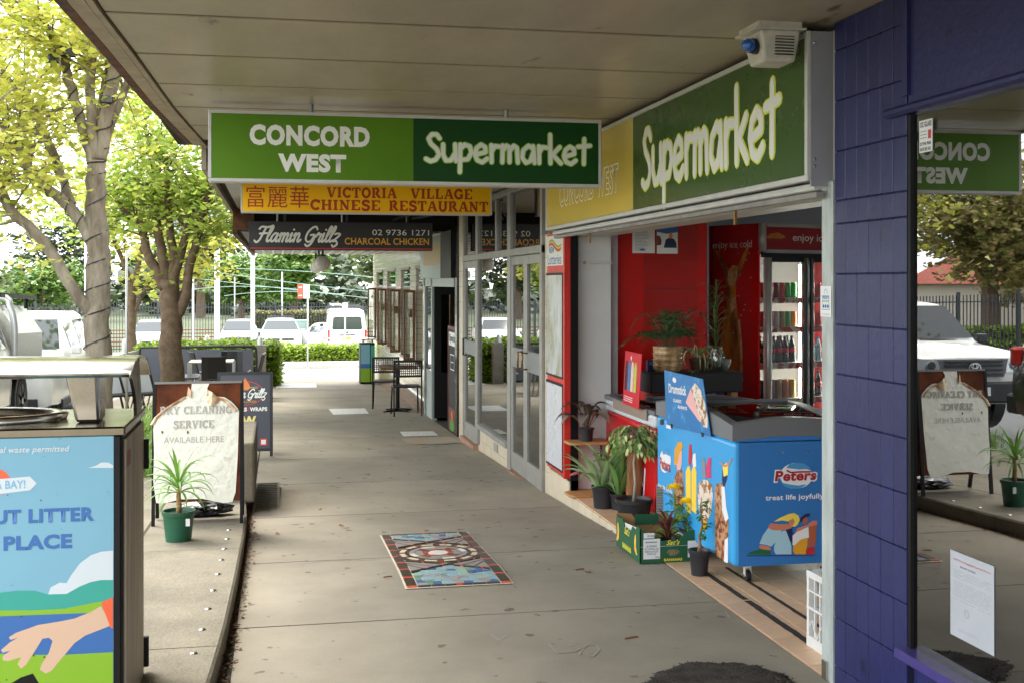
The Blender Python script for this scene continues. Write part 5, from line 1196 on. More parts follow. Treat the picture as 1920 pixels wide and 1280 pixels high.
for a0, fl_ in ((-.47,1),(-.08,-1)):
    P = [(a0+fl_*x_, z_) for x_, z_ in ((0,.16),(.02,.15),(.035,.11),(.03,.06),(-.005,.035),(-.03,.04),(-.02,.055),(.0,.09),(-.005,.13))]
    mb = MB(); mb.face(FL, P, .0012); mb.build('banana_print', mat('banana_yellow', s(226,180,56), .5), t)
# plants inside the box
def feather(L_, n, m, lw=.012):
    mb = MB(); P = bez([(0,0,0),(L_*.35,0,L_*.55),(L_*.8,0,L_*.5)],n); mb.tube(P, .0015, 4)
    for i in range(1, n+1):
        for sg in (-1, 1):
            q = P[i]; e_ = q+Vector((.012, sg*.022, .004)); c = q+Vector((.003, sg*.012, .006)); mb.add([q, c+Vector((.006,0,0)), e_, c-Vector((.004,0,0))], [(0,1,2,3)])
    me = mb.mesh('leaf', True); me.materials.append(m); return me
mg = leafmat('marigold_leaf', s(86,140,48), s(120,160,60), .25, isl=False)
fm_ = [feather(.10,8,mg), feather(.075,7,mg)]
yel = mat('marigold_petal', s(255,232,30), .6, var=.04, vscale=30)
def marigold(loc, h, label, sd):
    o_ = thing('marigold', label, 'flower', loc); r_ = random.Random(sd)
    MB().lathe([(.001,0),(.04,0),(.05,.09),(.045,.09),(.04,.075),(.001,.075)], n=16, cap=False).build('pot', pot_bk, o_)
    P = bez([(0,0,.07),(.01,0,h*.5),(0,0,h)],8); MB().tube(P, .003, 6).build('stem', mat('green_stem', s(110,150,60), .6), o_)
    for k in range(26):
        q = P[min(7, int(r_.random()*7.5))]; o = link('leaf', r_.choice(fm_), o_, q+Vector((0,0,-.0))); o.rotation_euler = (r_.uniform(-.4,.4), r_.uniform(-.3,.9), r_.random()*6.28); o.scale = (1.1,)*3
    mb = MB()
    for k in range(110):
        f = (k+.5)/110; ph = math.acos(1-f*1.25); th = k*2.39996; d = Vector((math.sin(ph)*math.cos(th), math.sin(ph)*math.sin(th), math.cos(ph)*.62)); q = Vector((0,0,h+.014))+d*.036; sd1 = d.cross(Vector((0,0,1.01))).normalized()*.007
        u_ = d*.009+Vector((0,0,.003)); mb.add([q-sd1, q+sd1, q+sd1*1.3+u_, q+u_*1.15, q-sd1*1.3+u_], [(0,1,2,3,4)])
    mb.build('flower_head', yel, o_)
marigold((2.425,6.98,.009), .375, 'taller orange yellow marigold at the back of the banana box', 1)
marigold((2.455,6.83,.009), .315, 'shorter yellow marigold near the right of the banana box', 2)
t = thing('cordyline', 'small dark red spiky cordyline in the banana box', 'plant', (2.36,6.90,.009))
MB().lathe([(.001,0),(.045,0),(.055,.10),(.05,.10),(.045,.085),(.001,.085)], n=16, cap=False).build('pot', pot_bk, t)
rl = leafmat('cordyline_leaf', s(112,42,36), s(84,52,34), .12, isl=False); rb = [leaf_me(blade(.17,.022,1.2,.9), rl), leaf_me(blade(.17,.02,3,.6), rl)]
for zz, sd_ in ((.09,51),(.13,52),(.17,53)): rosette(t, 7, rb, zz, seed=sd_, rad=.008)
t = thing('seedlings', 'little green seedlings in a black punnet in the banana box', 'seedlings', (2.25,6.83,.009), kind='thing')
MB().box((-.035,-.03,0),(.035,.03,.10)).build('punnet', pot_bk, t, bevel=.004)
for k in range(12): o = link('leaf', fm_[1], t, (rnd.uniform(-.03,.03), rnd.uniform(-.025,.025), .10)); o.rotation_euler = (0, rnd.uniform(-.9,0), rnd.random()*6.28); o.scale = (.6,)*3
# ================================================================ chest freezers
blue_side = mat('freezer_sky_blue', s(60,164,226), .22, spec=.6, var=.05, vscale=2); blue_end = mat('freezer_blue', s(46,118,190), .22, spec=.6)
grey_rim = mat('freezer_grey_rim', s(112,114,118), .35, spec=.5); red_side = mat('freezer_red', s(196,22,28), .22, spec=.6)
def castor(par, x, y, rz=0):
    MB().tube([(x-.012,y,.032),(x+.012,y,.032)], .032, 18).build('castor_wheel', black_pl, par)
    mb = MB(); mb.box((x-.02,y-.012,.03),(x-.015,y+.012,.075)); mb.box((x+.015,y-.012,.03),(x+.02,y+.012,.075)); mb.box((x-.02,y-.012,.075),(x+.02,y+.012,.105)); mb.build('castor_bracket', white_p, par)
    MB().tube([(x-.022,y,.032),(x-.0205,y,.032)], .009, 10).build('axle', steel, par)
FX0, FX1_, FY0, FY1_ = 2.475, 3.16, 6.13, 7.47
fz = thing('chest_freezer', 'blue ice cream chest freezer with curved glass lid on castors', 'freezer', (2.8, 6.8, 0), world=True)
MB().box((FX0,FY0,.105),(FX1_,FY1_,.805)).build('body', blue_side, fz, bevel=.03, seg=4)
# end skin of the darker blue, slightly proud
MB().box((FX0+.032,FY0-.003,.109),(FX1_-.032,FY0+.004,.80)).build('end_panel', blue_end, fz)
def rimring(fz, x0, x1, y0, y1, z0, rise, m, gl=True, h=.085, w_=.055):
    n = 12; mb = MB()
    zc = lambda y: z0+h+rise*math.sin(PI*(y-y0)/(y1-y0))
    for xa, xb in ((x0-.004,x0+w_),(x1-w_,x1+.004)):
        rows = []
        for i in range(n+1):
            y = y0+(y1-y0)*i/n; rows.append([(xa,y,z0),(xb,y,z0),(xb,y,zc(y)),(xa,y,zc(y)),(xa,y,z0)])
        mb.strip(rows); mb.add(rows[0][:4], [(0,1,2,3)]); mb.add(rows[-1][:4], [(3,2,1,0)])
    ar = .035 if rise else 0
    for ya_, yb_ in ((y0-.005,y0+w_),(y1-w_,y1+.005)):
        rows = []
        for i in range(13):
            x = x0-.003+(x1-x0+.006)*i/12; q = math.sin(PI*i/12); rows.append([(x,ya_,z0+ar*.6*q),(x,ya_,z0+h+.004+ar*q),(x,yb_,z0+h+.006+ar*q),(x,yb_,z0+ar*.6*q),(x,ya_,z0+ar*.6*q)])
        mb.strip(rows)
    mb.build('rim', m, fz)
    if rise: mb = MB(); mb.prism(FY((0,y0-.002,0)), [(x0+.03,z0-.01)]+[(x0+.03+(x1-x0-.06)*i/12, z0+ar*.6*math.sin(PI*(i+.4)/12.8)+.004) for i in range(13)]+[(x1-.03,z0-.01)], -.02, .001); mb.build('end_arch', blue_end, fz)
    mb = MB(); rows = []
    for i in range(n+1):
        y = y0+w_+(y1-y0-2*w_)*i/n; rows.append([(x0+w_-.01,y,zc(y)-.006),((x0+x1)/2,y,zc(y)+.004),(x1-w_+.01,y,zc(y)-.006)])
    mb.strip(rows); mb.build('lid_glass', glassmat('lid_glass', (.25,.27,.28,1), .35, .95), fz, smooth=True)
    MB().box((x0+w_,y0+w_,.3),(x1-w_,y1-w_,z0)).build('stock', mat('freezer_stock', s(170,90,60), .8, col2=s(60,70,110), vscale=9, vr=(.45,.55)), fz)
    ym = (y0+y1)/2; MB().tube([(x0+.06,ym,zc(ym)+.006),(x1-.06,ym,zc(ym)+.006)], .012, 8).build('lid_handle', grey_rim, fz)
rimring(fz, FX0, FX1_, FY0, FY1_, .805, .055, grey_rim)
castor(fz, 2.60, 6.23); castor(fz, 3.05, 6.23); castor(fz, 2.56, 7.38); castor(fz, 3.05, 7.38)
# artwork: end panel
fr = FY((0, FY0-.0035, 0))
def ex2(u, v): q = atY(u, v, FY0); return (q.x, q.z)
def ep(name, pts, m, n=.001): mb = MB(); mb.face(fr, [ex2(*q) for q in pts], n); return mb.build(name, m, fz)
def c2(a, b, sc_=1083/220.): return (1340+a/sc_, 820+b/sc_)
def ec(name, pts, m, n=.001): return ep(name, [c2(*q) for q in pts], m, n)
pwh = mat('logo_white', s(234,234,236), .35); pred = mat('logo_red_deep', s(170,18,32), .35); pnavy = mat('art_navy', s(28,36,92), .4); pice = mat('art_ice_blue', s(166,206,224), .4); pskin = mat('art_skin', s(208,128,100), .4); pskin2 = mat('art_skin_tan', s(176,96,66), .4)
plb = mat('logo_sky', s(74,152,206), .35); pyel = mat('art_yellow', s(238,218,90), .4); pgrn = mat('art_green', s(20,104,60), .4); pmus = mat('art_mustard', s(226,162,44), .4); predo = mat('art_red', s(200,40,40), .4); pbrn = mat('art_brown', s(98,48,30), .4); pgry = mat('art_grey', s(130,140,150), .4)
ec('logo_disc', [(750+150*math.cos(2*PI*i/24), 348+118*math.sin(2*PI*i/24)) for i in range(24)], pwh, .0006)
ec('logo_wave', [(655,275),(690,240),(760,228),(820,236),(870,265),(885,300),(840,285),(780,290),(720,283)], plb, .0012)
ec('logo_wave', [(612,410),(640,445),(700,468),(780,466),(830,440),(840,425),(770,438),(690,428)], plb, .0012)
a, b = ex2(*c2(545,408)), ex2(*c2(940,285))
text('Peters', fr, a[0]-.004, a[1]-.004, b[0]-a[0]+.008, b[1]-a[1]+.008, pwh, fz, .0016, .10, .12); text('Peters', fr, a[0]+.004, a[1]+.004, b[0]-a[0]-.008, b[1]-a[1]-.008, pred, fz, .0022, .035, .12)
mb = MB(); strokes(mb, fr, [[ex2(*c2(*q)) for q in ((665,300),(700,318),(780,312),(880,310))]], .010, n=.0024); mb.build('logo_swash', pred, fz)
a, b = ex2(*c2(466,592)), ex2(*c2(1003,508)); text('treat life joyfully', fr, a[0], a[1], b[0]-a[0], b[1]-a[1], pwh, fz, .0012, .025)
ec('base_line', [(290,1083),(920,1076),(920,1085),(290,1092)], pnavy, .0008)
ec('shoe', [(300,1075),(330,1050),(380,1035),(430,1022),(512,1038),(512,1076)], pgrn, .0012)
ec('trouser_leg', [(410,975),(440,900),(500,815),(560,790),(620,840),(600,900),(560,960),(520,1000),(470,985)], pice, .0014)
ec('trouser_leg', [(545,1000),(570,930),(620,860),(650,850),(680,900),(705,1000),(705,1072),(560,1072),(545,1040)], pice, .0016)
ec('ankle', [(405,1010),(415,985),(505,1000),(515,1035),(430,1025)], pskin, .0013)
ec('arm', [(495,810),(515,785),(600,795),(700,790),(710,830),(620,852),(530,848),(495,830)], pskin, .0020)
ec('vest', [(655,850),(710,815),(720,900),(708,968),(690,950)], pnavy, .0018)
ec('hair', [(545,770),(600,735),(680,700),(730,692),(770,715),(782,755),(760,800),(735,818),(700,812),(690,770),(620,760)], pyel, .0022)
ec('face', [(680,760),(720,740),(735,770),(715,810),(685,800)], pskin, .0026)
ec('shirt', [(715,900),(760,860),(862,818),(866,918),(790,935),(730,995),(715,985)], pwh, .0020)
ec('trouser_leg', [(720,1000),(790,935),(855,925),(850,1000),(835,1072),(735,1072),(718,1040)], pmus, .0022)
ec('hair', [(785,780),(790,735),(830,700),(880,693),(872,720),(840,735),(810,765)], pnavy, .0024)
ec('face', [(800,780),(812,745),(850,725),(856,765),(830,800)], pskin2, .0026)
ec('arm', [(740,870),(760,830),(850,800),(900,760),(945,765),(940,800),(850,820),(790,850)], pskin, .0028)
ec('leg', [(866,830),(940,780),(925,1000),(855,1005)], pskin2, .0018)
ec('shoe', [(838,1030),(860,1010),(918,1012),(918,1070),(838,1070)], predo, .0022)
for (u_, v_) in ((624,132),(846,130)):
    a = ex2(*c2(u_, v_)); mb = MB(); mb.face(fr, [(a[0]+.006*math.cos(2*PI*i/10), a[1]+.006*math.sin(2*PI*i/10)) for i in range(10)], .003); mb.build('screw', steel, fz)
# artwork: long side (faces the street)
fs = FX((FX0-.0005, 0, 0))
def s2(u, v): q = atX(u, v, FX0); return (-q.y, q.z)
def c3(a, b): return (1220+a/3.2, 680+b/3.2)
def sp2(name, pts, m, n=.001): mb = MB(); mb.face(fs, [s2(*c3(*q)) for q in pts], n); return mb.build(name, m, fz)
choc = mat('art_chocolate', s(128,62,40), .4, col2=s(196,150,110), vscale=30, vr=(.45,.55)); nutw = mat('art_nut_ice', s(228,214,196), .4, col2=s(150,96,50), vscale=26, vr=(.5,.56)); lem = mat('art_lemon', s(248,208,70), .4)
sp2('logo_disc', [(88+34*math.cos(2*PI*i/20), 585+72*math.sin(2*PI*i/20)) for i in range(20)], pwh, .0008); sp2('logo_wave', [(70,520),(90,508),(112,525),(118,560),(95,545),(75,548)], plb, .0012); sp2('logo_wave', [(66,620),(90,650),(112,648),(118,630),(90,628)], plb, .0012)
a, b = s2(*c3(57,610)), s2(*c3(120,560)); text('Peters', fs, a[0], a[1]-.02, b[0]-a[0], .075, pred, fz, .0018, .03)
a, b = s2(*c3(44,690)), s2(*c3(132,705)); text('treat life joyfully', fs, a[0], a[1]-.06, b[0]-a[0], .035, pwh, fz, .0014, .02)
sp2('bottle_print', [(140,870),(140,700),(160,640),(180,625),(195,660),(198,760),(196,870)], choc, .001); sp2('hair', [(142,610),(145,520),(165,475),(190,472),(195,500),(175,540),(160,610)], pmus, .0016); sp2('figure', [(158,610),(172,540),(190,520),(188,600),(180,640),(160,640)], mat('art_pink', s(232,176,170), .4), .0014)
for x0 in (212,246): sp2('ice_stick', [(x0,880),(x0,650),(x0+10,620),(x0+22,618),(x0+30,650),(x0+30,905)], lem, .0012)
sp2('figure', [(228,600),(232,490),(246,480),(250,560),(240,620)], predo, .0018); sp2('figure', [(252,590),(256,545),(272,540),(276,620),(258,625)], pwh, .0018)
sp2('cone_top', [(285,780),(290,720),(320,698),(350,705),(372,740),(374,800),(362,900),(340,950),(300,930),(288,850)], nutw, .0012); sp2('cone', [(298,930),(340,950),(330,1010),(312,1005)], MATS['art_mustard'], .0011)
sp2('figure', [(312,690),(306,600),(318,560),(330,600),(334,690)], pgry, .0018); sp2('figure', [(336,690),(334,620),(345,570),(365,565),(362,640),(366,690)], mat('art_magenta', s(214,60,110), .4), .0018)
sp2('bar', [(388,1150),(386,760),(395,722),(425,716),(442,740),(445,900),(468,940),(466,1200)], choc, .0012); sp2('wrapper', [(426,740),(445,740),(455,860),(470,930),(450,950),(430,880)], pwh, .0016); sp2('wrapper', [(446,1060),(466,1045),(466,1200),(442,1190)], pwh, .0016)
sp2('figure', [(434,620),(456,595),(468,610),(466,670),(440,680)], pyel, .0020); sp2('figure', [(430,700),(432,640),(448,630),(462,680),(444,740),(436,740)], pnavy, .0018); sp2('arm', [(416,595),(422,592),(445,612),(470,600),(486,568),(490,572),(474,612),(445,625)], pskin, .0022)
mb = MB()
for i in range(3):
    for j in range(11):
        a, b = s2(*c3(42+i*12,740+j*16)), s2(*c3(50+i*12,749+j*16)); mb.face(fs, [(a[0],a[1]),(b[0],a[1]),(b[0],b[1]),(a[0],b[1])], .003)
mb.build('vent_slots', black_p, fz); sp2('vent_plate', [(36,725),(76,738),(76,932),(36,912)], grey_rim, .001)
sp2('label', [(58,335),(80,338),(80,372),(58,368)], ink, .0012); sp2('label', [(94,345),(124,350),(124,396),(94,388)], pwh, .0012)

# red freezer behind
RY0, RY1 = 7.85, 9.13
fz2 = thing('chest_freezer', 'red chest freezer with white top band behind the fig', 'freezer', (2.8, 8.2, 0), world=True)
MB().box((2.592,RY0,.05),(3.26,RY1,.66)).build('body', red_side, fz2, bevel=.03, seg=3)
MB().box((2.590,RY0,.66),(3.26,RY1,.75)).build('top_band', mat('freezer_white_band', s(206,210,212), .35), fz2, bevel=.02, seg=2)
_o = fz; rimring(fz2, 2.592, 3.26, RY0, RY1, .75, .0, grey_rim, h=.03)
castor(fz2, 2.70, 7.98); castor(fz2, 3.15, 7.98); castor(fz2, 2.70, 9.0)
FXr = FX((2.5915,.25,0)); mb = MB()
strokes(mb, FXr, [[(-8.35,.50),(-8.30,.58),(-8.22,.60),(-8.17,.54)],[(-7.95,.20),(-7.92,.30),(-7.88,.22)],[(-7.86,.16),(-7.83,.34)],[(-7.9,.14),(-7.84,.12)]], .03, n=.001); mb.build('splash_print', pwh, fz2)
# acrylic label holder on the rim
MB().box((2.575,8.0,.70),(2.582,8.85,.775)).build('price_holder', mat('dull_acrylic', s(150,134,120), .3), fz2)
# red ice cream board on red freezer
t = thing('ice_cream_board', 'red board of ice cream pictures standing on the red freezer', 'sign board', (2.47, 8.05, .83), world=True)
F_ = Fr((2.555,8.52,.775),(-.04,-1,0),(.02,-.12,1)); bw_, bh_ = .46, .40
mb = MB(); mb.fbox(F_, 0,0,bw_,bh_, -.004,.0); mb.build('board', mat('board_red', s(206,26,44), .35), t)
for k, c in enumerate((s(60,34,28), s(50,130,200), s(240,214,190), s(200,210,90))):
    a0 = .03+k*.085; mb = MB(); mb.face(F_, [(a0,.11),(a0+.07,.11),(a0+.074,.28),(a0+.06,.325),(a0+.035,.335),(a0+.012,.32),(a0,.28)], .0012); mb.build('ice_cream_print', mat('ice_print_%s' % 'brown blue cream lime'.split()[k], c, .4, var=.2, vscale=30), t)
mb = MB()
for zz in (.03,.045,.06): mb.fbox(F_, .04,zz,.28,zz+.005, .001,.002)
mb.build('text_lines', pwh, t); mb = MB(); mb.face(F_, [(.17,.37),(.17,.35),(.185,.335),(.2,.35),(.2,.37)], .0012); mb.build('shield_logo', pwh, t)
# blue drumstick board
t = thing('ice_cream_board', 'blue board with a nutty ice cream cone picture on the freezer', 'sign board', (2.46, 6.8, .8), world=True)
A, B_, C_, D_ = atX(1250,795,2.455), atX(1333,818,2.455), atX(1318,710,2.455), atX(1246,693,2.455)
P4 = [A, B_, C_, D_]
def bl(a, b, n=0): q = A.lerp(B_, a).lerp(D_.lerp(C_, a), b); return q+Vector((-n,0,0))
def bf(name, pts, m, n=.0025): mb = MB(); mb.add([bl(a, b, n) for a, b in pts], [tuple(range(len(pts)))]); return mb.build(name, m, t)
mb = MB(); mb.add([q+Vector((dx,0,0)) for dx in (.002,-.002) for q in P4], [(3,2,1,0),(4,5,6,7),(0,1,5,4),(1,2,6,5),(2,3,7,6),(3,0,4,7)]); mb.build('board', mat('board_blue', s(36,116,178), .35, col2=s(70,160,206), vscale=14, vr=(.55,.7)), t)
bf('cone', [(.52,.50),(.68,.78),(.78,.50),(.90,.22),(.80,.22)], mat('art_pink', s(232,176,170)), .003)
bf('cone_top', [(.70,.78),(.80,.90),(.92,.80),(.98,.60),(1.0,.30),(.96,.14),(.88,.14),(.80,.36)], nutw, .0036)
Fb = Fr(bl(0,0,.003), (B_-A), (D_-A)); wA, hA = (B_-A).length, (D_-A).length
text('Drumstick', Fb, .10*wA,.60*hA,.42*wA,.17*hA, pwh, t, .001, .03); text('CLASSIC', Fb, .20*wA,.45*hA,.20*wA,.06*hA, pwh, t, .001, .05); text('ALWAYS', Fb, .30*wA,.35*hA,.22*wA,.06*hA, pwh, t, .001, .05)
bf('logo_disc', [(.27+.05*math.cos(2*PI*i/14),.86+.05*math.sin(2*PI*i/14)) for i in range(14)], pwh)
for a_ in (.12,.82): bf('clip', [(a_,-.04),(a_+.05,-.04),(a_+.05,.04),(a_,.04)], black_p, .006)

# ================================================================ inside the opening
# tall red fridge seen side-on with posters
rf = thing('red_fridge', 'tall glossy red fridge side with posters behind the ferns', 'fridge', (3.1, 9.5, 0), world=True)
MB().box((2.735,9.30,.0),(3.525,10.0,2.27)).build('cabinet', red_p, rf, bevel=.01)
for zz in (.95,1.25,1.62): MB().box((2.98,9.292,zz),(3.42,9.299,zz+.02)).build('shelf_rail', mat('red_rail', s(140,24,20), .4), rf)
fr = FY((0,9.2985,0)); mb = MB(); mb.face(fr, [(2.97,.9),(3.44,.9),(3.44,2.2),(2.97,2.2)], .001); mb.build('side_panel', mat('red_panel_gloss', s(176,20,12), .08, spec=.8, col2=s(150,14,12), vscale=2.5), rf)
text('enjoy ice cold', Fr((3.45,9.296,0),(-1,0,0),(0,0,1)), .02,1.82,.14,.04, mat('reflected_letter', s(150,50,44), .5), rf, -.0, .0)  # painted mirror image of the drinks fridge lettering, standing in for a reflection
t = thing('paper_notice', 'white typed notice taped high on the red fridge side', 'notice', (2.95, 9.295, 2), world=True)
def yy2(u, v): q = atY(u, v, 9.29); return (q.x, q.z)
a, b = yy2(1186,475), yy2(1228,424); b = (b[0], 2.15)
fr = FY((0,9.295,0)); mb = MB(); mb.fbox(fr, a[0],a[1],b[0],b[1], 0,.002); mb.build('sheet', pw, t)
mb = MB(); r = random.Random(5)
for k in range(14): zz = b[1]-.05-k*.012; mb.face(fr, [(a[0]+.02,zz),(a[0]+.02+r.uniform(.06,.15),zz),(a[0]+.02+.1,zz+.004),(a[0]+.02,zz+.004)], .003)
mb.build('print', inkg, t); mb = MB(); mb.face(fr, [(a[0]+.085+.025*math.cos(j*.35), a[1]+.02+.02*math.sin(j*.35)) for j in range(10)], .003); mb.build('emblem', inkb, t)
t = thing('poster', 'blue poster of a man in a navy jumper beside the notice', 'poster', (3.15, 9.295, 2), world=True)
a, b = yy2(1232,476), yy2(1271,418); b = (b[0], 2.16)
W_, H_ = b[0]-a[0], b[1]-a[1]; G = lambda q: (a[0]+q[0]*W_, a[1]+q[1]*H_)
mb = MB(); mb.fbox(fr, a[0],a[1],b[0],b[1], 0,.002); mb.build('sheet', pw, t)
for nm, pts, m_ in (('header',[(0,.74),(.5,.68),(1,.74),(1,1),(0,1)],inkb),('figure',[(.32,.2),(.95,.2),(.93,.38),(.82,.5),(.7,.54),(.55,.54),(.42,.48)],mat('navy_jumper', s(24,48,74), .6)),('head',[(.58,.52),(.56,.62),(.62,.72),(.72,.72),(.76,.62),(.73,.52)],pskin),('hair',[(.0,.28),(.2,.3),(.22,.46),(.14,.6),(.0,.62)],pbrn)):
    mb = MB(); mb.face(fr, [G(q) for q in pts], .003 if nm != 'head' else .0036); mb.build(nm, m_, t)
text('Help is closer at home', fr, a[0]+.1*W_, a[1]+.9*H_, .8*W_, .05*H_, pwh, t, .004, .02)
# timber and red box stand with black planter top
t = thing('display_stand', 'black topped stand with timber post behind the freezers', 'stand', (3.0, 8.5, 0), world=True)
MB().box((2.70,8.28,.865),(3.42,8.64,1.012)).build('planter_top', mat('black_trough', s(36,36,40), .6, var=.1), t, bevel=.008)
MB().box((2.72,8.36,.79),(2.86,8.60,.865)).build('red_box', red_f, t); MB().box((3.35,8.33,.0),(3.40,8.42,.865)).build('timber_post', wd_, t); MB().box((2.86,8.5,.79),(3.35,8.6,.865)).build('red_back', red_p, t)
for zz in (.80,.83): MB().box((2.70,8.22,zz),(3.1,8.40,zz+.022)).build('grey_tray', grey_rim, t)
t = thing('prepaid_box', 'dark blue prepaid data box marked 20GB under the planter top', 'box', (3.2, 8.40, .8), world=True)
def y8(u, v): q = atY(u, v, 8.36); return (q.x, q.z)
a, b = y8(1323,763), y8(1358,726); fr = FY((0,8.36,0)); mb = MB(); mb.fbox(fr, a[0],a[1],b[0],b[1], -.06,0); mb.build('box', pnavy, t)
W_, H_ = b[0]-a[0], b[1]-a[1]
text('Connect\nyour world', fr, a[0]+.08*W_,a[1]+.62*H_,.45*W_,.22*H_, pwh, t, .001); text('20GB', fr, a[0]+.1*W_,a[1]+.1*H_,.5*W_,.2*H_, pwh, t, .001, .02)
mb = MB(); mb.face(fr, [(a[0]+.85*W_+.024*math.cos(2*PI*i/14), a[1]+.28*H_+.024*math.sin(2*PI*i/14)) for i in range(14)], .001); mb.build('price_dot', yl, t); text('$20', fr, a[0]+.79*W_,a[1]+.24*H_,.13*W_,.07*H_, ink, t, .002)
MB().box((a[0]-.0,8.37,.79),(b[0],8.42,max(.792,a[1]-.002))).build('lower_box', black_pl, t)
# ribbed brown pot with staghorn-like fern
t = thing('potted_fern', 'blue green fern in a ribbed brown glazed pot on the stand', 'potted plant', (2.885, 8.44, 1.0125))
glz = mat('brown_glaze', s(150,116,70), .3, spec=.6, col2=s(206,178,132), vscale=16, stretch=(1,1,.25), vr=(.4,.6))
pp = [(.001,0),(.085,0)]
for k in range(4): z_ = .005+k*.045; pp += [(.098+.006*(k > 0),z_+.005),(.112,z_+.022),(.108,z_+.038),(.118,z_+.042),(.108,z_+.046)]
pp += [(.112,.188),(.105,.188),(.10,.16),(.001,.16)]
MB().lathe(pp, n=30, cap=False).build('pot', glz, t, smooth=True); MB().lathe([(.10,.165),(.001,.17)], n=16, cap=False).build('soil', soil, t)
fn = leafmat('fern_leaf', s(58,88,58), s(76,108,54), .2, isl=False)
def frond(L_, n=8, up=.95, lob=.10, m=fn):
    mb = MB(); P = bez([(0,0,0),(L_*.15,0,L_*up),(L_*.6,0,L_*up*1.1),(L_,0,L_*up*.55)],n*2); mb.tube(P, .0025, 4)
    for i in range(4, n*2+1):
        k = 1-abs(i/(n*2)-.6)*1.1
        for sg in (-1, 1):
            q = P[i]; d = (P[min(i+1,n*2)]-P[i-1]).normalized(); e_ = q+d*lob*.75*k+Vector((0,sg*lob*k,.0)); c1, c2_ = q+d*.030+Vector((0,sg*lob*.5*k,.004)), q-d*.0+Vector((0,sg*lob*.5*k,.004))
            if i % 2: mb.add([q, c1, e_, c2_], [(0,1,2,3)])
    me = mb.mesh('frond', True); me.materials.append(m); return me
F3 = [frond(.20), frond(.26,9,.55), frond(.24,8,1.3)]
r = random.Random(61)
for k in range(24):
    o = link('frond', F3[k % 3], t, (.03*math.cos(k*2.4), .03*math.sin(k*2.4), .16)); o.rotation_euler = (r.uniform(-.2,.2), r.uniform(-.25,.15), k*2.4+r.uniform(-.4,.4)); q_ = r.uniform(.75,1.15); o.scale = (q_,)*3
o = link('frond', F3[1], t, (-.03,0,.15)); o.rotation_euler = (.3,.15,3.3); o.scale = (1.25,)*3
# spider plant
t = thing('spider_plant', 'variegated spider plant trailing over the front of the black trough', 'potted plant', (3.12, 8.42, 1.0125))
pot(t, .055, .07, .10, mat('dark_brown_pot', s(60,36,26), .4, var=.3))
spm = leafmat('spider_leaf', s(120,150,84), s(196,204,150), .2, isl=False)
S1 = [leaf_me(blade(.26,.012,1.3,1.6,n=9), spm), leaf_me(blade(.22,.012,2.4,1.3,n=9), spm), leaf_me(blade(.30,.010,.9,1.9,n=9), spm)]
rosette(t, 30, S1, .10, seed=71, rad=.012, scale=(.8,1.3))
t = thing('spider_plantlet', 'tiny spider plant offset at the edge of the black trough', 'plant', (3.04, 8.31, 1.0125)); rosette(t, 9, S1, .0, seed=72, rad=.004, scale=(.25,.35))
# tall wispy plant in glass vase
t = thing('vase_plant', 'tall wispy narrow leaved branch standing in a clear glass vase', 'plant in vase', (3.28, 8.46, 1.0125))
MB().lathe([(.001,.0),(.05,.0),(.062,.03),(.06,.12),(.045,.16),(.048,.185),(.044,.185),(.041,.16),(.056,.12),(.058,.03),(.001,.008)], n=20, cap=False).build('vase', glassmat('vase_glass', (.85,.88,.86,1), .10, .8), t, smooth=True)
mb = MB(); mb.tube([(0,0,.02),(-.01,0,.25),(-.02,0,.45),(-.0,0,.62)], [.005,.004,.003,.002], 6); mb.build('stem', mat('green_stem', s(110,150,60)), t)
nl = leafmat('needle_leaf', s(88,116,66), s(60,86,50), .2, isl=False); N1 = [leaf_me(blade(.16,.009,.9,.9,n=5), nl), leaf_me(blade(.13,.008,1.8,.5,n=5), nl)]
for k in range(12): rosette(t, 6, N1, .16+k*.040, seed=80+k, rad=.004, scale=(.8,1.35))
t = thing('pot', 'pale teal bowl at the right end of the black trough', 'bowl', (3.345, 8.50, 1.0125)); MB().lathe([(.001,0),(.04,0),(.062,.05),(.066,.085),(.060,.085),(.055,.05),(.001,.012)], n=20, cap=False).build('bowl', mat('teal_glaze', s(132,146,136), .35), t, smooth=True)
t = thing('phone_box', 'small dark blue printed packet beside the ribbed pot', 'box', (2.79, 8.50, 1.0125)); MB().box((-.05,-.02,0),(.03,.02,.085)).build('packet', pnavy, t); MB().box((-.04,-.0215,.05),(.02,-.0202,.075)).build('print', mat('print_teal', s(60,120,180), .4), t)
# ================================================================ drinks fridge (turned towards the corner)
df = thing('drinks_fridge', 'double door drinks fridge full of cans and bottles, lit inside', 'fridge', (0, 0, 0), world=True)
cor = Vector((4.14, 9.676, 0)); dF = Vector((.9397,.3420,0)); dS = Vector((-.3420,.9397,0)); UP = Vector((0,0,1)); HF = 2.20
FF = Fr(cor, dF, UP); FS = Fr(cor+dS*.68, -dS, UP)      # front and side frames (n points outwards)
def fb(name, a0, b0, a1, b1, n0, n1, m, par=df, F=FF, **k): mb = MB(); mb.fbox(F, a0,b0,a1,b1, n0,n1); return mb.build(name, m, par, **k)
WF = 1.13
fb('side_panel', 0,0,.68,HF, -.02,0, red_p, F=FS); fb('back_panel', 0,0,WF,HF, -.62,-.60, dark_in); fb('side_panel', WF-.02,0,WF,HF, -.6,0, red_p)
fb('roof_panel', 0.02,HF-.02,WF-.02,HF, -.6,0, dark_in); fb('inner_side', .021,.1,.03,1.92, -.5,-.01, white_p); fb('inner_back', .03,.1,WF-.03,1.94, -.50,-.48, mat('fridge_liner', s(190,196,192), .5)); fb('base', .02,0,WF-.02,.10, -.6,0, black_pl)
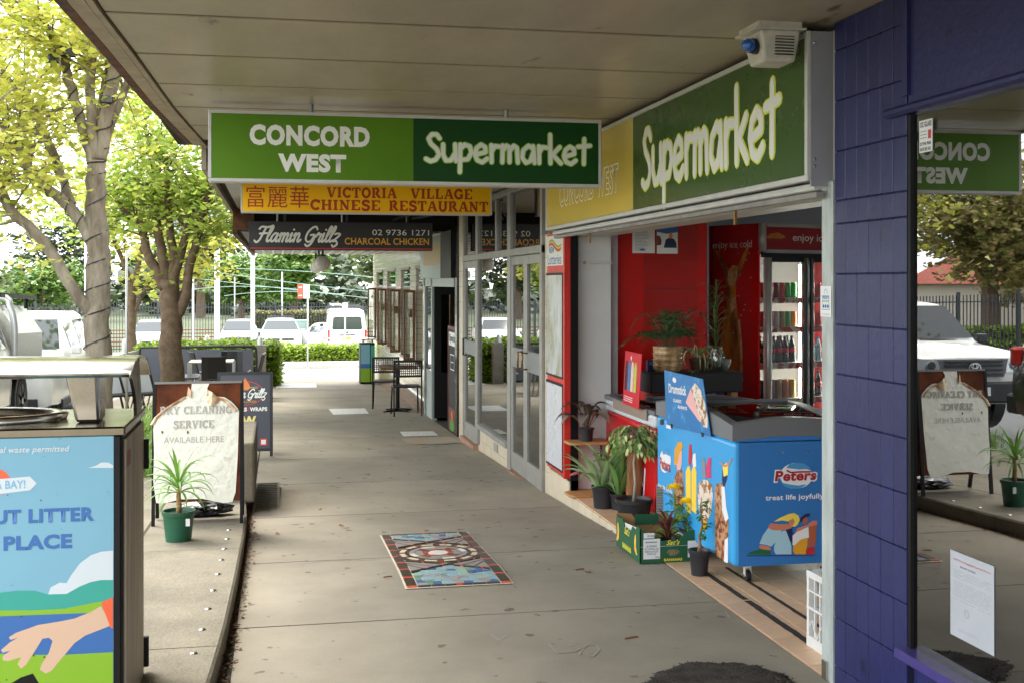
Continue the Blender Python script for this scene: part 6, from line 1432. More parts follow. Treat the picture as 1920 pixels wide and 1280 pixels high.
fb('header', .07,1.97,WF,HF-.03, .0,.03, mat('header_red', s(150,22,26), .25, spec=.6), bevel=.004); fb('header_trim', .07,HF-.03,WF,HF, .0,.034, alu); fb('header_trim', .07,1.94,WF,1.97, .0,.034, alu)
text('enjoy ice cold', FF, .385,2.03,.66,.085, pwh, df, .0315, .0); 
text('enjoy ice cold', FS, .08,1.97,.52,.085, pwh, df, .0015, .0)
mb = MB(); mb.face(FF, blob(.18,2.09,.09,.03,0,20,3,.2), .0312); mb.build('splash_print', mat('amber_print', s(190,120,30), .4), df)
mb = MB(); mb.tube([FF.p(.02,1.95,.03), FF.p(.02,HF,.03)], .035, 14); mb.build('corner_column', alu, df, smooth=True)
fb('top_shadow_strip', .05,1.90,WF,1.94, -.02,.01, black_pl)
# side art: splashing bottle
amb = mat('amber_splash', s(214,140,50), .3, col2=s(96,46,16), vscale=7, stretch=(1,1,.35), vr=(.4,.62)); icy = mat('splash_highlight', s(232,206,160), .3, col2=s(190,120,50), vscale=18)
def fsp(name, u_v, m, n):
    F = FS; P = []
    for u, v in u_v:
        q = ray(u, v); k = (F.o-Vector((0,0,EYE))).dot(F.n)/q.dot(F.n); w3 = Vector((0,0,EYE))+q*k-F.o; P.append((w3.dot(F.x), w3.dot(F.y)))
    mb = MB(); mb.face(F, P, n); return mb.build(name, m, df)
fsp('bottle_print', [(1352,700),(1350,650),(1356,600),(1361,560),(1362,535),(1358,515),(1352,495),(1341,472),(1344,468),(1358,490),(1366,505),(1376,498),(1383,500),(1392,480),(1402,460),(1405,462),(1396,492),(1388,515),(1380,530),(1380,560),(1386,610),(1390,650),(1390,720),(1352,720)], amb, .001)
fsp('splash_print', [(1364,525),(1366,508),(1374,497),(1384,500),(1382,520),(1376,536),(1366,536)], icy, .0016); fsp('splash_print', [(1368,560),(1380,556),(1381,575),(1370,590)], icy, .0016)
fsp('bottle_edge', [(1384,600),(1388,598),(1392,650),(1393,715),(1389,715),(1388,650)], icy, .0018)
r = random.Random(44)
for k in range(34):
    u, v = r.uniform(1345,1408), r.uniform(455,640); fsp('droplet_print', [(u+1.2*math.cos(j*1.26), v+1.6*math.sin(j*1.26)) for j in range(5)], icy, .0014)
# doors
for k, (a0, a1) in enumerate(((.055,.56),(.575,1.09))):
    d0 = fb('door', a0,.12,a0+.045,1.90, .005,.05, alu if k == 0 else black_pl)
    fb('door_frame', a1-.035,.12,a1,1.90, .005,.045, alu, par=d0); fb('door_frame', a0+.045,1.86,a1-.035,1.90, .005,.045, black_pl, par=d0); fb('door_frame', a0+.045,.12,a1-.035,.17, .005,.045, black_pl, par=d0)
    fb('glass', a0+.045,.17,a1-.035,1.86, .012,.018, glass_clear, par=d0)
    mb = MB(); mb.tube([FF.p(a1-.055 if k == 0 else a0+.02,.12,.06), FF.p(a1-.055 if k == 0 else a0+.02,1.9,.06)], .016, 10); mb.build('handle', mat('black_handle', s(30,30,32), .35), d0)
    if k == 0: mb = MB(); mb.tube([FF.p(a0+.02,.12,.05), FF.p(a0+.02,1.9,.05)], .03, 12); mb.build('handle', alu, d0, smooth=True)
shelves = [1.545,1.285,.965,.645,.20]
strip_l = mat('fridge_light_tube', (1,1,1,1), .5, emit=((.92,1,.9,1), 22))
fb('light_tube', .555,.25,.562,1.84, -.06,-.05, strip_l); fb('light_tube', 1.05,.25,1.06,1.84, -.05,-.035, strip_l)
for zz in shelves: fb('shelf', .03,zz-.014,WF-.03,zz, -.46,-.03, white_p); fb('price_rail', .03,zz-.05,WF-.03,zz-.0, -.03,-.024, mat('price_rail_red', s(176,40,36), .4, col2=s(206,200,190), vscale=9, vr=(.5,.55)))
# drinks
def can_me(h, rr_, m, band=None):
    mb = MB(); mb.lathe([(rr_*.75,0),(rr_,.010),(rr_,h*.88),(rr_*.82,h*.97),(rr_*.82,h)], n=14)
    me = mb.mesh('can', True); me.materials.append(m); return me
def bottle_me(h, rr_, m, label_m, cap_m):
    mb = MB(); mb.mi = 0; mb.lathe([(rr_*.8,0),(rr_,.02),(rr_,h*.22),(rr_*.93,h*.3),(rr_,h*.38)], n=14); mb.lathe([(rr_,h*.56),(rr_*.95,h*.64),(rr_*.55,h*.80),(rr_*.34,h*.88),(rr_*.34,h*.93)], n=14)
    mb.mi = 1; mb.lathe([(rr_*1.01,h*.38),(rr_*1.01,h*.56)], n=14, cap=False); mb.mi = 2; mb.lathe([(rr_*.42,h*.92),(rr_*.42,h)], n=12)
    me = mb.mesh('bottle', True); [me.materials.append(x) for x in (m, label_m, cap_m)]; return me
def cm(n, c): return mat('drink_'+n, c, .28, metal=.25, spec=.6)
dk = mat('cola_liquid', s(26,14,12), .12, spec=.7); orl = mat('orange_liquid', s(240,120,30), .12, spec=.7); clr = mat('lemonade_liquid', s(150,176,160), .1, spec=.7); wtr = mat('water_liquid', s(120,170,190), .1, spec=.7)
lr, lw_, lbb, lg = cm('label_red', s(196,30,26)), cm('label_silver', s(190,186,182)), cm('label_blue', s(60,80,150)), cm('label_green', s(50,170,70)); cb_k, cb_b = black_pl, mat('blue_cap', s(50,120,210), .4)
rows_ = [
 ('top', 1.545, .135, 'can', [('red',s(190,26,24)),('red',s(190,26,24)),('dark red',s(120,20,22)),('red',s(190,26,24)),('green',s(30,150,50)),('green',s(30,150,50))]),
 ('second', 1.285, .135, 'can', [('red',s(190,26,24)),('red',s(190,26,24)),('silver',s(176,170,164)),('bronze',s(150,124,80)),('green',s(30,150,50)),('orange',s(226,120,50))]),
 ('middle', .965, .235, 'bottle', [('cola',dk,lr,cb_k)]*5),
 ('fourth', .645, .165, 'can', [('black',s(30,28,32)),('burgundy',s(110,40,60)),('bronze',s(140,116,50)),('copper',s(180,110,80)),('golden',s(200,160,80))]),
 ('bottom', .20, .33, 'bottle', [('cola',dk,lw_,cb_b),('cola',dk,lw_,cb_b),('cola',dk,lw_,cb_b),('orange drink',orl,lbb,cb_b),('lemonade',clr,lg,lg)])]
ordn = ['first','second','third','fourth','fifth','sixth']
for sn, z0, h, kd, items in rows_:
    n = len(items); seen = {}
    for k, it in enumerate(items):
        a = .15+k*.42/n
        rr_ = .033 if h < .15 else (.033 if h < .24 else .048)
        if kd == 'can':
            key = (it[0], h); me = can_me(h, rr_ if h < .15 else .033, cm(it[0].replace(' ', '_'), it[1])) if key not in MATS else MATS[key]; MATS[key] = me
        else:
            key = (it[0], h); me = bottle_me(h, rr_, *it[1:]) if key not in MATS else MATS[key]; MATS[key] = me
        for row in range(2):
            p_ = FF.p(a+(row*.012), z0, -.085-row*(.068 if rr_ < .04 else .10))
            if row == 0: lab = '%s %s on the %s fridge shelf, %s in the front row' % (it[0], kd, sn, ordn[k])
            else: lab = '%s %s on the %s fridge shelf, %s in the row behind' % (it[0], kd, sn, ordn[k])
            o = link('drink_'+kd, me, None, p_); tag(o, lab, kd, '%ss on the %s fridge shelf' % (kd, sn))
    for k in range(5):      # second door
        p_ = FF.p(.645+k*.085, z0, -.085); nm = ('red can','red can','water bottle','cola bottle','cola bottle')[['top','second','middle','fourth','bottom'].index(sn)]
        if k > 2: continue
        if 'can' in nm: me = MATS[('red', .135)]
        elif 'water' in nm: me = bottle_me(.22,.031,wtr,cm('label_pale',s(160,200,220)),cb_b) if 'wb' not in MATS else MATS['wb']; MATS['wb'] = me
        else: me = MATS[('cola', .235)] if h < .3 else MATS[('cola', .33)]
        o = link('drink_'+nm.split()[-1], me, None, p_); tag(o, '%s behind the second fridge door on the %s shelf, %s from its hinge' % (nm, sn, ordn[k]), nm.split()[-1])
# ================================================================ milk crate and bucket behind the post
t = thing('milk_crate', 'white plastic milk crate behind the steel post', 'crate', (2.425, 4.74, 0))
cr = mat('crate_plastic', s(216,216,212), .45, var=.1, vscale=8)
Wq, Hq = .33, .35
fra = MB()
for (x_, y_) in ((0,0),(Wq,0),(0,Wq),(Wq,Wq)): fra.cbox((x_, y_, Hq/2), (.022,.022,Hq))
fra.build('corner_posts', cr, t)
for zz, hh in ((.025,.05),(.18,.012),(.335,.03),(.26,.008)):
    mb = MB(); e = .012; mb.box((-e,-e,zz-hh/2),(Wq+e,e,zz+hh/2)); mb.box((-e,Wq-e,zz-hh/2),(Wq+e,Wq+e,zz+hh/2)); mb.box((-e,e,zz-hh/2),(e,Wq-e,zz+hh/2)); mb.box((Wq-e,e,zz-hh/2),(Wq+e,Wq-e,zz+hh/2)); mb.build('rail', cr, t)
for k in range(1, 6):
    q = Wq*k/6
    for (x_, y_) in ((q,0),(q,Wq),(0,q),(Wq,q)): MB().cbox((x_, y_, Hq/2), (.010,.010,Hq-.02)).build('slat', cr, t)
for k in range(3):
    a = .05+k*.1; MB().tube([(-.002,a,.05),(-.002,a+.05,.12),(-.002,a+.1,.05)], .006, 6).build('brace', cr, t)
t = thing('bucket', 'white bucket standing on the milk crate behind the post', 'bucket', (2.57, 4.92, .351)); MB().lathe([(.001,0),(.10,0),(.125,.25),(.13,.255),(.13,.265),(.12,.265),(.095,.01),(.001,.01)], n=28, cap=False).build('bucket', white_p, t, auto=40)
t = thing('wall_socket_box', 'small grey junction box on the pale wall above the red fridge', 'electrical box', (3.72, 10.05, 2.30)); MB().box((-.09,-.05,-.06),(.04,0,.06)).build('box', mat('socket_grey', s(150,150,150), .5), t, bevel=.005)
# fallen leaves and twigs on the footpath
lfm = [mat('fallen_leaf_brown', s(132,92,54), .8), mat('fallen_leaf_tan', s(176,140,84), .8)]
lme = MB().strip([[(-.03,-.004,.004),(-.03,.004,.004)],[(-.01,-.017,.002),(-.01,.017,.007)],[(.012,-.014,.006),(.012,.014,.002)],[(.034,-.002,.008),(.034,.002,.004)]])
for i, m_ in enumerate(lfm): pass
meA = lme.mesh('leaf'); meA.materials.append(lfm[0]); meB = lme.mesh('leaf'); meB.materials.append(lfm[1])
r = random.Random(17)
for (u, v), lab in zip([(478,918),(560,908),(557,922),(600,955),(735,842),(780,862),(930,978),(1150,995),(1103,1072),(640,985),(690,890),(520,1000)],
  ['on the footpath right beside the ramp plate','on the footpath, farther of a pair right of the ramp plate','on the footpath, nearer of a pair right of the ramp plate','on the footpath between the ramp plate and the mosaic','on the footpath near the rusty service cover','on the footpath just in front of the rusty service cover','on the footpath behind the right corner of the mosaic','on the footpath at the corner of the banana box','on the footpath left of the banana box','on the footpath left of the far corner of the mosaic','in the middle of the footpath beyond the mosaic','near the kerb line left of the mosaic']):
    p_ = gnd(u, v); o = link('fallen_leaf', r.choice([meA, meB]), None, (p_.x, p_.y, p_.z+.001), r.random()*6); tag(o, 'dry leaf '+lab, 'leaf', 'dry leaves scattered on the footpath')
for (u, v, L_, lab) in ((727,1082,.05,'short dark twig lying left of the mosaic'),(1088,1068,.05,'short dark twig on the footpath right of the mosaic'),(1185,1197,.07,'curved pale twig on the footpath above the asphalt patch')):
    p_ = gnd(u, v); o = thing('twig', lab, 'twig', p_); MB().tube(bez([(-L_/2,0,.004),(0,L_*.2,.006),(L_/2,L_*.3,.004)],5), .004, 5).build('twig', lfm[0], o)
t = thing('leaf_litter', 'strip of dead leaves and dirt along the foot of the platform edge', 'leaf litter', kind='stuff')
mb = MB(); r = random.Random(23)
for k in range(1100):
    y_ = r.uniform(2.5,10.6)**1.0; x_ = ex(y_)+abs(r.gauss(0,.028))+.004; c = Vector((x_, y_, gz(y_)+.003+r.random()*.012)); a = r.random()*6; q = r.uniform(.004,.018); d = Vector((math.cos(a), math.sin(a), r.uniform(-.3,.3)))*q; e_ = Vector((-d.y, d.x, r.uniform(-.01,.01)*q*30))*.55
    mb.add([c-d, c+e_, c+d, c-e_], [(0,1,2,3)])
mb.build('leaves', mat('litter_leaf', s(104,74,46), .95, var=.5, vscale=15), t)
# ================================================================ trees
bark = mat('grey_brown_bark', s(150,140,124), .92, spec=.2, col2=s(104,94,80), vscale=7, stretch=(1,1,.3), bump=.8, bscale=24)
bark_d = mat('dark_bark', s(116,98,80), .92, spec=.2, var=.4, vscale=9, bump=.8, bscale=24)
lf_y = leafmat('yellow_green_leaf', s(160,172,64), s(216,210,108), .52); lf_g = leafmat('lime_leaf', s(124,156,58), s(190,200,92), .52)
def smooth_path(P, R, k=4):
    P = [Vector(q) for q in P]; Q = []; S = []
    for i in range(len(P)-1):
        p0, p1, p2, p3 = P[max(i-1,0)], P[i], P[i+1], P[min(i+2,len(P)-1)]
        for j in range(k):
            t_ = j/k; a = 2*p1; b = (p2-p0)*t_; c = (2*p0-5*p1+4*p2-p3)*t_*t_; d = (3*p1-p0-3*p2+p3)*t_**3
            Q.append((a+b+c+d)*.5); S.append(R[i]+(R[i+1]-R[i])*t_)
    Q.append(P[-1]); S.append(R[-1]); return Q, S
def leafquads(mb, c, n, rad, size, r_, flat=.6):
    for _ in range(n):
        d = Vector((r_.gauss(0,1), r_.gauss(0,1), r_.gauss(0,flat))); q = c+d*rad*.55
        a = r_.random()*2*PI; nrm = Vector((r_.gauss(0,.55), r_.gauss(0,.55), 1)).normalized(); u_ = nrm.orthogonal().normalized(); v_ = nrm.cross(u_); x_ = u_*math.cos(a)+v_*math.sin(a); y_ = nrm.cross(x_); L_ = size*r_.uniform(.6,1.15)
        t_ = nrm*L_*r_.uniform(.05,.22)
        mb.add([q-x_*L_*.5, q-y_*L_*.42-x_*L_*.12-t_, q-y_*L_*.30+x_*L_*.28-t_, q+x_*L_*.6-t_*.5, q+y_*L_*.30+x_*L_*.28-t_, q+y_*L_*.42-x_*L_*.12-t_], [(0,1,2,3),(0,3,4,5)])
def limbtree(label, base, limbs, bm_, lm, nleaf, size, twn=6, seed=1, twl=(.7,1.5), crown=None, group=None):
    r_ = random.Random(seed); t = thing('street_tree', label, 'tree', base, world=True, group=group); tips = []
    for k, (P, R) in enumerate(limbs):
        Q, S = smooth_path(P, R); mb = MB(); 
        for i in range(1, len(Q)-1): Q[i] = Q[i]+Vector((r_.gauss(0,1), r_.gauss(0,1), 0))*S[i]*.10
        mb.tube(Q, S, 12 if k == 0 else 9); mb.build('trunk' if k == 0 else 'limb', bm_, t, smooth=True)
        if k: tips += [(Q[i], (Q[i]-Q[i-1]).normalized(), S[i]) for i in range(len(Q)//2, len(Q), 1)]
    tw = MB(); cl = MB()
    for (q, d, s_) in tips:
        for _ in range(twn):
            dd = (d*.7+Vector((r_.gauss(0,1), r_.gauss(0,1), r_.gauss(.15,.7)))).normalized(); L_ = r_.uniform(*twl); e_ = q+dd*L_+Vector((0,0,-L_*.12)); m_ = q.lerp(e_, .5)+Vector((0,0,L_*.1))
            tw.tube(bez([q, m_, e_], 4), [min(.02,s_*.6),.011,.008,.006,.003], 5)
            for f in (.45,.7,.9,1.05): leafquads(cl, q.lerp(e_, f), nleaf, .30, size, r_)
    if crown:
        (cx, cy, cz), (rx, ry, rz_), n, k = crown
        for _ in range(n):
            while True:
                a = Vector((r_.uniform(-1,1), r_.uniform(-1,1), r_.uniform(-1,1)))
                if a.length < 1: break
            c = Vector((cx+a.x*rx, cy+a.y*ry, cz+a.z*rz_)); leafquads(cl, c, k, .38, size, r_)
            e_ = c+Vector((r_.gauss(0,.4), r_.gauss(0,.4), r_.gauss(0,.3))); tw.tube([c, e_], [.006,.003], 4)
    tw.build('twigs', bm_, t, kind='stuff'); cl.build('foliage', lm, t, kind='stuff'); return t
D1 = 13.1
A = lambda u, v, dd=0: atD(u, v, D1+dd)
tb = A(188, 820); 
L1 = [([A(186,850),A(184,700),A(183,600),A(184,520),A(182,440),A(180,340),A(182,300)], [.175,.146,.136,.132,.115,.106,.09]),
 ([A(178,310),A(160,255),A(140,190),A(120,120),A(100,70,-.3),A(60,20,-.5),A(10,-40,-.6)], [.085,.062,.056,.05,.045,.04,.03]),
 ([A(180,300),A(172,230),A(170,150,.3),A(170,70,.5),A(176,-20,.8)], [.07,.060,.055,.05,.03]),
 ([A(186,300),A(196,240),A(210,160,-.1),A(222,90,-.2),A(234,0,-.4),A(240,-80,-.6)], [.08,.072,.068,.062,.05,.04]),
 ([A(188,290,.2),A(190,210,.5),A(200,140,.8),A(212,60,1.0),A(215,-30,1.2)], [.06,.05,.045,.04,.03]),
 ([A(196,270,.1),A(222,200,.3),A(240,150,.5),A(245,90,.8)], [.05,.045,.04,.02]),
 ([A(176,455),A(150,415),A(110,370),A(66,335),A(30,270),A(0,235),A(-50,190)], [.085,.064,.06,.055,.05,.045,.035]),
 ([A(160,425,.2),A(135,390,.3),A(112,320,.4),A(85,255,.6),A(62,205,.8),A(30,165,1.0),A(0,130,1.2)], [.06,.055,.05,.05,.045,.04,.03]),
 ([A(176,590),A(150,560,-.1),A(100,480,-.1),A(60,430,-.2),A(20,395,-.3),A(0,350,-.3),A(-35,280,-.6),A(-60,200,-1.2)], [.085,.068,.064,.060,.056,.052,.045,.035])]
limbtree('nearest yellow green street tree with pale grey trunk and many limbs', (tb.x, tb.y, gz(tb.y)), L1, bark, lf_y, 7, .095, twn=3, seed=5, crown=((-3.6,15.6,5.0),(3.0,2.4,2.6),200,13), twl=(.5,1.3))
D2 = 18.6
A = lambda u, v, dd=0: atD(u, v, D2+dd)
tb = A(322, 790)
L2 = [([A(324,800),A(322,690),A(320,600),A(318,545),A(312,520)], [.21,.185,.165,.155,.12]),
 ([A(310,540),A(290,505),A(275,470),A(262,420,.3),A(235,400,.4),A(215,360,.6)], [.10,.085,.07,.06,.05,.03]),
 ([A(312,530),A(305,480),A(295,430),A(290,370,.4),A(285,300,.6),A(270,230,.8)], [.09,.08,.07,.06,.05,.03]),
 ([A(322,545),A(325,490),A(320,440),A(315,380),A(312,320,-.3),A(300,260,-.4)], [.09,.075,.065,.055,.045,.03]),
 ([A(322,530),A(338,480),A(350,430),A(366,400),A(372,370,.3)], [.08,.07,.055,.04,.025]),
 ([A(330,600),A(346,560),A(356,500),A(374,430),A(388,380,-.4),A(400,350,-.5)], [.075,.085,.07,.06,.05,.035])]
limbtree('second lime green street tree with short forking trunk', (tb.x, tb.y, gz(tb.y)), L2, bark_d, lf_g, 8, .11, twn=3, seed=8, crown=((-2.9,20.4,4.4),(2.9,2.2,2.3),190,13), twl=(.6,1.3))
D3 = 27
A = lambda u, v, dd=0: atD(u, v, D3+dd)
tb = A(245, 730)
L3 = [([A(246,740),A(246,640),A(246,570),A(248,530)], [.15,.12,.10,.08]), ([A(247,560),A(235,500),A(210,440),A(200,380)], [.07,.06,.045,.03]), ([A(248,550),A(262,480),A(275,420),A(280,360)], [.07,.06,.045,.03]), ([A(247,600),A(275,540),A(330,500),A(370,470)], [.05,.045,.04,.02])]
limbtree('third slender street tree behind the silver pole with yellow leaves', (tb.x, tb.y, gz(tb.y)), L3, bark_d, lf_y, 6, .15, twn=5, seed=11, crown=((-3.4,28.5,4.2),(3.6,2.6,2.6),170,11), twl=(.7,1.6))
# string lights round the limbs of the near tree
t = thing('string_lights', 'dark fairy light cable wound around the near tree limbs', 'string lights', world=True)
blk = mat('cable_black', s(28,30,30), .6); A = lambda u, v, dd=0: atD(u, v, D1+dd)
for P, R in (L1[0], L1[1], L1[6], L1[7], L1[3]):
    Q, S = smooth_path(P, R, 14); mb = MB(); W_ = []
    for i in range(len(Q)-1):
        a = i*.75; d = (Q[i+1]-Q[i]).normalized(); u_ = d.orthogonal().normalized(); v_ = d.cross(u_); W_.append(Q[i]+(u_*math.cos(a)+v_*math.sin(a))*(S[i]+.010))
    mb.tube(W_[6:], .007, 4); mb.build('cable', blk, t)
for (u, v, tl, lab) in ((100,110,.3,'lower black floodlight clamped to the left limb of the near tree'),(128,98,.5,'upper black floodlight clamped to the left limb of the near tree'),(200,187,.4,'small black floodlight on the right limb of the near tree')):
    q = atD(u, v, 12.9); o = thing('floodlight', lab, 'floodlight', q, rz=tl-.2); k_ = .13 if u > 190 else .17
    MB().cbox((0,0,0), (k_,.035,k_*.62)).build('lamp_head', black_p, o, bevel=.006); MB().cbox((0,-.019,0), (k_*.86,.004,k_*.5)).build('lens', mat('lens_dark', s(60,62,66), .1), o); MB().tube([(0,.02,0),(.02,.12,-.02)], .010, 6).build('bracket', black_p, o)
# background trees
def bgtree(label, x, y, h, w_, m, n=260, k=9, size=.34, trunk=True, seed=1, z0=None, cz=.62, group='background trees beyond the railway', hh=.42):
    r_ = random.Random(seed); z0 = gz(y)-.15 if z0 is None else z0; t = thing('tree', label, 'tree', (x, y, z0), world=False, group=group)
    mb = MB(); mb.tube([(0,0,0),(.1,0,h*.3),(0,0,h*.55)], [w_*.035+.08,w_*.03+.06,.07], 8)
    for j in range(5): a = j*1.26; mb.tube([(0.05,0,h*.3),(w_*.12*math.cos(a),w_*.12*math.sin(a),h*.5),(w_*.28*math.cos(a),w_*.28*math.sin(a),h*.72)], [.09,.07,.03], 6)
    mb.build('trunk', bark_d, t); cl = MB(); blobs = []
    for j in range(11):
        a = r_.random()*6.28; f = r_.uniform(.1,.75); blobs.append((Vector((w_*.5*f*math.cos(a), w_*.5*f*math.sin(a), h*cz+r_.uniform(-.75,.8)*h*hh*.7)), w_*r_.uniform(.17,.27)))
    for j in range(n):
        c, rr_ = r_.choice(blobs); d = Vector((r_.gauss(0,1), r_.gauss(0,1), r_.gauss(0,.8))); d = d.normalized()*rr_*r_.uniform(.55,1.05); leafquads(cl, c+d, k, size*1.2, size, r_, .5)
    cl.build('foliage', m, t, kind='stuff'); return t
g1 = leafmat('bush_green', s(70,104,40), s(118,146,62), .3); g2 = leafmat('wood_green', s(48,62,38), s(78,92,56), .2); g3 = leafmat('gum_green', s(62,80,44), s(112,126,70), .3); g4 = leafmat('olive_seed_leaf', s(108,122,54), s(172,150,96), .3)
bgtree('rounded bright green tree behind the railway fence', 1.2, 92, 7.2, 7, g1, 420, 9, .42, seed=3)
bgtree('broad bright green tree left of the round one', -3.0, 100, 6.0, 6, g1, 300, 9, .42, seed=13)
bgtree('drooping grey green gum tree at the right of the car park', 6.6, 66, 6.6, 7, g3, 420, 9, .30, seed=4, cz=.66)
bgtree('dark green gum tree rising far behind the poles', -7.5, 120, 10.5, 11, g2, 420, 9, .5, seed=6)
bgtree('dull green tree far behind the railway on the left', -18, 110, 10, 11, g2, 300, 9, .5, seed=7)
bgtree('mid green bushy tree beyond the fence left of the parked cars', -13.5, 72, 4.8, 7, g1, 260, 9, .35, seed=9)
bgtree('tall olive tree with tan seed clusters across the street', -30.5, 53, 9.6, 12, g4, 1500, 12, .30, seed=10, cz=.6, hh=.5)
bgtree('second olive tree with tan seed clusters farther along the street', -37, 47, 9.0, 10, g4, 500, 10, .42, seed=18, cz=.6, hh=.5)
bgtree('dark shrubby tree at the far left behind the ute', -11.5, 44, 4.6, 6, g3, 260, 9, .30, seed=16)
t = thing('wooded_hill', 'far wooded hillside behind the railway', None, kind='stuff')
cl = MB(); r = random.Random(31)
for k in range(1500):
    x_ = r.uniform(-70,60); y_ = r.uniform(125,175); h_ = 2.5+6.5*(.5+.5*math.sin(x_*.09+1))+2*math.sin(x_*.31); leafquads(cl, Vector((x_, y_, -2+r.random()*max(2,h_))), 9, 1.6, 1.5, r, .5)
cl.build('foliage', g2, t)
# palm with long fronds at left
t = thing('palm_tree', 'low cabbage palm with long drooping fronds behind the ute', 'palm', (-9.2, 33.5, gz(33.5)-.13))
MB().tube([(0,0,0),(0,0,1.3)], [.22,.2], 10).build('trunk', bark_d, t)
pf_ = leafmat('palm_frond', s(96,124,62), s(150,160,84), .3, isl=False)
def palmfrond():
    mb = MB(); P = bez([(0,0,0),(.6,0,1.2),(1.6,0,.9),(2.1,0,-.3)],12); mb.tube(P, .02, 4)
    for i in range(3, 13):
        for sg in (-1,1): q = P[i]; e_ = q+Vector((.28,sg*.38,-.35)); mb.add([q, q+Vector((.07,0,0)), e_], [(0,1,2)])
    me = mb.mesh('frond', True); me.materials.append(pf_); return me
pm_ = palmfrond(); r = random.Random(3)
for k in range(22): o = link('frond', pm_, t, (0,0,1.3)); o.rotation_euler = (r.uniform(-.3,.3), r.uniform(-.5,.5), k*2.4); q_ = r.uniform(.7,1.1); o.scale = (q_,)*3
# strappy grass in the bed
t = thing('strappy_grass', 'green strappy grass growing around the tree bases', None, kind='stuff')
gm = leafmat('strap_leaf', s(84,128,44), s(158,186,96), .35); mb = MB(); r = random.Random(77)
for k in range(210):
    if k < 150: cx_, cy_ = r.uniform(-2.9,-1.0), r.uniform(11.1,13.4)
    else: cx_, cy_ = r.uniform(-1.9,-1.0), r.uniform(14.5,18.8)
    for j in range(16):
        a = r.random()*6.28; L_ = r.uniform(.28,.58); u_ = Vector((math.cos(a), math.sin(a), 0)); sd_ = Vector((-u_.y, u_.x, 0))*.006; b0 = Vector((cx_+r.gauss(0,.04), cy_+r.gauss(0,.04), gz(cy_)+.02)); lean_ = r.uniform(.25,.75)
        P = bez([b0, b0+Vector((0,0,L_*.75))+u_*L_*.15, b0+u_*L_*lean_+Vector((0,0,L_*.62)), b0+u_*L_*(lean_+.25)+Vector((0,0,L_*.25))],5)
        mb.strip([[q-sd_*(1-i/5.5), q+sd_*(1-i/5.5)] for i, q in enumerate(P)])
mb.build('blades', gm, t)
# hedges
def hedge(label, a, b, z0, h, n, size=.09, m=None, cat='hedge'):
    (x0, y0), (x1, y1) = a, b; t = thing('hedge', label, cat, ((x0+x1)/2,(y0+y1)/2,z0), world=True); MB().box((x0+.06,y0+.06,z0),(x1-.06,y1-.06,z0+h-.08)).build('inner_branches', mat('hedge_inner', s(52,58,30), .95, var=.4, vscale=12), t)
    cl = MB(); r_ = random.Random(int(abs(x0*10)+y0)); 
    for k in range(n):
        f = r_.random(); x_, y_, z_ = r_.uniform(x0,x1), r_.uniform(y0,y1), z0+r_.random()*h
        if f < .35: z_ = z0+h+r_.gauss(0,.02)+.03*math.sin(x_*5)
        elif f < .7: y_ = y0+r_.gauss(0,.03)
        else: x_ = (x0 if r_.random() < .4 else x1)+r_.gauss(0,.03)
        leafquads(cl, Vector((x_, y_, z_)), 4, .08, size, r_, 1)
    cl.build('foliage', m or hg, t, kind='stuff')
hg = leafmat('hedge_leaf', s(92,128,36), s(176,196,66), .3)
hedge('clipped green hedge behind the cafe banner', (-3.0,26.7), (-.02,27.9), gz(27)-.02, .93, 2600)
hedge('low clipped hedge along the far side of the cross road', (.1,42.3), (6.6,43.2), gz(42.5)-.02, .52, 2400, .10)
hedge('long low hedge across the street seen in the window', (-34,49), (-24,50), gz(50)-.1, 1.0, 1200, .16)
hedge('overgrown brownish hedge behind the railway fence', (-1.2,66), (4,67), gz(60)-.1, 1.7, 900, .14, m=leafmat('brown_hedge', s(120,96,66), s(140,150,70), .3))
# ================================================================ fences, posts, poles
fk = mat('fence_black', s(50,54,60), .5)
def palisade(label, P0, P1, n, h, seg):
    P0, P1 = Vector(P0), Vector(P1); d = (P1-P0); t = thing('palisade_fence', label, 'fence', P0, rz=math.atan2(d.y, d.x)); L_ = math.hypot(d.x, d.y); dz = d.z/L_
    pk = MB().cbox((0,0,h/2), (.028,.028,h)).mesh('picket'); pk.materials.append(fk); po = MB().cbox((0,0,h/2+.05), (.09,.09,h+.1)).mesh('post'); po.materials.append(fk)
    for i in range(n): x_ = L_*(i+.5)/n; link('picket', pk, t, (x_, 0, dz*x_))
    for i in range(seg+1): x_ = L_*i/seg; link('post', po, t, (x_, .05, dz*x_))
    for q in (.15, h-.22): MB().add([(0,.02,q-.02),(L_,.02,q-.02+dz*L_),(L_,.02,q+.02+dz*L_),(0,.02,q+.02),(0,.05,q-.02),(L_,.05,q-.02+dz*L_),(L_,.05,q+.02+dz*L_),(0,.05,q+.02)], [(0,1,2,3),(7,6,5,4),(0,4,5,1),(3,2,6,7)]).build('rail', fk, t)
palisade('tall black palisade railway fence across the far side of the car park', (-17,59.5,gz(59.5)-.13), (14,59.5,gz(59.5)-.13), 230, 2.35, 11)
palisade('black palisade fence running along the far side of the street', (-17,22,gz(22)-.2), (-17,59.5,gz(59)-.2), 190, 2.3, 12)
wh = mat('post_white', s(216,218,218), .45, var=.1, vscale=5)
bo = thing('bollard', 'x', 'bollard', (0,0,0), group='white round topped bollards'); MB().lathe([(.055,0),(.055,1.06),(.045,1.11),(.025,1.14),(.001,1.15)], n=16).build('post', wh, bo, smooth=True); MB().lathe([(.075,0),(.075,.02),(.056,.03)], n=16).build('base', kerb_m, bo)
bl_ = [(-3.05,22.6),(-3.05,25),(-3.05,27.6),(-3.05,30.6),(-3.05,34),(-.37,26.3),(-1.65,29)]
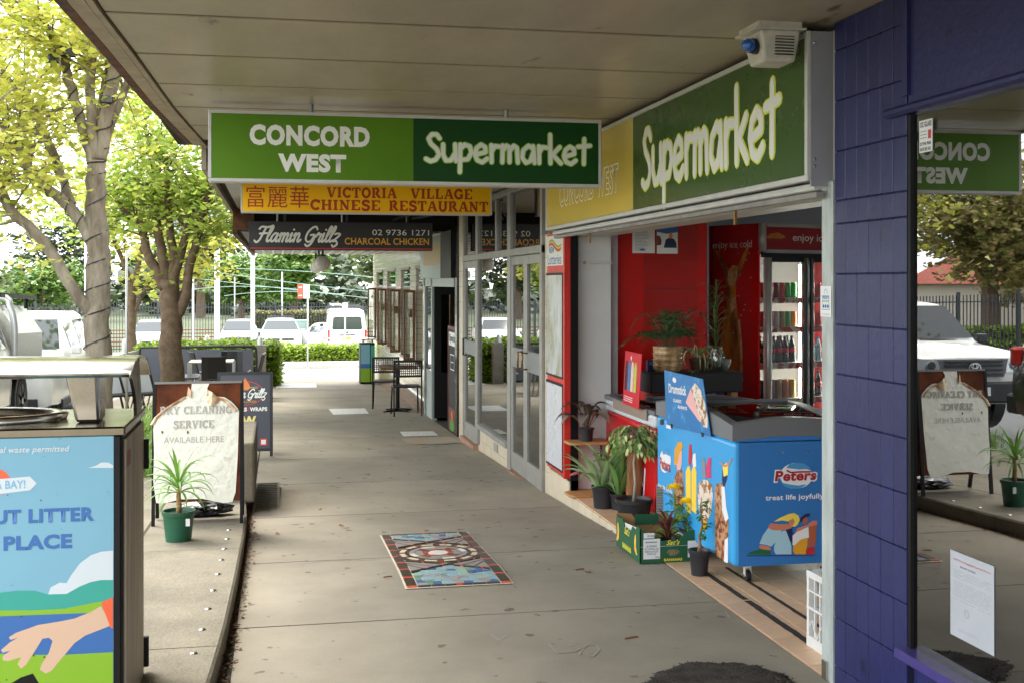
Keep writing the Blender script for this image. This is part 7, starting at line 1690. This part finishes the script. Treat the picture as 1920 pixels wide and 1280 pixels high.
ws_ = ['nearest of the row at the kerb, left of the silver pole','second of the row at the kerb, behind the silver pole','third of the row at the kerb','fourth of the row at the kerb','last of the row at the kerb','beside the right end of the cafe banner','rising behind the middle of the cafe hedge']
for k, ((x_, y_), w2) in enumerate(zip(bl_, ws_)):
    o = bo if k == 0 else dup(bo); o.location = (x_, y_, gz(y_)-.03); o['label'] = 'white bollard, '+w2
mb_r = thing('timber_rail', 'grey timber rail running along the kerb between bollards', 'rail', world=True); MB().add([(-3.0,21,gz(21)+.72),(-3.0,33,gz(33)+.72),(-3.0,33,gz(33)+.84),(-3.0,21,gz(21)+.84),(-2.95,21,gz(21)+.72),(-2.95,33,gz(33)+.72),(-2.95,33,gz(33)+.84),(-2.95,21,gz(21)+.84)], [(0,1,2,3),(7,6,5,4),(0,4,5,1),(3,2,6,7),(0,3,7,4)]).build('rail', mat('grey_timber', s(150,144,134), .8, var=.3, vscale=6), mb_r)
def pole(name, label, cat, u, vt, D, w_, m, vb=None, taper=1.):
    q = atD(u, vt, D); z0 = gz(q.y)-.1; t = thing(name, label, cat, (q.x, q.y, z0)); H_ = q.z-z0; r_ = w_*D/FOC/2
    MB().tube([(0,0,0),(0,0,H_*.5),(0,0,H_)], [r_*taper,r_*(1+taper)/2,r_], 12).build('pole', m, t, smooth=True); MB().lathe([(r_*1.8,0),(r_*1.8,.03),(r_,.04)], n=12).build('base_plate', m, t); return t, H_
pole('light_pole', 'thick white pole rising behind the cafe hedge', 'pole', 407, 463, 44, 10, wh)
t, H_ = pole('light_pole', 'white pole under the far end of the awning', 'pole', 474, 484, 34, 7.5, wh, taper=1.1); MB().lathe([(.06,H_-.02),(.14,H_+.10),(.10,H_+.22),(.03,H_+.26)], n=12).build('cap', wh, t)
pole('pole', 'thin white pole between the second tree and thick pole', 'pole', 362, 520, 48, 3.5, wh)
pole('light_pole', 'tall thin white pole directly behind the nearest tree trunk', 'pole', 160.5, 305, 38, 4.5, wh)
t, H_ = pole('sign_pole', 'slim silver pole standing between the two nearest trees', 'pole', 237.5, 470, 15, 4.6, alu); MB().lathe([(.05,1.0),(.05,1.05)], n=10).build('band', mat('green_band', s(120,180,150), .5), t)
pole('mast', 'grey railway mast far behind the round green tree', 'mast', 529, 510, 64, 3, alu); pole('mast', 'grey railway mast left of the thick white pole', 'mast', 440, 520, 66, 2.2, alu)
t, H_ = pole('street_sign', 'red and white parking restriction sign on a thin pole', 'street sign', 577, 534, 37.5, 3, alu)
F_ = FY((0,-.04,0)); mb = MB(); mb.fbox(F_, -.32,H_-.44,-.145,H_, 0,.01); mb.build('red_plate', mat('sign_red', s(226,90,66), .5), t); mb = MB(); mb.fbox(F_, -.14,H_-.44,.06,H_, 0,.01); mb.build('white_plate', wh, t); mb = MB(); mb.fbox(F_, -.29,H_-.10,-.18,H_-.07, .011,.013); mb.fbox(F_, -.29,H_-.36,-.18,H_-.33, .011,.0125); mb.build('plate_print', wh, t)
t, H_ = pole('street_sign', 'small white sign on a post left of the van roof', 'street sign', 647, 568, 48, 3, alu); mb = MB(); mb.fbox(F_, -.11,H_-.48,.11,H_, 0,.01); mb.build('white_plate', wh, t)
t = thing('cabinet', 'tall grey green ribbed metal cabinet by the railway fence', 'cabinet', (1.15, 57.6, gz(57.6)-.13)); cg = mat('cabinet_green', s(138,158,150), .6)
MB().box((-.30,-.3,0),(.30,.3,1.45)).build('cabinet', cg, t)
for k in range(6): MB().box((-.29+k*.1,-.32,.03),(-.25+k*.1,-.3,1.42)).build('rib', cg, t)
MB().box((-.33,-.33,1.45),(.33,.33,1.5)).build('lid', cg, t)
t = thing('railway_track', 'rusty brown railway rails and sleepers beyond the fence', 'railway track', world=True)
rr_m = mat('rusty_rail', s(140,84,64), .8, var=.3, vscale=3)
for k in range(5): MB().box((-40,62+k*1.6,gz(62)+.02+.13*k),(40,62.12+k*1.6,gz(62)+.08+.13*k)).build('rail', rr_m, t)
t = thing('overhead_wires', 'thin pale green railway wires crossing before the hillside', 'wires', world=True); wg = mat('wire_green', s(150,180,170), .5)
for (a, b, c) in (((340,500),(450,520),(700,548)),((350,520),(470,535),(700,560)),((345,545),(460,528),(600,548)),((380,505),(500,500),(700,520)),((420,555),(520,540),(640,552))):
    P = bez([atD(*a, 64), atD(*b, 64), atD(*c, 64)], 14); MB().tube(P, .022, 4).build('wire', wg, t)
# pale buildings beyond
def bld(label, x0, x1, y0, y1, h, m, nw=4, nf=2):
    z0 = gz(y0)-.3; t = thing('building', label, 'building', ((x0+x1)/2, y0, z0), world=True); MB().box((x0,y0,z0),(x1,y1,z0+h)).build('wall', m, t); MB().box((x0-.3,y0-.3,z0+h),(x1+.3,y1+.3,z0+h+.25)).build('roof', mat('pale_roof', s(170,150,140), .8), t)
    for i in range(nw):
        for j in range(nf): a = x0+(x1-x0)*(i+.25)/nw; b = z0+.9+j*2.8; MB().box((a,y0-.02,b),(a+(x1-x0)/nw*.5,y0+.02,b+1.2)).build('window', glass_dark, t)
bld('pale low building behind the van and railway fence', 7.5, 18, 76, 84, 4.2, white_p); bld('white building far behind the hedge tree', 8.5, 12.5, 105, 112, 4.5, white_p, 3, 1)
bld('faint grey apartment tower beyond the wooded hill', -16, -8, 190, 200, 19, mat('tower_grey', s(170,178,186), .8), 5, 6)
t = thing('house', 'red roofed house across the street seen in the window', 'house', (-44,64,-1.6), world=True); MB().box((-52,62,-1.8),(-36,70,1.6)).build('wall', mat('house_wall', s(196,186,170), .8), t)
MB().add([(-52.6,61.4,1.6),(-35.4,61.4,1.6),(-35.4,70.6,1.6),(-52.6,70.6,1.6),(-50,66,4.2),(-38,66,4.2)], [(0,1,5,4),(2,3,4,5),(1,2,5),(3,0,4)]).build('roof', mat('red_roof_tiles', s(176,92,74), .8, var=.3, vscale=4), t)
# ================================================================ cafe furniture
t = thing('cafe_banner', 'charcoal fabric cafe barrier banner on a tube frame', 'banner', (-1.36, 25.6, gz(25.6)))
mb = MB(); mb.fbox(FY((0,0,0)), -.88,.10,.86,.86, -.01,.01); mb.build('fabric', mat('banner_charcoal', s(88,92,102), .7, var=.08), t)
MB().tube(smooth_path([(-.92,0,.03),(-.92,0,.80),(-.86,0,.90),(-.7,0,.92),(.7,0,.92),(.86,0,.90),(.92,0,.80),(.92,0,.03)], [.025]*8)[0], .028, 8).build('frame', black_pl, t, smooth=True)
mb = MB(); strokes(mb, FY((.72,-.011,.28)), [[(0,0),(.06,.05),(.02,.10),(.08,.14)],[(-.04,-.02),(.1,-.02)]], .022, n=.002); mb.build('logo', wh, t)
t = thing('cafe_banner', 'second charcoal banner panel partly behind the second tree', 'banner', (-2.35, 25.9, gz(25.6)-.02)); mb = MB(); mb.fbox(FY((0,0,0)), -.5,.10,.42,.90, -.01,.01); mb.build('fabric', MATS['banner_charcoal'], t); MB().tube([(-.5,0,.0),(-.5,0,.92),(.45,0,.92),(.45,0,0)], .025, 8).build('frame', black_pl, t)
t = thing('planter_screen', 'timber edged planter box end beside the hedge', 'planter', (-.34, 26.25, gz(26.2))); MB().box((-.12,-.1,0),(.10,.2,.93)).build('box', MATS['grey_timber'], t)
blkc = mat('chair_charcoal', s(24,24,26), .45, spec=.4); legm = mat('chair_leg_silver', s(190,190,190), .35, metal=.7)
def cafe_chair(label, x, y, rz, group='charcoal plastic cafe chairs'):
    t = thing('cafe_chair', label, 'chair', (x, y, gz(y)), rz, group)
    MB().box((-.22,-.2,.43),(.22,.22,.465)).build('seat', blkc, t, bevel=.012)
    mb = MB(); rows = []
    for i in range(7): z_ = .46+.40*i/6; rows.append([(-.21,.20+.10*i/6,z_),(-.1,.225+.10*i/6,z_),(.1,.225+.10*i/6,z_),(.21,.20+.10*i/6,z_)])
    mb.strip(rows); mb.strip([[q+Vector((0,.022,0)) if isinstance(q, Vector) else (q[0],q[1]+.022,q[2]) for q in r_][::-1] for r_ in rows]); mb.strip([[rows[i][0],(rows[i][0][0],rows[i][0][1]+.022,rows[i][0][2])] for i in range(7)]); mb.strip([[(rows[i][3][0],rows[i][3][1]+.022,rows[i][3][2]),rows[i][3]] for i in range(7)]); mb.strip([rows[6],[(q[0],q[1]+.022,q[2]) for q in rows[6]]]); mb.build('backrest', blkc, t, smooth=False)
    for sx, sy in ((-1,-1),(1,-1),(-1,1),(1,1)): MB().tube([(sx*.19,sy*.17,.43),(sx*.23,sy*.24,0)], .014, 8).build('leg', legm, t)
    return t
cafe = [(-1.22,21.6,PI,'charcoal cafe chair with its back to the camera, nearest the board'),(-1.72,22.2,PI/2,'charcoal cafe chair at the left side of the table, front one'),(-1.75,22.9,PI/2,'charcoal cafe chair at the left side of the table, rear one'),(-.70,22.3,-PI/2,'charcoal cafe chair at the right side of the table, front one'),(-.68,23.0,-PI/2,'charcoal cafe chair at the right side of the table, rear one'),(-1.0,23.6,0,'charcoal cafe chair on the far side of the table facing the camera'),(-1.5,24.2,PI/2+.3,'charcoal cafe chair farthest back beside the banner')]
for x_, y_, a_, lab in cafe: cafe_chair(lab, x_+.12, y_, a_)
t = thing('cafe_table', 'pale edged square cafe table among the charcoal chairs', 'table', (-1.2, 22.6, gz(22.6))); MB().box((-.40,-.35,.71),(.40,.35,.735)).build('tabletop', mat('table_beige', s(176,166,146), .5), t, bevel=.005)
for sx, sy in ((-1,-1),(1,-1),(-1,1),(1,1)): MB().box((sx*.40-.02,sy*.30-.02,0),(sx*.40+.02,sy*.30+.02,.71)).build('leg', legm, t)
for k, (x_, y_) in enumerate(((-2.35,18.2),(-2.15,18.5),(-1.93,18.4))):
    t = thing('folding_chair', 'black framed chair with pale sling, %s of three leaning left of the second tree' % ('left','middle','right')[k], 'chair', (x_, y_, gz(y_)), .5, 'black framed chairs leaning by the second tree')
    mb = MB(); F_ = Fr((0,0,.3),(1,0,0),(-.25,.0,1)); mb.fbox(F_, -.13,.1,.13,.62, 0,.01); mb.build('sling', mat('sling_white', s(206,210,214), .4), t)
    mb = MB(); mb.tube([F_.p(-.17,-.3,0),F_.p(-.15,.66,0),F_.p(.15,.66,0),F_.p(.17,-.3,0)], .018, 8); mb.build('frame', black_pl, t)
    MB().box((-.17,-.32,.40),(.17,.02,.43)).build('seat', black_pl, t)
    for sx in (-1, 1): MB().tube([(sx*.16,-.3,.41),(sx*.16,-.05,0)], .012, 6).build('leg', legm, t)
def mesh_chair(label, x, y, rz):
    t = thing('mesh_chair', label, 'chair', (x, y, gz(y)), rz, 'black perforated chairs outside the corner building')
    MB().box((-.22,-.22,.44),(.22,.20,.465)).build('seat', black_pl, t, bevel=.008); Fb = Fr((0,.22,.44),(1,0,0),(0,.10,1))
    mb = MB(); mb.fbox(Fb, -.22,.17,.22,.20, -.01,.012); mb.fbox(Fb, -.22,.40,.22,.435, -.01,.012); mb.fbox(Fb, -.22,.20,-.195,.40, -.01,.012); mb.fbox(Fb, .195,.20,.22,.40, -.01,.012); mb.build('backrest', black_pl, t)
    for i in range(13): mb = MB(); mb.fbox(Fb, -.182+i*.03,.20,-.169+i*.03,.40, -.004,.006); mb.build('slat', black_pl, t)
    for i in range(5): mb = MB(); mb.fbox(Fb, -.195,.228+i*.036,.195,.238+i*.036, -.006,.008); mb.build('cross_slat', black_pl, t)
    for sx in (-1, 1):
        mb = MB(); mb.tube([(sx*.215,.27,0),(sx*.215,.22,.44),Fb.p(sx*.215,.43,0)], .012, 8); mb.build('leg', black_p, t); MB().tube([(sx*.215,-.25,0),(sx*.20,-.20,.45)], .012, 8).build('leg', black_p, t)
mesh_chair('black perforated chair nearest the camera outside the corner building', 1.98, 18.35, PI); mesh_chair('black perforated chair on the far side of the little timber table', 1.80, 19.9, PI*.97)
t = thing('bistro_table', 'small brown topped table on a black pedestal between the chairs', 'table', (1.92, 19.1, gz(19.1))); MB().box((-.30,-.3,.70),(.30,.3,.73)).build('tabletop', wood, t); MB().tube([(0,0,.03),(0,0,.70)], .035, 10).build('pedestal', black_p, t)
for k in range(4): a = k*PI/2+.6; MB().add([(0.03*math.cos(a+1.57),.03*math.sin(a+1.57),.0),(.30*math.cos(a),.30*math.sin(a),.0),(.03*math.cos(a-1.57),.03*math.sin(a-1.57),.0),(.03*math.cos(a+1.57),.03*math.sin(a+1.57),.06),(.30*math.cos(a),.30*math.sin(a),.02),(.03*math.cos(a-1.57),.03*math.sin(a-1.57),.06)], [(3,5,4),(0,3,4,1),(1,4,5,2)]).build('foot', black_p, t)
# far litter bin
t = thing('litter_bin', 'distant litter bin with blue and lime poster beside the corner building', 'bin', (2.03, 27.0, gz(27)+.0)); MB().box((-.17,-.0,0),(.16,.5,.93)).build('body', black_p, t)
mb = MB(); fr = FY((0,0,0)); mb.fbox(fr, -.16,.05,.05,.90, 0,.004); mb.build('poster', MATS['poster_sky'], t); mb = MB(); mb.fbox(fr, -.16,.05,.05,.36, .005,.006); mb.build('poster', lime, t); mb = MB(); mb.fbox(fr, -.16,.36,.05,.46, .005,.006); mb.build('poster', blue_pr, t)
mb = MB(); mb.fbox(fr, .07,.05,.16,.88, 0,.004); mb.build('poster', MATS['poster_teal'], t); mb = MB(); mb.fbox(fr, .07,.05,.16,.36, .005,.006); mb.build('poster', lime, t)
MB().tube([(-.1,.05,.93),(-.1,.05,1.0)], .03, 8).build('hood_leg', steel, t); MB().tube([(.1,.05,.93),(.1,.05,1.0)], .03, 8).build('hood_leg', steel, t); MB().box((-.19,-.04,1.0),(.18,.5,1.03)).build('hood', steel, t)
# ================================================================ vehicles (front at local y=0, rear at y=L)
def ring7(st):
    y, zb, zs, zt, ws, wt = st; h = [(ws*.82,zb),(ws*.98,zb+.06),(ws,zb+(zs-zb)*.55),(ws*.975,zs),(wt,zt-min(.06,(zt-zs)*.2)),(wt-.10,zt),(0,zt+.012)]
    return [Vector((a, y, b)) for a, b in h]+[Vector((-a, y, b)) for a, b in h[:-1][::-1]]
def patch(mb, a, b, c, d, off=.006, m=(.06,.94,.08,.92)):
    B = lambda s_, t_: a.lerp(b, s_).lerp(d.lerp(c, s_), t_); n = (b-a).cross(d-a).normalized()*off
    mb.add([B(m[0],m[2])+n, B(m[1],m[2])+n, B(m[1],m[3])+n, B(m[0],m[3])+n], [(0,1,2,3)])
tyre = mat('tyre_rubber', s(30,30,32), .85); rim = mat('alloy_rim', s(170,172,176), .3, metal=.8); paint_w = mat('car_paint_white', s(232,233,232), .22, spec=.6, coat=.6); paint_s = mat('ute_paint', s(222,220,212), .22, spec=.6, coat=.6, var=.03); paint_k = mat('car_paint_black', s(28,30,34), .15, spec=.7, coat=1.); chrome = mat('chrome', s(210,212,216), .12, metal=1)
tl_red = mat('tail_light_red', s(200,34,28), .2, spec=.7); hl = mat('headlight_lens', s(190,196,200), .08, metal=.5); amber_l = mat('indicator_amber', s(232,130,30), .2); trim_k = mat('car_trim_black', s(38,38,40), .5); plate_y = mat('plate_yellow', s(240,206,50), .5)
def wheel(par, x, y, r_, w_=.2):
    sg = 1 if x > 0 else -1; o = MB().tube([(x-sg*w_,y,r_),(x-sg*.02,y,r_),(x,y,r_)], [r_,r_,r_*.93], 24).build('wheel', tyre, par)
    mb = MB(); mb.tube([(x-sg*.01,y,r_),(x+sg*.004,y,r_)], r_*.66, 20); mb.build('rim', trim_k, o)
    mb = MB()
    for k in range(7):
        a = 2*PI*k/7; c, s1 = math.cos(a), math.sin(a); e_ = Vector((0,-s1,c))*.028; p0 = Vector((x+sg*.006,y,r_)); p1 = p0+Vector((0,c,s1))*r_*.64; mb.add([p0-e_,p1-e_*.8,p1+e_*.8,p0+e_], [(0,1,2,3),(3,2,1,0)])
    mb.build('spokes', rim, o); MB().tube([(x,y,r_),(x+sg*.012,y,r_)], r_*.14, 10).build('hub', rim, o)
def vehicle(name, label, cat, loc, rz, sts, paint, wheels, R_, glz, wind, rearw=None):
    t = thing(name, label, cat, loc, rz); rings = [ring7(q) for q in sts]; mb = MB(); mb.strip(rings, True); mb.add(rings[0], [tuple(range(13))]); mb.add(rings[-1], [tuple(range(12,-1,-1))])
    b = mb.build('body', paint, t); me = b.data
    bm = bmesh.new(); bm.from_mesh(me); bmesh.ops.remove_doubles(bm, verts=bm.verts, dist=1e-4); bmesh.ops.recalc_face_normals(bm, faces=bm.faces); bm.to_mesh(me); bm.free()
    try: me.set_sharp_from_angle(angle=math.radians(38))
    except Exception: pass
    me.polygons.foreach_set('use_smooth', [True]*len(me.polygons))
    for (i, m_) in glz:
        for side in (0, 1):
            q0, q1 = rings[i], rings[i+1]; mb = MB(); a, c = (3, 4) if side == 0 else (9, 8)
            if side == 0: patch(mb, q0[a], q1[a], q1[c], q0[c], .008, m_)
            else: patch(mb, q1[a], q0[a], q0[c], q1[c], .008, (1-m_[1],1-m_[0],m_[2],m_[3]))
            mb.build('window', glass_car if True else None, b)
    if wind is not None:
        for i, nm in wind:
            q0, q1 = rings[i], rings[i+1]; mb = MB()
            if nm == 'windscreen': patch(mb, q0[7], q0[5], q1[5], q1[7], .022, (-.05,1.05,.05,.93))
            else: patch(mb, q1[7], q1[5], q0[5], q0[7], .022, (-.02,1.02,.10,.9))
            mb.build(nm, glass_car, b)
    for (y, x) in wheels:
        for sg in (-1, 1):
            mb = MB(); mb.tube([(sg*(x-.16),y,R_),(sg*(x+.004),y,R_)], R_*1.16, 22); mb.build('wheel_arch', trim_k, t); wheel(t, sg*(x+.012), y, R_)
    return t, b, rings
def pbox(name, a, b, m, par, bev=0): return MB().box(a, b).build(name, m, par, bevel=bev)
HATCH = [(0,.32,.56,.60,.72,.62),(.05,.22,.66,.72,.84,.74),(.30,.2,.76,.84,.89,.80),(.9,.2,.88,.97,.90,.82),(1.05,.2,.92,1.0,.90,.82),(1.85,.2,.95,1.43,.90,.64),(2.6,.2,.96,1.49,.90,.64),(3.3,.2,.97,1.46,.90,.63),(3.9,.22,.98,1.36,.88,.60),(4.2,.25,.95,1.02,.86,.74),(4.28,.4,.70,.80,.80,.70)]
def front_bits(t, w_, zh, zg, badge=True, lampw=.2):
    for sg in (-1, 1): o = pbox('headlight', (sg*(w_-.06),-.0,zh-.07), (sg*(w_-.06-lampw),.12,zh+.05), hl, t, .02)
    pbox('grille', (-(w_-.30),-.015,zg-.05), (w_-.30,.05,zg+.05), trim_k, t, .01); pbox('lower_grille', (-(w_-.22),-.02,.28), (w_-.22,.05,.42), trim_k, t, .01); 
    if badge: MB().tube([(0,-.03,zg),(0,-.015,zg)], .06, 16).build('badge', chrome, t)
def mirrors(t, w_, y, z, m):
    for sg in (-1, 1): MB().cbox((sg*(w_+.09), y, z), (.17,.10,.14)).build('side_mirror', m, t, bevel=.03, seg=2)
def roofrails(t, w_, y0, y1, z):
    for sg in (-1, 1): MB().tube([(sg*w_,y0,z),(sg*w_,y0+.1,z+.06),(sg*w_,y1-.1,z+.06),(sg*w_,y1,z)], .018, 6).build('roof_rail', trim_k, t)
def hatch(label, x, y, rz, paint=paint_w, rails=False, name='parked_car', gz_=None, k=1.0):
    t, b, rg = vehicle(name, label, 'car', (x, y, (gz(y)-.13) if gz_ is None else gz_), rz, HATCH, paint, [(.85,.80),(3.45,.80)], .31, [(5,(.05,.97,.1,.86)),(6,(.03,.97,.1,.86)),(7,(.03,.8,.1,.86))], [(4,'windscreen'),(8,'rear_window')])
    front_bits(t, .86, .70, .66); mirrors(t, .88, 1.35, .98, paint); pbox('number_plate', (-.22,-.035,.46), (.22,-.02,.56), plate_y, t)
    for sg in (-1, 1): pbox('tail_light', (sg*.85,4.12,.74), (sg*.62,4.26,.90), tl_red, t, .02)
    if rails: roofrails(t, .56, 1.9, 3.7, 1.47); MB().box((-.6,2.2,1.55),(.6,2.26,1.58)).build('roof_bar', trim_k, t); MB().box((-.6,3.2,1.55),(.6,3.26,1.58)).build('roof_bar', trim_k, t)
    t.scale = (k, k, k); return t
hatch('white hatchback with black roof rails parked facing the camera by the low hedge', .15, 53, 0.0, rails=True, k=1.03)
hatch('white car facing the camera behind the second tree', -5.1, 50.5, .05, k=1.02)
hatch('dark car mostly hidden behind the thick white poles', -1.75, 55.5, .0, paint_k)
hatch('small white car parked between the hatchback and the van', 1.75, 58.0, PI+.28, k=.95).location = (1.75, 58.2, gz(57)-.13)
# van
VAN = [(0,.35,.8,.9,.75,.7),(.08,.3,.95,1.05,.83,.76),(.35,.28,1.05,1.2,.85,.78),(.95,.28,1.15,1.88,.85,.72),(1.6,.28,1.15,1.97,.85,.72),(3.0,.28,1.15,1.98,.85,.72),(4.5,.28,1.15,1.97,.85,.72),(4.66,.3,1.12,1.9,.84,.72),(4.69,.36,1.0,1.8,.82,.70)]
t, b, rg = vehicle('parked_van', 'white van with roof ladder rack and tall red tail lights', 'van', (2.95, 55.6, gz(51)-.13), PI, VAN, paint_w, [(.75,.76),(3.5,.76)], .33, [(3,(.1,.9,.08,.8)),(4,(.1,.45,.08,.8))], [(2,'windscreen')])
mb = MB(); P = [(-.60,1.12),(.60,1.12),(.64,1.18),(.60,1.62),(.52,1.68),(-.52,1.68),(-.60,1.62),(-.64,1.18)]; F_ = Fr((0,4.70,0),(-1,0,0),(0,0,1)); mb.prism(F_, P, 0,.012); mb.build('rear_window', mat('van_glass', s(52,62,60), .06, spec=.9), b)
for sg in (-1, 1): pbox('tail_light', (sg*.83,4.60,.62), (sg*.74,4.71,1.12), tl_red, t, .02); pbox('tail_light_lens', (sg*.825,4.705,.72), (sg*.745,4.713,.80), hl, t)
pbox('rear_handle', (-.34,4.69,.86), (.34,4.715,.91), trim_k, t); pbox('number_plate', (-.18,4.70,.70), (.18,4.714,.81), plate_y, t); MB().tube([(0,4.69,1.0),(0,4.71,1.0)], .05, 14).build('badge', chrome, t); pbox('brake_light', (-.12,4.66,1.84), (.12,4.69,1.87), tl_red, t); pbox('bumper', (-.84,4.66,.30), (.84,4.76,.52), paint_w, t, .03)
for y_ in (1.3,2.6,4.2): MB().tube([(-.78,y_,1.92),(-.70,y_,2.10),(.70,y_,2.10),(.78,y_,1.92)], .02, 6).build('roof_bar', trim_k, t)
lad = thing('ladder', 'aluminium ladder lying on the van roof rack', 'ladder', (2.75, 55.6, gz(51)+1.99), PI)
for sx in (0,.36): MB().box((sx,.8,0),(sx+.03,4.4,.08)).build('rail', alu, lad)
for i in range(9): MB().tube([(0,1.0+i*.4,.04),(.38,1.0+i*.4,.04)], .014, 6).build('rung', alu, lad)
mirrors(t, .86, .9, 1.2, trim_k)
# white people mover by the kerb
SUVS = [(0,.35,.75,.80,.78,.7),(.06,.26,.85,.92,.88,.8),(.35,.24,.95,1.03,.93,.84),(1.05,.24,1.02,1.12,.93,.84),(1.75,.24,1.05,1.66,.93,.70),(2.7,.24,1.06,1.74,.93,.70),(3.8,.24,1.07,1.73,.93,.69),(4.45,.26,1.07,1.62,.91,.66),(4.68,.30,.95,1.1,.88,.76),(4.74,.45,.8,.9,.82,.72)]
def suv(label, x, y, z, rz, paint, name='parked_car'):
    t, b, rg = vehicle(name, label, 'car', (x, y, z), rz, SUVS, paint, [(.9,.82),(3.75,.82)], .36, [(4,(.06,.97,.1,.86)),(5,(.03,.97,.1,.86)),(6,(.05,.85,.1,.86))], [(3,'windscreen'),(7,'rear_window')])
    front_bits(t, .88, .86, .80); mirrors(t, .92, 1.5, 1.12, paint)
    for sg in (-1, 1): pbox('tail_light', (sg*.91,4.50,.88), (sg*.66,4.70,1.10), tl_red, t, .03); pbox('plastic_sill', (sg*.88,.6,.22), (sg*.945,4.2,.36), trim_k, t, .01)
    pbox('rear_bumper', (-.88,4.6,.32), (.88,4.82,.55), trim_k, t, .03); pbox('number_plate', (-.22,4.72,.72), (.22,4.735,.83), plate_y, t); return t
suv('white people mover parked at the kerb behind the ute', -4.42, 19.9, gz(21)-.135, 0, paint_w)
suv('black four wheel drive parked in front of the ute, seen in the window', -4.55, 7.55, gz(10)-.02, 0.02, paint_k)
# ute
UTE = [(0,.42,.78,.84,.72,.64),(.05,.34,.86,.95,.82,.74),(.30,.32,.96,1.05,.87,.79),(.95,.32,1.02,1.12,.87,.80),(1.12,.32,1.05,1.15,.87,.80),(1.72,.32,1.08,1.68,.87,.66),(2.35,.32,1.09,1.75,.87,.66),(2.85,.32,1.09,1.72,.87,.66),(3.02,.32,1.09,1.55,.86,.68),(3.05,.34,1.0,1.2,.84,.7)]
UZ = -.27
t, b, rg = vehicle('parked_ute', 'white ute with aluminium toolbox tray and black bull grille at kerb', 'ute', (-4.42, 14.05, UZ), 0, UTE, paint_s, [(.85,.78),(3.9,.80)], .37, [(5,(.10,.96,.08,.84)),(6,(.04,.90,.08,.84))], [(4,'windscreen')])
pbox('front_bumper', (-.84,-.10,.36), (.84,.10,.64), trim_k, t, .03); 
mb = MB(); mb.add([(-.52,-.03,.94),(.52,-.03,.94),(.44,-.05,.70),(-.44,-.05,.70),(-.52,.1,.94),(.52,.1,.94),(.44,.1,.70),(-.44,.1,.70)], [(0,3,2,1),(0,1,5,4),(3,7,6,2),(0,4,7,3),(1,2,6,5)]); gr = mb.build('grille', mat('grille_grey', s(84,86,92), .4), t)
for zz in (.74,.80,.86,.91): MB().box((-.42,-.062,zz-.014),(.42,-.045,zz+.010)).build('grille_bar', trim_k, gr)
mb = MB(); F_ = FY((0,-.070,.83))
for (rx, rz_) in ((.085,.058),(.030,.056)): mb2 = strokes(mb, F_, [arcp(0,0,rx,rz_,0,360,20)], .014, n=.002)
strokes(mb, F_, [arcp(0,.024,.058,.030,0,360,16)], .012, n=.004); mb.build('emblem', chrome, t)
for sg in (-1, 1):
    mb = MB(); mb.add([(sg*.50,-.03,.93),(sg*.80,.02,.96),(sg*.86,.22,.97),(sg*.86,.20,.80),(sg*.80,.0,.76),(sg*.48,-.04,.76)], [(0,1,4,5),(1,2,3,4)] if sg > 0 else [(5,4,1,0),(4,3,2,1)]); h_ = mb.build('headlight', hl, t); mb = MB(); mb.add([(sg*.815,.03,.90),(sg*.868,.21,.92),(sg*.868,.20,.80),(sg*.815,.01,.77)], [(0,1,2,3)] if sg > 0 else [(3,2,1,0)]); mb.build('indicator', amber_l, h_)
    MB().tube([(sg*.62,-.055,.86),(sg*.62,-.035,.86)], .06, 14).build('reflector_bowl', chrome, h_)
pbox('number_plate', (-.19,-.125,.46), (.19,-.105,.57), pw, t); mirrors(t, .90, 1.30, 1.18, trim_k); text('AL', FY((-.1,-.127,.48)), 0,0,.2,.06, ink, t, .001, .03)
MB().tube([(-.5,1.15,1.17),(.1,1.10,1.18)], .010, 5).build('wiper', trim_k, t)
MB().lathe([(.16,0),(.18,.01),(.16,.02)], (.38,1.75,1.12), 18).build('steering_wheel', trim_k, t)
pbox('tray', (-.90,3.10,.72), (.90,5.10,.92), alu, t, .01)
t.rotation_euler.x = -.03
# canopy toolboxes with sloping faces, chequer plate
ch_ = mat('chequer_plate', s(176,176,170), .3, metal=.7, var=.15, vscale=16, bump=.5, bscale=50)
for sg in (-1, 1):
    o = MB().add([(sg*.88,3.25,.92),(sg*.88,5.0,.92),(sg*.88,5.0,1.34),(sg*.88,3.25,1.34),(sg*.62,3.25,1.74),(sg*.62,5.0,1.74),(sg*.02,3.25,1.74),(sg*.02,5.0,1.74),(sg*.02,3.25,.92),(sg*.02,5.0,.92)], [(0,1,2,3),(3,2,5,4),(4,5,7,6),(0,3,4,6,8),(1,9,7,5,2)] if sg > 0 else [(3,2,1,0),(4,5,2,3),(6,7,5,4),(8,6,4,3,0),(2,5,7,9,1)]).build('toolbox', ch_, t); 
    MB().box((sg*.70-.04,2.9,1.84),(sg*.70+.04,5.3,1.90)).build('roof_rack_bar', black_p, t)
    for y_ in (3.5,4.7): MB().tube([(sg*.70,y_,1.70),(sg*.70,y_,1.86)], .03, 8).build('rack_foot', black_p, t)
MB().tube(smooth_path([(-.86,3.16,.90),(-.86,3.16,1.40),(-.80,3.16,1.70),(-.62,3.16,1.86),(.62,3.16,1.86),(.80,3.16,1.70),(.86,3.16,1.40),(.86,3.16,.90)], [.05]*8)[0], .045, 10).build('sports_bar', mat('silver_tube', s(190,194,198), .3, metal=.5), t, smooth=True)
mb = MB()
for k in range(9):
    q = -.7+k*.17; mb.tube([(q,3.12,1.12),(q+.17 if k < 8 else q,3.12,1.66)], .006, 4); mb.tube([(q+.1,3.12,1.12),(q-.1,3.12,1.66)], .006, 4)
mb.build('window_mesh', alu, t)
